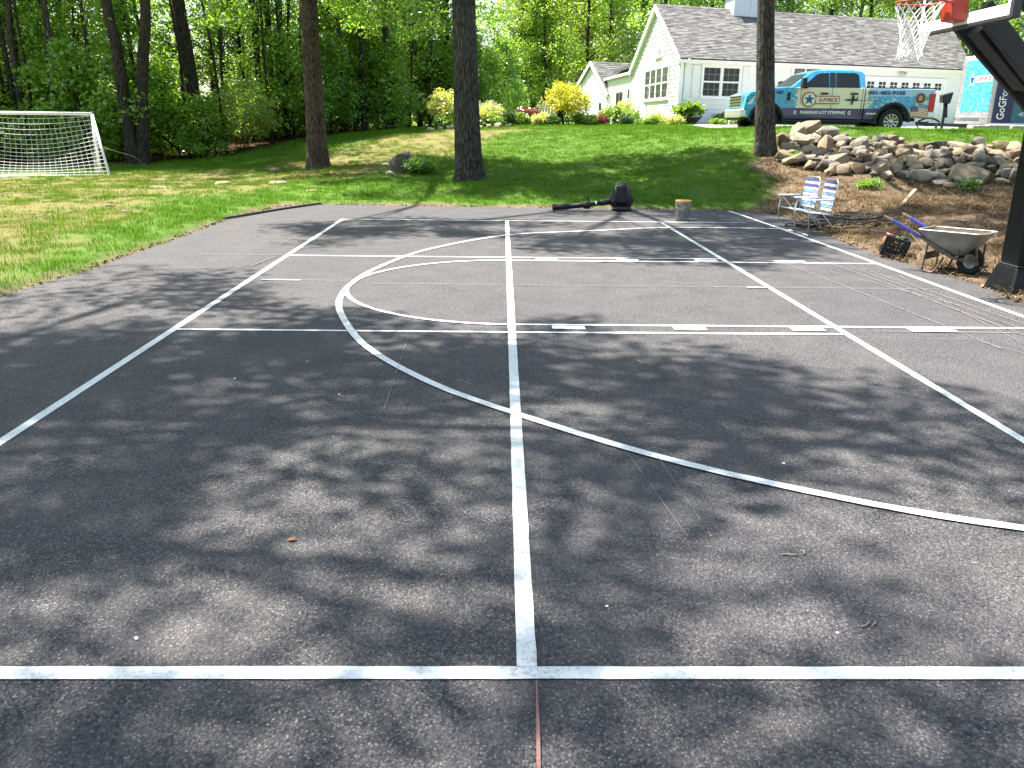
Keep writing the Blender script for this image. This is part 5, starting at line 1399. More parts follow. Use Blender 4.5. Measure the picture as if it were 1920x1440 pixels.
# ------------------------------------------------------------------ paint bucket
M_PAIL = simple("paint_spattered_pail", (.22,.22,.20), .6, .0, var=.45, vscale=16)
bk = thing("paint_bucket", "paint spattered five gallon bucket with orange lid standing on the far end of the court", "bucket", (3.42, 6.86, .0045))
m = MB(); m.lathe([(0,0),(.128,0),(.132,.01),(.145,.30),(.150,.305),(.150,.315),(.145,.318),(.147,.335),(.152,.34),(.152,.35),(.147,.352),(.148,.365)], 28); m.build("body", M_PAIL, bk)
m = MB(); m.lathe([(.156,.345),(.158,.372),(.15,.385),(.135,.382),(0,.378)], 28); m.build("lid", simple("orange_lid", (.42,.22,.05), .5, var=.2), bk)
m = MB()
for a0, a1, zz0, zz1 in ((-2.35,-2.0,.06,.20),(-1.75,-1.2,.05,.21),(-1.0,-.7,.10,.19)):
    n_ = 6
    for i in range(n_):
        aa, ab = a0+(a1-a0)*i/n_, a0+(a1-a0)*(i+1)/n_
        def rr(z): return .1335+.0125*(z-.01)/.29*1.0+.0018
        m.add([(rr(zz0)*math.cos(aa), rr(zz0)*math.sin(aa), zz0+.02*math.sin(i*2.1)), (rr(zz0)*math.cos(ab), rr(zz0)*math.sin(ab), zz0+.02*math.sin((i+1)*2.1)), (rr(zz1)*math.cos(ab), rr(zz1)*math.sin(ab), zz1), (rr(zz1)*math.cos(aa), rr(zz1)*math.sin(aa), zz1)], [(0,1,2,3)])
m.build("label_patch", simple("grey_smeared_label", (.10,.11,.11), .6, var=.5, vscale=22), bk)
m = MB(); m.tube([(.152*math.cos(a), .152*math.sin(a)*1.0, .30-.10*math.sin((a+math.pi)/1.0)*1.0) for a in np.linspace(-math.pi, 0, 12)], .003, 5); m.build("bail", M_GALV, bk)

# ------------------------------------------------------------------ backpack blower
M_BLW = simple("blower_black", (.007,.0075,.0075), .5, var=.3)
bl = thing("backpack_blower", "black backpack leaf blower with its long tube lying on the far edge of the court", "leaf blower", (2.46, 8.62, .005))
bl.scale = (1.12, 1.1, .97)
m = MB(); m.lathe([(0,-.10),(.19,-.10),(.235,-.06),(.235,.06),(.19,.10),(0,.10)], 24, Matrix.Translation((0,.02,.24)) @ Matrix.Rotation(math.pi/2, 4, 'X')); m.build("fan_housing", M_BLW, bl)
m = MB(); m.hexa([(-.20,-.16,.16),(.16,-.16,.16),(.16,-.04,.16),(-.20,-.04,.16),(-.15,-.14,.56),(.12,-.14,.56),(.12,-.02,.56),(-.15,-.02,.56)]); m.build("back_pad", M_BLW, bl, bevel=.05, seg=3)
m = MB(); m.box((.03,.10,.38), (.30,.22,.24)); m.box((.0,.10,.53), (.22,.2,.08)); m.build("engine", simple("engine_dark", (.03,.03,.03), .45, var=.3), bl, bevel=.03)
m = MB(); m.box((.02,0,.06), (.34,.28,.07)); m.box((.02,.0,.015), (.40,.05,.03)); m.build("fuel_tank", simple("tank_dark_grey", (.035,.035,.035), .4), bl, bevel=.02)
m = MB()
for x in (-.13, .09): m.tube(catmull([(x,-.12,.54),(x-.01,-.27,.44),(x,-.28,.26),(x+.02,-.14,.12)], 5), .02, 6)
m.tube(catmull([(-.10,-.05,.57),(-.02,-.05,.61),(.08,-.05,.57)], 5), .014, 6); m.build("strap", M_BLW, bl)
m = MB(); m.tube(catmull([(-.12,.05,.20),(-.28,-.02,.19),(-.40,-.05,.17)], 5), .07, 10); el = m.build("flex_hose", M_BLW, bl)
m = MB(); m.tube([(-.38,-.05,.165),(-.72,-.06,.12),(-1.02,-.065,.09)], [.052,.056,.058], 12); m.tube([(-1.0,-.065,.092),(-1.32,-.07,.07)], [.062,.068], 12); m.build("blower_tube", M_BLW, bl)
m = MB(); m.tube([(-.62,-.06,.18),(-.64,-.06,.27),(-.70,-.06,.31)], .016, 6); m.tube([(-.66,-.06,.05),(-.66,-.07,.19)], .07, 10); m.build("control_handle", M_BLW, bl)
m = MB(); m.tube([(-.50,-.06,.148),(-.47,-.06,.152)], .058, 12); m.build("clamp", M_GALV, bl)

# ------------------------------------------------------------------ sticks and litter
M_STICK = simple("pale_stick", (.42,.32,.20), .85, var=.25, vscale=12)
m = MB(); m.bar((7.75, 7.0, tz(7.75,7.0)+.02), (8.1, 7.25, tz(8.1,7.25)+.28), .07, .05); o = m.build("split_stake", M_STICK, None, bevel=.008); tag(o, "split pale wooden stake sticking up out of the brown slope below the wall", "stake")
m = MB(); m.tube([(6.75, 8.2, tz(6.75,8.2)+.03), (6.95, 8.6, tz(6.95,8.6)+.14)], [.02,.03], 6); o = m.build("wood_chunk", M_STICK); tag(o, "short pale stick on the slope right of the lawn chairs", "stick")
M_BLEAF = simple("dead_leaf", (.16,.075,.03), .8, var=.3)
M_TWIG = simple("pinkish_twig", (.30,.20,.16), .8, var=.2)
def crawl(x, y, L, a, n=6):
    pts = []
    for i in range(n): pts.append((x, y, .008)); a += random.uniform(-.7,.7); x += L/n*math.cos(a); y += L/n*math.sin(a)
    return pts
m = MB(); m.add([(-.045,-.02,.004),(.0,-.035,.012),(.05,.0,.004),(.01,.03,.016),(-.04,.02,.01)], [(0,1,3,4),(1,2,3)]); o = m.build("dead_leaf", M_BLEAF, None, fix=False); o.scale = (.5,.5,.7); o.location = (-1.02, -5.93, .002); tag(o, "curled rust brown leaf lying on the shaded court left of the long center stripe", "leaf")
LBL = ["forked pinkish twig on the court in front of the nearest white line", "thin pinkish twig on the asphalt right of the center stripe", "short dark twig behind the nearest white line at the right", "small twig beside the center stripe in the middle of the court"]
for (x, y, L), lb in zip(((1.95,-7.22,.12),(1.2,-6.05,.09),(1.3,-6.55,.07),(1.0,-3.1,.12)), LBL):
    m = MB(); m.tube(crawl(x, y, L, random.uniform(0,6)), .0035, 4); m.tube(crawl(x+.02, y, L*.6, random.uniform(0,6)), .003, 4)
    o = m.build("twig", M_TWIG); tag(o, lb, "twig")
PB = [((-1.2,-3.9),"white chip on the shaded court left of the three point arc"),((-2.02,-3.55),"white chip on the shaded court near the left sideline stripe"),((2.35,-6.42),"white chip just behind the nearest white line at the right"),((1.47,-5.05),"white chip inside the three point arc near the camera"),((.32,-6.45),"tiny white chip right of the center stripe near the nearest line"),((-1.4,-6.66),"pale chip behind the nearest white line at the left"),((1.15,-6.62),"tiny pale chip behind the nearest line right of the center stripe"),((-1.6,-3.1),"tiny pale chip in shade beside the left kitchen line")]
for (x, y), lb in PB:
    m = MB(); m.hexa([(-.014,-.008,0),(.014,-.009,0),(.015,.008,0),(-.013,.009,0),(-.009,-.005,.009),(.01,-.006,.007),(.01,.005,.008),(-.01,.006,.006)])
    o = m.build("chip", M_WHITE); o.location = (x, y, .004); o.rotation_euler = (0,0,random.uniform(0,3)); o.scale = (random.uniform(.4,.8),)*3; tag(o, lb, "chip", "white chips on the asphalt")
# ------------------------------------------------------------------ white garden chairs beyond the lawn
def garden_chair(loc, rz, label):
    c = thing("garden_chair", label, "garden chair", loc, rz, "white garden chairs beyond the lawn")
    for k in range(5):
        x = -.26+k*.13; h = 1.0-.09*abs(k-2)**1.4
        m = MB(); m.hexa([(x-.055,.20,.36),(x+.055,.20,.36),(x+.055,.225,.36),(x-.055,.225,.36),(x-.055,.42,h),(x+.055,.42,h),(x+.055,.445,h),(x-.055,.445,h)]); m.build("back_slat", M_WHITE, c)
    for k in range(5):
        m = MB(); m.box((0,-.28+k*.115,.40-.03*k*.5), (.56,.10,.022)); m.build("seat_slat", M_WHITE, c)
    for s in (-1, 1):
        m = MB(); m.box((s*.36,-.02,.56), (.13,.66,.025)); m.build("armrest", M_WHITE, c)
        m = MB(); m.box((s*.31,-.28,.28), (.03,.09,.56)); m.build("leg", M_WHITE, c)
        m = MB(); m.hexa([(s*.29-.012,-.3,.32),(s*.29+.012,-.3,.32),(s*.29+.012,.5,0),(s*.29-.012,.5,0),(s*.29-.012,-.3,.42),(s*.29+.012,-.3,.42),(s*.29+.012,.5,.09),(s*.29-.012,.5,.09)]); m.build("leg", M_WHITE, c)
    return c
garden_chair((-.28,25.0,tz(-.28,25)), R(150), "white slatted garden chair just right of the thick trunk, left of the round green bush")
garden_chair((-.95,25.4,tz(-.95,25.4)), R(170), "white slatted garden chair half hidden by the pale shrub right behind the thick trunk")
garden_chair((1.55,25.6,tz(1.55,25.6)), R(200), "white slatted garden chair between the dark red shrub and the yellow bush")
# shepherd hook and planter bowl by the house corner
ph_ = hp(0.0, 1.0, 0) + NG*1.2
m = MB(); b = Vector((ph_.x, ph_.y, tz(ph_.x, ph_.y)))
m.tube(catmull([b, b+Vector((0,0,1.5)), b+Vector((.08,0,1.68)), b+Vector((.2,0,1.6))], 5), .02, 6); o = m.build("garden_hook", M_GALV); tag(o, "thin metal shepherd hook standing by the house corner among the flower bed", "garden hook")
pb = Vector((8.15, 28.9, tz(8.15,28.9)))
pl = thing("planter_bowl", "dark low planter bowl full of green leaves at the front corner of the house", "planter", pb)
m = MB(); m.lathe([(0,.02),(.25,.02),(.42,.12),(.62,.34),(.66,.36),(.62,.37),(.5,.3),(0,.28)], 24); m.build("bowl", simple("dark_bowl", (.04,.038,.035), .5), pl)
PLANTER = pl
# ------------------------------------------------------------------ leaves, trunks, crowns
def bark_mat(name, dark, light, moss=None):
    t = NT(name); p = t.pos()
    q = t.scale(p, (1, 1, .16))
    v = t.vor(q, 22, feature='DISTANCE_TO_EDGE'); n1 = t.noise(q, 14, 6, .7); n2 = t.noise(p, 2.0, 4); n3 = t.noise(p, 60, 4)
    f = t.math('ADD', t.math('MULTIPLY', n1, .6), t.math('MULTIPLY', t.ramp(v, [(.0, 0), (.25, 1)]), .4))
    c = t.ramp(f, [(.3, tuple(k*.4 for k in dark)), (.5, dark), (.75, light)])
    c = t.mix(t.math('MULTIPLY', t.ramp(n2, [(.45, 0), (.7, 1)]), .4), c, light)
    t.principled(c, .95, 0, t.bump(t.math('ADD', f, t.math('MULTIPLY', n3, .25)), 1.0, .05), .15)
    return t.mat
M_BARK1 = bark_mat("brown_bark", (.075,.053,.038), (.135,.10,.075))
M_BARK2 = bark_mat("grey_bark", (.058,.050,.042), (.115,.102,.088))
M_BARK3 = bark_mat("dark_bark", (.040,.034,.028), (.08,.068,.055))
M_LEAF = [leaf_mat("oak_leaf", [(0.055,0.125,0.0235), (0.11,0.218,0.034), (0.188,0.32,0.0481), (0.283,0.423,0.0674)]),
          leaf_mat("maple_leaf", [(0.0707,0.16,0.027), (0.142,0.278,0.0376), (0.235,0.393,0.0551), (0.345,0.496,0.0761)]),
          leaf_mat("birch_leaf", [(0.0956,0.178,0.0304), (0.178,0.292,0.0426), (0.273,0.393,0.0548), (0.368,0.483,0.0823)]),
          leaf_mat("dark_understory_leaf", [(0.065,0.151,0.0314), (0.13,0.256,0.0423), (0.212,0.362,0.0604), (0.325,0.497,0.0966)])]
M_PINE = leaf_mat("pine_needle", [(.02,.045,.014), (.035,.075,.02), (.06,.11,.028)], .3)

def leaf_quads(C, L, Wd, r, up=.35, droop=0.0):
    """diamond leaves at centres C"""
    n = len(C)
    nrm = r.normal(size=(n, 3)); nrm[:, 2] = np.abs(nrm[:, 2])+up; nrm /= np.linalg.norm(nrm, axis=1)[:, None]
    a = r.normal(size=(n, 3)); a[:, 2] -= droop; a -= nrm*np.sum(a*nrm, 1)[:, None]; a /= np.linalg.norm(a, axis=1)[:, None]
    b = np.cross(nrm, a)
    s = r.uniform(.65, 1.3, (n, 1))
    l, w = L*s/2, Wd*s/2
    fold = nrm*(w*.35)
    V = np.stack([C-a*l, C+b*w+fold*1.0-a*l*.1, C+a*l, C-b*w+fold*1.0-a*l*.1], 1).reshape(-1, 3)
    F = np.arange(n*4).reshape(n, 4)
    return V, F
def clump_leaves(centres, radii, per, L, Wd, r, up=.35, flat=.75, droop=0.0):
    out = []
    for c, rad in zip(centres, radii):
        k = max(3, int(per*r.uniform(.7, 1.3)))
        d = r.normal(size=(k, 3)); d /= np.linalg.norm(d, axis=1)[:, None]
        d *= (r.uniform(0, 1, (k, 1))**.45)*rad; d[:, 2] *= flat
        out.append(c+d)
    return leaf_quads(np.concatenate(out), L, Wd, r, up, droop)

def trunk_mesh(name, pts, radii, mat, seg=14, ridge=.0, flare=0.0, limbs=(), seed=0):
    """pts polyline (local), radii; ridge adds bark relief; limbs: list of (points, radii)"""
    m = MB()
    P = catmull(pts, 6) if ridge else [Vector(p) for p in pts]
    rs = np.interp(np.linspace(0, 1, len(P)), np.linspace(0, 1, len(radii)), radii)
    if ridge:
        # denser rings near the foot
        Q = []; RS = []
        for i in range(len(P)-1):
            k = 4
            for j in range(k): Q.append(P[i].lerp(P[i+1], j/k)); RS.append(rs[i]+(rs[i+1]-rs[i])*j/k)
        Q.append(P[-1]); RS.append(rs[-1]); b = 0
        z0 = Q[0].z
        for i, q in enumerate(Q):
            h = q.z-z0
            for k in range(seg):
                a = 2*math.pi*k/seg
                lobes = 1 + flare*math.exp(-h/.28)*(.75+.45*math.sin(a*5+seed)+.2*math.sin(a*3+2*seed)) + .10*math.exp(-h/1.2)
                nz = mnoise.noise(Vector((math.cos(a)*3.2+seed, math.sin(a)*3.2, q.z*.55)))*.06 + ridge*mnoise.noise(Vector((math.cos(a)*9, math.sin(a)*9+seed, q.z*1.7)))
                rr = RS[i]*(lobes+nz)
                m.v.append((q.x+rr*math.cos(a), q.y+rr*math.sin(a), q.z))
        for i in range(len(Q)-1):
            for k in range(seg):
                k2 = (k+1) % seg; m.f.append([i*seg+k, i*seg+k2, (i+1)*seg+k2, (i+1)*seg+k]); m.m.append(0); m.s.append(True)
    else:
        m.tube(P, list(rs), seg)
    for lp, lr in limbs: m.tube(lp, lr, 6)
    return m.mesh(name, mat)

# --- ten big court-side trees: their crowns throw the dappled shade on court and lawn
SXY = Vector((SUN.x/SUN.z, SUN.y/SUN.z))
def lift(x, y, h, z0=0.0): return np.array([x+SXY.x*h, y+SXY.y*h, z0+h])
# shade wanted on the ground: x, y, rx, ry, leaf layers, (lowest, highest) leaves above it
SHADE = [
 # far part of the court
 (-2.2, 5.0, 2.0, .95, 1.7, 10, 15), (-.6, 6.3, 2.4, .65, 1.1, 10, 15), (.3, 4.2, 1.2, .7, .9, 10, 15), (1.9, 3.3, 1.5, .9, 1.2, 10, 15), (3.4, 4.0, 1.9, 1.3, 1.7, 10, 15), (4.6, 6.0, 1.3, 1.6, 1.5, 10, 15), (2.9, 2.2, 1.2, .55, 1.3, 10, 15), (3.7, 1.6, .8, .35, .8, 10, 15), (2.4, 8.0, 2.6, .5, .7, 10, 15), (4.2, 8.0, 1.2, .7, 1.0, 10, 15), (-2.9, 3.4, .5, .2, 1.0, 10, 14), (-3.6,5.6,.6,.25,.8,10,14),
 # left middle streaks
 (-3.9, -.5, 1.3, .28, 1.2, 9, 14), (-4.6, .6, .9, .25, .7, 9, 14), (-3.1, .25, .8, .22, 1.0, 9, 14), (-2.6, -.9, .9, .35, 1.2, 9, 14), (-2.0, -1.4, 1.0, .35, 1.2, 9, 14), (-4.8,-1.0,.6,.3,1.0,9,14), (-1.0, -1.55, .8, .28, .9, 9, 14), (.4, -2.0, 1.0, .16, .6, 9, 14),
 # near field
 (-3.2, -2.6, 2.2, .75, 2.1, 9, 14), (-1.4, -2.7, 1.6, .7, 1.9, 9, 14), (-2.6, -3.7, 2.4, .9, 1.8, 9, 14), (.9, -2.9, 1.3, .55, 1.6, 9, 14), (-.2, -3.5, 1.3, .6, 1.6, 9, 14), (1.6, -3.7, 1.3, .5, 1.3, 9, 14), (2.4, -4.6, 1.6, .55, 1.2, 9, 14), (.8, -4.7, 1.2, .6, 0.86, 9, 14), (-.9, -4.7, 1.3, .55, 1, 9, 14), (-2.4, -5.0, 1.2, .5, 0.94, 9, 14), (1.3, -5.5, 1.0, .35, 1, 9, 14), (2.2, -5.7, .9, .28, 0.72, 9, 14), (-.3, -5.7, 1.2, .45, 1, 9, 14), (-1.9, -6.1, 1.0, .4, 0.86, 9, 14), (.6, -6.4, .9, .3, 1, 9, 14), (-.6, -6.9, 1.5, .45, 1.2, 9, 14), (1.2, -7.2, 1.2, .35, 1.2, 9, 14), (-.2, -7.6, 1.6, .5, 1.2, 9, 14), (-1.8,-7.0,.8,.4,0.94,9,14),
 (0, -9.5, 3, 1.4, 1.1, 9, 14), (-4.6, -4.8, 1.4, 1.6, 1.1, 9, 14), (4.2, -5.6, 1.3, .6, 0.86, 9, 14),
 # lawn between the trees
 (2.6, 11.2, 3.8, 1.5, 2.0, 9, 14), (3.6, 13.6, 2.4, 1.6, 2.0, 9, 14), (5.2, 11.6, 1.2, 2.0, 1.4, 9, 14), (.2, 12.3, 1.6, 1.6, 1.8, 9, 14), (-2.4, 12.9, 2.2, 1.0, 1.7, 9, 14), (-4.6, 14.6, 2.0, .9, 1.3, 9, 14), (-2.2, 10.8, 1.5, .7, 1.0, 9, 14), (-.6, 14.6, 1.0, 1.0, 1.2, 9, 14),
 # brown slope and wall
 (7.0, 6.6, 1.1, .9, 1.6, 10, 15), (7.6, 4.6, 1.6, 1.0, 1.5, 10, 15), (9.4, 5.6, 1.4, 1.1, 1.5, 10, 15), (6.6, 2.6, .8, .5, .8, 10, 15), (6.3, 9.0, .8, .7, 1.0, 10, 15), (10.6, 7.6, 1.2, .8, 1.0, 10, 15), (10.5, 15.4, 1.2, .35, 1.0, 9, 13), (12.6, 15.0, 1.0, .3, 1.0, 9, 13), (9.6, 11.4, .8, .9, .6, 9, 13), (11.9, 11.2, .9, .9, .9, 9, 13),
]
TREES = [  # x, y, height, radius, bark, leaf, name-label
 (-5.77, 16.8, 15, .30, 0, 0, "tall bare brown trunk, left one of the two big trunks fronting the lawn"),
 (-.97, 13.0, 15, .345, 1, 0, "thickest bare grey trunk, standing at the front of the lawn right of the dark boulder"),
 (6.78, 12.85, 14, .245, 1, 0, "bare trunk at the left end of the stone wall before the wrapped pickup"),
 (-9.2, -2.6, 14, .30, 1, 1, "big leafy shade tree beside the left edge of the court, out of the frame"),
 (-7.6, -9.5, 14, .3, 1, 1, "leafy shade tree behind the left of the viewpoint"),
 (9.6, 1.4, 14, .28, 1, 1, "leafy shade tree on the slope right of the padded hoop pole"),
 (8.4, -6.2, 14, .28, 1, 1, "leafy shade tree beside the near right edge of the court"),
 (13.2, 8.0, 14, .26, 1, 1, "leafy shade tree on the slope to the right of the stone wall"),
 (3.2, -13.5, 13.5, .3, 1, 1, "leafy shade tree behind the viewpoint"),
]
clumps = [[] for _ in TREES]
srng = np.random.default_rng(21)
CR = .50; PER = 84; LL, LW = .135, .088
area_leaf = .5*LL*LW*1.0*.62
for (x, y, rx, ry, lai, h0, h1) in SHADE:
    A = math.pi*rx*ry; ncl = max(2, int(round(lai*A/(PER*area_leaf))))
    for k in range(ncl):
        a = srng.uniform(0, 6.283); q = math.sqrt(srng.uniform(0, 1))
        gx_, gy0 = x+rx*q*math.cos(a), y+ry*q*math.sin(a)
        z0 = max(0, tz(gx_, gy0)) if y > 9.3 or x > 5.6 else 0
        c = lift(gx_, gy0, srng.uniform(h0, h1), z0)
        d = [math.hypot(c[0]-t_[0], c[1]-t_[1])*(1 if True else 1) for t_ in TREES]
        clumps[int(np.argmin(d))].append(c)
def build_tree(x, y, h, r, bk_, lf, label, cl, seed):
    z = tz(x, y)-.06
    base = Vector((x, y, z))
    group = None
    t_ = thing("deciduous_tree", label, "tree", base)
    rr = np.random.default_rng(seed)
    lean = Vector((rr.uniform(-.25,.25), rr.uniform(-.25,.25), 0)) if seed > 2 else [Vector((0,0,0)), Vector((-.45,0,0)), Vector((-1.5,0,0))][seed]
    top = base + lean + Vector((0,0,h))
    tp = [Vector((0,0,0)), lean*.2+Vector((0,0,h*.22)), lean*.45+Vector((.05*math.sin(seed),.05,h*.48)), lean*.8+Vector((0,.04,h*.75)), lean+Vector((0,0,h))]
    def tpos(f): return base + Vector((lean.x*f, lean.y*f, h*f))
    limbs = []; centres = []
    if cl:
        C = np.array(cl)
        k = min(len(C), max(2, min(14, len(C)//7)))
        cen = C[rr.choice(len(C), k, replace=False)].copy()
        for _ in range(8):
            lab = np.argmin(((C[:, None]-cen[None])**2).sum(2), 1)
            for j in range(k):
                if (lab == j).any(): cen[j] = C[lab == j].mean(0)
        for j in range(k):
            mem = C[lab == j]
            if not len(mem): continue
            hub = Vector(cen[j]); hub.z -= .25
            dist = math.hypot(hub.x-x, hub.y-y)
            zj = max(h*.40, min(h*.93, hub.z-base.z-.45*dist))
            st = tpos(min(.95, zj/h))
            mid = st.lerp(hub, .5)+Vector((rr.uniform(-.3,.3), rr.uniform(-.3,.3), .25+.06*dist))
            pts = catmull([st, st.lerp(mid, .5)+Vector((0,0,.12)), mid, hub], 4)
            r0 = min(r*.42, .035+.017*dist)
            limbs.append(([p-base for p in pts], list(np.linspace(r0, .022, len(pts)))))
            for c in mem:
                c = Vector(c); s_ = pts[int(rr.integers(len(pts)*2//3, len(pts)))]
                m1 = s_.lerp(c, .55)+Vector((rr.uniform(-.15,.15), rr.uniform(-.15,.15), rr.uniform(-.05,.2)))
                limbs.append(([s_-base, m1-base, c-base], [.018, .011, .005]))
        centres = C - np.array(base)
    # extra crown round the top so the tree reads whole from anywhere
    ex = []
    ncr = 70
    for k in range(ncr):
        a = rr.uniform(0, 6.28); q = math.sqrt(rr.uniform(.02, 1))*2.4; zz = h*rr.uniform(.86, 1.16)
        ex.append((lean.x+q*math.cos(a)*(1.25-zz/h*.5), lean.y+q*math.sin(a)*(1.25-zz/h*.5), zz))
    for k in range(9):
        e = Vector(ex[k]); s_ = lean*.9+Vector((0,0,h*.8)); limbs.append(([s_, s_.lerp(e, .5)+Vector((0,0,.2)), e], [.05,.03,.01]))
    vis = seed < 3
    me = trunk_mesh("trunk", tp, [r*1.02, r*.86, r*.74, r*.58, r*.22] if seed != 0 else [r*1.03, r*.86, r*.78, r*.62, r*.22], [M_BARK1, M_BARK2, M_BARK3][bk_], 40 if vis else 16, .055 if vis else .03, .30 if vis else .25, limbs, seed)
    link(bpy.data.objects.new("trunk", me), t_)
    ex = np.array(ex)
    allc = np.concatenate([centres, ex]) if len(centres) else ex
    Vl, Fl = clump_leaves(allc, rr.uniform(.42, .74, len(allc)), PER, LL, LW, rr, up=.55)
    link(bpy.data.objects.new("crown", np_mesh("crown", Vl, Fl, M_LEAF[lf])), t_)
    return t_
for i, T_ in enumerate(TREES): build_tree(*T_, clumps[i], i)

# low hanging boughs seen at the top of the picture, left of the thick trunk
def px_free_bough(name, label, start, end, nclump, rad, leaf, per=60, L=.13, Wd=.05, droop=.8):
    b = thing(name, label, "branch", start)
    rr = np.random.default_rng(abs(hash(label)) % 1000 if False else len(label))
    s, e = Vector((0,0,0)), Vector(end)-Vector(start)
    m = MB(); pts = catmull([s, s.lerp(e,.35)+Vector((0,0,.25)), s.lerp(e,.7)+Vector((0,0,.1)), e], 6); m.tube(pts, list(np.linspace(.07,.015,len(pts))), 6)
    cs = []
    for k in range(nclump):
        f = rr.uniform(.2, 1.0); p = pts[int(f*(len(pts)-1))]
        c = p+Vector((rr.normal()*rad*.8, rr.normal()*rad*.8, rr.normal()*rad*.4-.25)); cs.append(tuple(c))
        m.tube([p, p.lerp(c,.6)+Vector((0,0,.08)), c], [.012,.008,.004], 4)
    link(bpy.data.objects.new("limb", m.mesh("limb", M_BARK3)), b)
    Vl, Fl = clump_leaves(np.array(cs), rr.uniform(.3,.55,nclump), per, L, Wd, rr, up=.2, flat=.7, droop=droop)
    link(bpy.data.objects.new("crown", np_mesh("crown", Vl, Fl, leaf)), b)
px_free_bough("hanging_bough", "dark drooping bough of foliage hanging between the two big trunks at the top edge", (-5.7,16.9,7.4), (-2.7,16.4,4.35), 60, .55, M_LEAF[0])
px_free_bough("hanging_bough", "leafy bough hanging left of the leftmost big trunk at the top edge", (-5.9,16.8,7.6), (-8.4,17.4,4.9), 40, .55, M_LEAF[0], L=.13, Wd=.07)
px_free_bough("hanging_bough", "leafy bough with light tips hanging right of the leftmost big trunk at the top edge", (-5.7,16.9,6.6), (-3.9,17.6,4.6), 36, .5, M_LEAF[1], L=.12, Wd=.065)

# --- woodland
def forest_variant(seed, h, zlow, rad, nclump, leaf, bark, per=62, L=.135, Wd=.078, r0=.13, crad=(.45,.8), bend=.5):
    rr = np.random.default_rng(seed)
    bnd = Vector((rr.uniform(-bend,bend), rr.uniform(-bend,bend), 0))
    pts = [Vector((0,0,-.2)), bnd*.2+Vector((rr.uniform(-.15,.15),0,h*.3)), bnd*.6+Vector((0,rr.uniform(-.2,.2),h*.6)), bnd+Vector((0,0,h))]
    cs = []; limbs = []
    for k in range(nclump):
        f = rr.uniform(0, 1)**.9; z = zlow+(h*1.05-zlow)*f
        w = rad*(1-.55*f)*(.55+.45*math.sin(min(1, f*1.6)*math.pi))
        a = rr.uniform(0, 6.28); q = math.sqrt(rr.uniform(.05, 1))*w
        c = Vector((bnd.x*f+q*math.cos(a), bnd.y*f+q*math.sin(a), z)); cs.append(tuple(c))
        if k % 3 == 0:
            s_ = Vector((bnd.x*f, bnd.y*f, max(.3, z-.35*q-.3))); limbs.append(([s_, s_.lerp(c,.5)+Vector((0,0,.12)), c], [.03,.018,.006]))
    tm = trunk_mesh("trunk", pts, [r0*1.15, r0*.9, r0*.65, r0*.2], bark, 9, 0, 0, limbs, seed)
    Vl, Fl = clump_leaves(np.array(cs), rr.uniform(*crad, len(cs)), per, L, Wd, rr, up=.45, flat=.8)
    return tm, np_mesh("crown", Vl, Fl, leaf)
VAR = {
 'tall': [forest_variant(101, 13, 3.2, 3.0, 100, M_LEAF[0], M_BARK3), forest_variant(102, 12, 2.6, 2.8, 95, M_LEAF[1], M_BARK3), forest_variant(103, 14, 3.8, 3.2, 100, M_LEAF[1], M_BARK2)],
 'mid': [forest_variant(111, 8.5, 1.2, 2.3, 85, M_LEAF[1], M_BARK3, r0=.075), forest_variant(112, 7.5, .9, 2.2, 80, M_LEAF[2], M_BARK3, r0=.07), forest_variant(113, 9, 1.6, 2.4, 85, M_LEAF[3], M_BARK3, r0=.08)],
 'low': [forest_variant(121, 3.4, .3, 1.5, 55, M_LEAF[3], M_BARK3, r0=.035, L=.15, Wd=.09, crad=(.35,.6)), forest_variant(122, 2.6, .2, 1.5, 50, M_LEAF[1], M_BARK3, r0=.03, L=.14, Wd=.08, crad=(.35,.6)), forest_variant(123, 4.2, .4, 1.4, 60, M_LEAF[3], M_BARK3, r0=.04, L=.15, Wd=.09, crad=(.35,.6))],
 'dense': [forest_variant(151, 13, 2.2, 3.3, 190, M_LEAF[2], M_BARK3), forest_variant(152, 12.5, 2.4, 3.0, 180, M_LEAF[1], M_BARK2), forest_variant(153, 14, 2.8, 3.4, 190, M_LEAF[0], M_BARK3)],
 'slim': [forest_variant(141, 11, 7.0, 1.6, 40, M_LEAF[1], M_BARK3, r0=.062, bend=.7), forest_variant(142, 9.5, 6.0, 1.5, 36, M_LEAF[0], M_BARK3, r0=.05, bend=.9), forest_variant(143, 12, 7.5, 1.8, 42, M_LEAF[0], M_BARK2, r0=.08, bend=.5)],
 'open': [forest_variant(131, 15, 6.5, 3.2, 70, M_LEAF[0], M_BARK3, r0=.16, bend=.8), forest_variant(132, 14, 6.0, 3.0, 65, M_LEAF[1], M_BARK2, r0=.13, bend=.9)],
}
frng = np.random.default_rng(5)
CLEARING = np.array([(9,30),(9,52),(2,54),(-1.2,47),(-.3,36),(2,32)])
CI = cm.inverted()
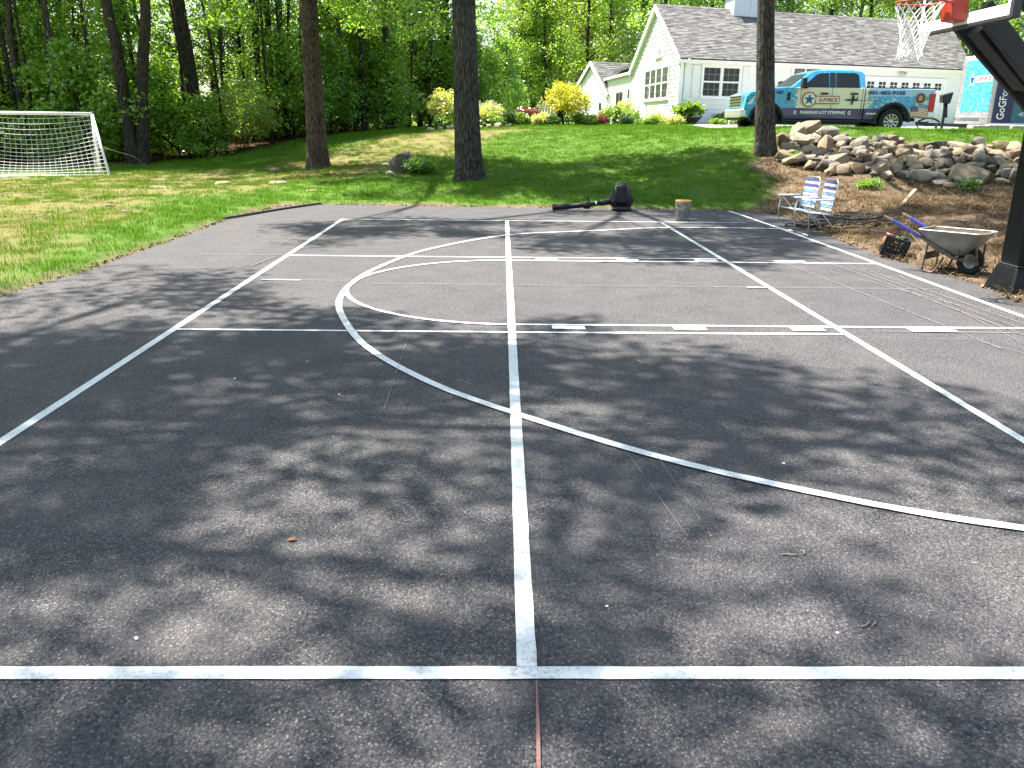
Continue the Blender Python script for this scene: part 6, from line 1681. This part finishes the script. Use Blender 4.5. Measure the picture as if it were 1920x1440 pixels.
def where(x, y, back):
    q = CI @ Vector((x, y, 2.5)); u = 960+1524.3*q.x/max(.1, -q.z)
    if back:
        for lim, ph in ((1040,"above the yellow bush"),(1130,"over the far white wing"),(1230,"behind the low wing roof"),(1340,"behind the left end of the main roof"),(1430,"behind the cupola"),(1560,"behind the middle of the main roof"),(1680,"behind the roof left of the hoop net"),(1800,"behind the backboard"),(1925,"above the trailer")):
            if u < lim: return ph
        return "beyond the right edge behind the trailer"
    for lim, ph in ((-60,"beyond the left edge, past the soccer goal"),(60,"behind the left half of the soccer goal"),(185,"behind the right half of the soccer goal"),(240,"just right of the soccer goal"),(300,"behind the pair of dark trunks"),(400,"beside the grey leaning trunk"),(470,"left of the sunlit pale shrub"),(550,"right of the sunlit pale shrub"),(630,"behind the tall bare brown trunk"),(700,"right of the tall bare brown trunk"),(770,"around the short thick dark trunk"),(850,"behind the tall pale feathery shrub"),(930,"behind the thick grey trunk"),(1000,"behind the round clipped bush"),(1060,"behind the yellow bush")):
        if u < lim: return ph
    return "over the far white wing"
def plant(kind, x, y, label, group, name, cat="tree", s=1.0, rz=None, v=None):
    ax, ay, bx, by = -10.2, 23.6, -15.5, 26.5
    tt = max(0, min(1, ((x-ax)*(bx-ax)+(y-ay)*(by-ay))/((bx-ax)**2+(by-ay)**2)))
    if math.hypot(x-ax-tt*(bx-ax), y-ay-tt*(by-ay)) < 1.7 and kind != 'slim': return None
    if kind not in ('low', 'slim') and poly_sd(CLEARING, [x], [y])[0] < 1.8: return None
    tm, cm_ = VAR[kind][v if v is not None else int(frng.integers(len(VAR[kind])))]
    ph = where(x, y, group.startswith('back')); label = label+' '+ph; group = label
    t_ = thing(name, label, cat, (x, y, tz(x, y)), rz if rz is not None else frng.uniform(0, 6.28), group)
    t_.scale = (s*frng.uniform(.9,1.1), s*frng.uniform(.9,1.1), s*frng.uniform(.88,1.12))
    link(bpy.data.objects.new("trunk", tm), t_); link(bpy.data.objects.new("crown", cm_), t_)
    return t_
def edge_y(x): return float(np.interp(x, [-60,-22,-17.4,-12.8,-10.2,-8,-5.9,-4.4,-1,0,1,8], [18,20.3,20.4,20.3,21.8,24.2,26.3,28,35,47,55,60]))
# zones: x range, distance behind tree line, count, kind, label, group, name
ZONES = [
 ((-26,-4), (.3,1.6), 26, 'low', "low leafy shrub at the wood edge", "undergrowth along the left woodland edge", "undergrowth_shrub", "shrub"),
 ((-26,-3), (1.8,5), 26, 'low', "leafy sapling inside the wood", "saplings inside the left woodland", "woodland_sapling", "sapling"),
 ((-28,-3), (1.5,7), 16, 'mid', "slender leafy understory tree", "understory trees of the left woodland", "understory_tree", "tree"),
 ((-30,-2), (3,12), 13, 'tall', "tall leafy woodland tree", "tall trees of the left woodland", "woodland_tree", "tree"),
 ((-24,-3), (1,8), 13, 'open', "high crowned tree with bare trunk", "bare trunked trees of the left woodland", "woodland_tree", "tree"),
 ((-24,-5), (8,15), 16, 'dense', "dense sunlit tree deep in the wood", "deep trees", "woodland_tree", "tree"),
 ((-3,4), (1,8), 12, 'mid', "bushy green tree", "trees of the wood behind the garden chairs", "woodland_tree", "tree"),
 ((-4,9), (2,12), 17, 'dense', "tall sunlit green tree", "tall trees left of the white house", "woodland_tree", "tree"),
 ((-3,1), (.2,2), 9, 'low', "dark leafy shrub at the foot of the wood", "shrubs at the foot of the wood", "undergrowth_shrub", "shrub"),
]
for (xr, dr, n, kind, label, group, nm, cat) in ZONES:
    for k in range(n):
        x = xr[0]+(xr[1]-xr[0])*(k+frng.uniform(.1,.9))/n; y = edge_y(x)+frng.uniform(*dr)
        plant(kind, x, y, label, group, nm, cat, s=frng.uniform(.85,1.2))
for k in range(30):
    x = -21+18.5*(k+frng.uniform(.1,.9))/30; y = edge_y(x)+frng.uniform(.1,3.5)
    plant('slim', x, y, "slim dark bare stem at the wood edge", "slim bare stems in the left woodland", "slim_tree", "tree", s=frng.uniform(.9,1.15))
# behind the house
for k in range(32):
    x = 4+k*1.25+frng.uniform(-1,1); y = 50+frng.uniform(0,10)+abs(k-8)*.3
    plant('dense', x, y, "tall bright green tree", "back trees behind the white house", "tall_tree", s=frng.uniform(1.0,1.3))
for k in range(9):
    x = 27+k*1.8+frng.uniform(-1,1); y = 32+frng.uniform(0,8)
    plant('dense', x, y, "broad leafy tree", "back trees behind the trailer", "tall_tree", s=frng.uniform(.9,1.1))
# far wood closing the view: one leafy mass
fr_ = np.random.default_rng(77); cs = []
for k in range(4000):
    x = fr_.uniform(-60, 50); y0 = edge_y(x) if x < 8 else 62
    cs.append((x, y0+fr_.uniform(13, 24), fr_.uniform(0, 1)**1.4*15+.3))
Vl, Fl = clump_leaves(np.array(cs), fr_.uniform(.9, 1.7, len(cs)), 34, .30, .18, fr_, up=.4)
fw_ = link(bpy.data.objects.new("far_wood", np_mesh("far_wood", Vl, Fl, M_LEAF[1]))); tag(fw_, kind="stuff")

# singled-out trunks at the left
def lone_trunk(pts, radii, label, bark=M_BARK3, crown=None):
    b = Vector(pts[0]); b.z = tz(b.x, b.y)-.1
    t_ = thing("woodland_tree", label, "tree", b)
    P = [Vector(p)-Vector(pts[0]) for p in pts]
    me = trunk_mesh("trunk", P, radii, bark, 18, .05, .2, (), int(abs(b.x)*7))
    link(bpy.data.objects.new("trunk", me), t_)
    rr = np.random.default_rng(int(abs(b.x)*31)); top = P[-1]
    cs = np.array([tuple(top+Vector((rr.normal()*1.5, rr.normal()*1.5, rr.uniform(-2.5,2)))) for _ in range(70)])
    Vl, Fl = clump_leaves(cs, rr.uniform(.4,.7,70), 42, .16, .10, rr)
    link(bpy.data.objects.new("crown", np_mesh("crown", Vl, Fl, M_LEAF[0])), t_)
lone_trunk([(-12.76,19.9,.2),(-12.80,19.9,2.2),(-12.84,19.9,3.9),(-13.0,19.9,5.5),(-13.3,19.9,10)], [.22,.19,.18,.16,.1], "dark leaning trunk, left of a pair at the woodland edge beside the soccer goal")
lone_trunk([(-12.48,20.0,.2),(-12.28,20.0,2.2),(-12.02,20.0,3.9),(-11.76,20.0,5.5),(-11.5,20,11)], [.22,.19,.18,.16,.1], "dark upright trunk, right of a pair at the woodland edge beside the soccer goal")
lone_trunk([(-11.75,23.6,.6),(-11.82,23.6,2.6),(-11.9,23.6,4.5),(-12.0,23.6,6),(-12.2,23.6,11)], [.30,.27,.25,.22,.1], "grey leaning trunk behind the pale sunlit shrub at the left woodland edge")
lone_trunk([(-4.92,27.6,1.3),(-4.88,27.6,2.4),(-4.95,27.6,4.5),(-5.1,27.6,7.5)], [.22,.19,.15,.08], "short thick dark trunk in the woodland left of the thick grey trunk")
lone_trunk([(-5.9,26.8,1.2),(-5.88,26.8,3.0),(-5.9,26.8,5.0),(-6.1,26.8,8.5)], [.12,.10,.09,.05], "thin dark trunk in the woodland right of the leftmost bare lawn trunk")

# ------------------------------------------------------------------ shrubs and border plants
def shrub(x, y, w, h, leaf, label, name="shrub", n=None, L=.09, Wd=.055, per=40, stems=6, cat="shrub", group=None, lowf=.12, up=.4, z=None, crad=.16):
    rr = np.random.default_rng(int(abs(x*131+y*17)) % 9999)
    z = tz(x, y) if z is None else z; h = h*.76
    t_ = thing(name, label, cat, (x, y, z), 0, group)
    n = n or int(26*w*h+14); cs = []
    for k in range(n):
        d = rr.normal(size=3); d /= np.linalg.norm(d); q = rr.uniform(.25, 1)**.5
        cs.append((d[0]*w/2*q, d[1]*w/2*q, h*(.5+lowf)+d[2]*h*(.5-lowf*.3)*q))
    cs = np.array(cs); cs[:, 2] = np.maximum(cs[:, 2], .05)
    m = MB()
    for k in range(stems):
        c = Vector(cs[k]); b = Vector((rr.uniform(-.1,.1)*w, rr.uniform(-.1,.1)*w, -.05)); m.tube([b, b.lerp(c,.5)+Vector((0,0,.1*h)), c], [.02,.014,.006], 5)
    link(bpy.data.objects.new("stem", m.mesh("stem", M_BARK3)), t_)
    Vl, Fl = clump_leaves(cs, rr.uniform(.7,1.2,n)*(crad+.08*math.sqrt(w*h)), per, L, Wd, rr, up=up)
    link(bpy.data.objects.new("foliage", np_mesh("foliage", Vl, Fl, leaf)), t_)
    return t_
M_YEL = leaf_mat("golden_leaf", [(.14,.17,.012), (.27,.29,.02), (.40,.39,.028), (.50,.47,.05)])
M_PALE = leaf_mat("pale_variegated_leaf", [(0.175,0.225,0.0625), (0.3,0.35,0.112), (0.45,0.475,0.2), (0.6,0.6,0.325)])
M_FRESH = leaf_mat("fresh_green_leaf", [(.06,.12,.02), (.10,.19,.03), (.16,.26,.04), (.24,.34,.07)])
M_DKGRN = leaf_mat("boxwood_leaf", [(.02,.055,.015), (.04,.09,.02), (.06,.12,.03)])
M_MAROON = leaf_mat("maroon_leaf", [(.07,.02,.02), (.13,.035,.03), (.20,.07,.06)], .3)
M_PINKF = leaf_mat("pinkish_flower", [(.30,.16,.13), (.42,.28,.22), (.5,.40,.34)], .4)
M_SPRING = leaf_mat("spring_shrub_leaf", [(.12,.20,.035), (.20,.30,.06), (.30,.41,.10), (.42,.50,.17)])
shrub(-9.9, 23.0, 2.6, 3.0, M_SPRING, "sunlit pale yellowish shrub at the edge of the left woodland", n=150, L=.12, Wd=.07)
shrub(-10.9, 22.6, 1.6, 1.4, M_LEAF[3], "dark green shrub beside the sunlit pale shrub at the left woodland edge", n=60, L=.11)
shrub(2.45, 24.2, 1.75, 1.75, M_YEL, "bright golden yellow bush left of the far white wing", n=120, stems=9, L=.085, lowf=.22)
shrub(.12, 23.2, .55, .66, M_DKGRN, "round clipped dark green bush in the border at the lawn crest", n=70, L=.05, Wd=.035, per=50)
shrub(-2.25, 23.2, 1.3, 1.65, M_PALE, "tall pale feathery shrub left of the thick grey trunk at the lawn crest", n=80)
shrub(-.75, 23.6, 1.5, 1.0, M_PALE, "pale rounded shrub right behind the thick grey trunk at the lawn crest", n=70)
shrub(-2.3, 22.7, .8, .55, M_FRESH, "low fresh green plant under the tall pale feathery shrub", n=30)
shrub(-.45, 23.0, .8, .45, M_FRESH, "low fresh green plant left of the round clipped bush", n=30)
shrub(.62, 23.5, .6, .5, M_FRESH, "fresh green plant between the round clipped bush and the maroon shrub", n=30)
shrub(.98, 24.4, .95, .78, M_MAROON, "dark maroon leaved shrub in the border left of the yellow bush", n=60)
shrub(.75, 24.6, .7, .85, M_PINKF, "pinkish flowering shrub behind the maroon leaved shrub", n=30)
shrub(1.42, 23.6, .7, .5, M_PALE, "pale low plant in front of the white garden chair near the yellow bush", n=28)
shrub(1.85, 23.4, .6, .4, M_DKGRN, "dark low plant left of the foot of the yellow bush", n=26)
shrub(3.05, 23.8, .9, .5, M_FRESH, "fresh green plant at the right foot of the yellow bush", n=34)
shrub(3.7, 24.6, .8, .45, M_MAROON, "low reddish plant before the brick step at the far wing", n=26)
shrub(4.3, 25.2, 1.0, .85, M_FRESH, "big bright green leafy plant in the border before the far wing", n=50)
shrub(5.0, 25.6, 1.1, .7, M_FRESH, "yellow green plant in the border before the french door", n=46)
shrub(5.1, 26.8, 1.0, 1.15, M_PALE, "tall pale flowering plant in the border under the gable wall", n=44)
shrub(4.7, 24.2, .55, .42, M_DKGRN, "small dark green clump at the front of the border before the gable", n=24)
shrub(5.75, 25.0, .8, .40, M_FRESH, "low bright green clump at the front of the border under the gable windows", n=30)
shrub(6.5, 27.0, 1.0, .55, M_PALE, "pale straw coloured plant in front of the gable wall", n=30)
shrub(7.0, 26.0, .7, .45, M_PALE, "pale spiky plant at the right end of the gable border", n=24)
shrub(8.15, 28.9, 1.25, .85, M_FRESH, "leafy hosta growing from the dark planter bowl at the house corner", n=46, L=.20, Wd=.12, per=22, z=PLANTER.location.z+.25)
shrub(9.9, 29.6, .8, .6, M_DKGRN, "dark spiky leaved plant by the front wall under the double window", n=26, L=.22, Wd=.04)
shrub(9.3, 28.2, .9, .30, M_FRESH, "low green border plant between the planter bowl and the pickup, left", n=26)
shrub(10.3, 28.0, .8, .34, M_FRESH, "low green border plant between the planter bowl and the pickup, right", n=26)
shrub(11.2, 27.6, .8, .25, M_FRESH, "low green border plant just left of the front of the pickup", n=24)
shrub(16.9, 17.5, 1.0, .28, M_FRESH, "bright yellow green clump of leaves under the side of the trailer", n=30)
shrub(-2.42, 13.95, .85, .38, M_LEAF[3], "pile of cut leafy branches heaped against the right side of the dark boulder", "cut_branches", n=46, L=.13, Wd=.07, stems=10, cat="branches")
shrub(7.25, 12.1, .35, .22, M_FRESH, "small green weed sprouting at the left end of the stone wall", "weed", n=14, cat="weed")
shrub(10.55, 9.75, .3, .24, M_FRESH, "small green weed at the foot of the stone wall", "weed", n=14, cat="weed")
shrub(8.35, 9.95, .45, .2, M_FRESH, "grassy weed on the brown slope below the middle of the stone wall", "weed", n=20, L=.16, Wd=.02, cat="weed")
# edging stones of the far border
for k in range(9):
    x = -2.75+k*.36; y = 22.2+.1*math.sin(k)
    o = bpy.data.objects.new("border_stone", ROCKS[2][k % 4]); link(o); o.location = (x, y, tz(x, y)+.06); o.scale = (.17,.12,.11); o.rotation_euler = (0,0,k*1.3)
    tag(o, "pale stone edging the flower border at the lawn crest beside the thick trunk", "stone", "edging stones of the far border")
# ------------------------------------------------------------------ turf, needles and leaf litter (scattered by geometry nodes)
def tuft_mesh(name, mat, n, rad, h, w, r, lean=.5):
    V = []; F = []
    for k in range(n):
        a = r.uniform(0, 6.283); q = rad*math.sqrt(r.uniform(0, 1)); b = np.array([q*math.cos(a), q*math.sin(a), -.008])
        d = r.uniform(0, 6.283); ln = r.uniform(.1, lean); hh = h*r.uniform(.55, 1.25)
        tip = b+np.array([math.cos(d)*hh*ln, math.sin(d)*hh*ln, hh]); mid = b+np.array([math.cos(d)*hh*ln*.3, math.sin(d)*hh*ln*.3, hh*.55])
        s = np.array([-math.sin(d), math.cos(d), 0])*w/2*r.uniform(.7,1.3); i = len(V)
        V += [b-s, b+s, mid+s*.8, mid-s*.8, tip+s*.12, tip-s*.12]; F += [(i,i+1,i+2,i+3),(i+3,i+2,i+4,i+5)]
    return np_mesh(name, np.array(V), np.array(F), mat)
def blade_mat(name, ca, cb, cc, big=.6):
    t = NT(name); p = t.pos()
    f = t.math('ADD', t.math('MULTIPLY', t.island(), .45), t.math('MULTIPLY', t.noise(p, big, 5, .65), .65))
    c = t.ramp(f, [(.25, ca), (.52, cb), (.82, cc)])
    d = t.n("ShaderNodeBsdfDiffuse"); t.l(c, d.inputs[0]); tr = t.n("ShaderNodeBsdfTranslucent"); t.l(c, tr.inputs[0])
    m = t.n("ShaderNodeMixShader"); m.inputs[0].default_value = .42; t.l(d.outputs[0], m.inputs[1]); t.l(tr.outputs[0], m.inputs[2])
    t.l(m.outputs[0], t.out.inputs[0]); return t.mat
M_TURF = blade_mat("lawn_blade", (.05,.13,.010), (.10,.22,.016), (.19,.32,.03))
M_DRYG = blade_mat("dry_grass_blade", (.085,.13,.014), (.165,.19,.028), (.27,.245,.065))
M_NEED = blade_mat("fallen_needle", (.04,.026,.014), (.12,.08,.045), (.34,.26,.15), 1.2)
M_LITT = blade_mat("dead_leaf_litter", (.05,.03,.018), (.11,.07,.035), (.18,.12,.06), 1.0)
tr_ = np.random.default_rng(3)
def hidden_src(me):
    o = bpy.data.objects.new(me.name, me); return o
def scatter(name, dens, tufts, density, smin, smax, tilt=.15):
    """faces of the ground where dens > 0, instanced with tufts; one object of uncountable stuff"""
    d = dens
    fm = d[F].max(1)
    keep = fm > .03
    FF = F[keep]; used = np.unique(FF); remap = -np.ones(len(V), int); remap[used] = np.arange(len(used))
    me = np_mesh(name, V[used], remap[FF], tufts[0].materials[0])
    at = me.attributes.new("density", 'FLOAT', 'POINT'); at.data.foreach_set("value", d[used].astype(np.float32))
    o = link(bpy.data.objects.new(name, me)); tag(o, kind="stuff")
    ng = bpy.data.node_groups.new(name+"_scatter", 'GeometryNodeTree')
    ng.interface.new_socket("Geometry", in_out='INPUT', socket_type='NodeSocketGeometry')
    ng.interface.new_socket("Geometry", in_out='OUTPUT', socket_type='NodeSocketGeometry')
    N = ng.nodes; Lk = ng.links
    gi, go = N.new("NodeGroupInput"), N.new("NodeGroupOutput")
    dp = N.new("GeometryNodeDistributePointsOnFaces"); dp.distribute_method = 'RANDOM'; dp.inputs["Seed"].default_value = 4
    na = N.new("GeometryNodeInputNamedAttribute"); na.data_type = 'FLOAT'; na.inputs[0].default_value = "density"
    mu = N.new("ShaderNodeMath"); mu.operation = 'MULTIPLY'; mu.inputs[1].default_value = density
    Lk.new(gi.outputs[0], dp.inputs["Mesh"]); Lk.new(na.outputs["Attribute"], mu.inputs[0]); Lk.new(mu.outputs[0], dp.inputs["Density"])
    jn = N.new("GeometryNodeGeometryToInstance")
    for tm in tufts:
        so = bpy.data.objects.new(tm.name, tm)
        oi = N.new("GeometryNodeObjectInfo"); oi.inputs["Object"].default_value = so; oi.inputs["As Instance"].default_value = False
        so.name = tm.name
        Lk.new(oi.outputs["Geometry"], jn.inputs[0])
    ip = N.new("GeometryNodeInstanceOnPoints"); ip.inputs["Pick Instance"].default_value = True
    Lk.new(dp.outputs["Points"], ip.inputs["Points"]); Lk.new(jn.outputs[0], ip.inputs["Instance"])
    rv = N.new("FunctionNodeRandomValue"); rv.data_type = 'FLOAT_VECTOR'; rv.inputs[0].default_value = (-tilt,-tilt,0); rv.inputs[1].default_value = (tilt,tilt,6.283)
    Lk.new(rv.outputs[0], ip.inputs["Rotation"])
    rs = N.new("FunctionNodeRandomValue"); rs.data_type = 'FLOAT'; rs.inputs[2].default_value = smin; rs.inputs[3].default_value = smax
    Lk.new(rs.outputs[1], ip.inputs["Scale"])
    Lk.new(ip.outputs[0], go.inputs[0])
    mo = o.modifiers.new("scatter", 'NODES'); mo.node_group = ng
    return o
vx, vy = V[:, 0], V[:, 1]
inview = (np.abs(vx+.1) < (vy+9.5)*.78+1.5) & (vy > -4) & (vy < 34) & (vx < 24) & (vx > -24)
dA = poly_sd(ASPHALT, vx, vy)
lawn = (1-np.clip(SOIL*1.15, 0, 1))*(1-DRVM)*sstep(.04, .12, dA)*inview*(vy < 32)
hse = (poly_sd(np.array([(7.7,29.6),(24,35.6),(22,46),(7,50),(6.5,60),(4,60),(7,40)]), vx, vy) < .2)
lawn = lawn*(~hse)
patch = sstep(.45, .62, vnoise(vx, vy, .55, 11)*.5+vnoise(vx, vy, 1.7, 12)*.3+vnoise(vx, vy, 5, 13)*.2)
green = lawn*(1-DRYM*.5)*(1-.72*DRYM*patch)
dryd = lawn*np.maximum(DRYM*(1-.82*patch), .12)
tufts = [tuft_mesh("grass_tuft", M_TURF, 46, .15, .064, .0065, tr_) for _ in range(3)]
scatter("lawn_grass", green, tufts, 26, .6, 1.5)
dtuft = [tuft_mesh("dry_grass_tuft", M_DRYG, 42, .16, .042, .006, tr_, .9) for _ in range(3)]
scatter("dry_grass", dryd, dtuft, 22, .7, 1.3)
ntuft = [tuft_mesh("needle_tuft", M_NEED, 30, .2, .075, .011, tr_, 4.5) for _ in range(3)]
nd = DIRTM*inview*(dA > .05)*np.clip(.35+.9*vnoise(vx, vy, 1.3, 21), 0, 1)*(vy < 14.5)
scatter("pine_needle_litter", nd, ntuft, 26, .6, 1.3)
ltuft = [tuft_mesh("leaf_litter_tuft", M_LITT, 26, .22, .05, .03, tr_, 3.5) for _ in range(2)]
fl = FORM*(vy < 44)*(vx > -26)*(vx < 8)
scatter("woodland_leaf_litter", fl, ltuft, 9, .7, 1.4)
# ragged sod edge along the court: soil crumbs
ed = MB()
for i in range(len(ASPHALT)-1):
    a, b = ASPHALT[i], ASPHALT[i+1]; L = float(np.hypot(*(b-a)))
    if L > 10: a = b+(a-b)*(7.5/L); L = 7.5
    nn = np.array([b[1]-a[1], a[0]-b[0]])/L; nn = -nn
    side = 1 if poly_sd(ASPHALT, *(((a+b)/2+nn*.05)[:, None]))[0] > 0 else -1
    for k in range(int(L*26)):
        q = a+(b-a)*random.random()+nn*side*random.uniform(-.03, .09); s = random.uniform(.010, .034)
        P = [(q[0]+s*random.uniform(-1.2,1.2), q[1]+s*random.uniform(-1.2,1.2), .0+s*random.uniform(-.2,1.2)) for _ in range(5)]
        ed.add(P, [(0,1,2),(0,2,3),(0,3,4),(1,2,4)])
o = ed.build("soil_crumbs", simple("crumbly_soil", (.17,.095,.05), .95, var=.5, vscale=9)); tag(o, kind="stuff")
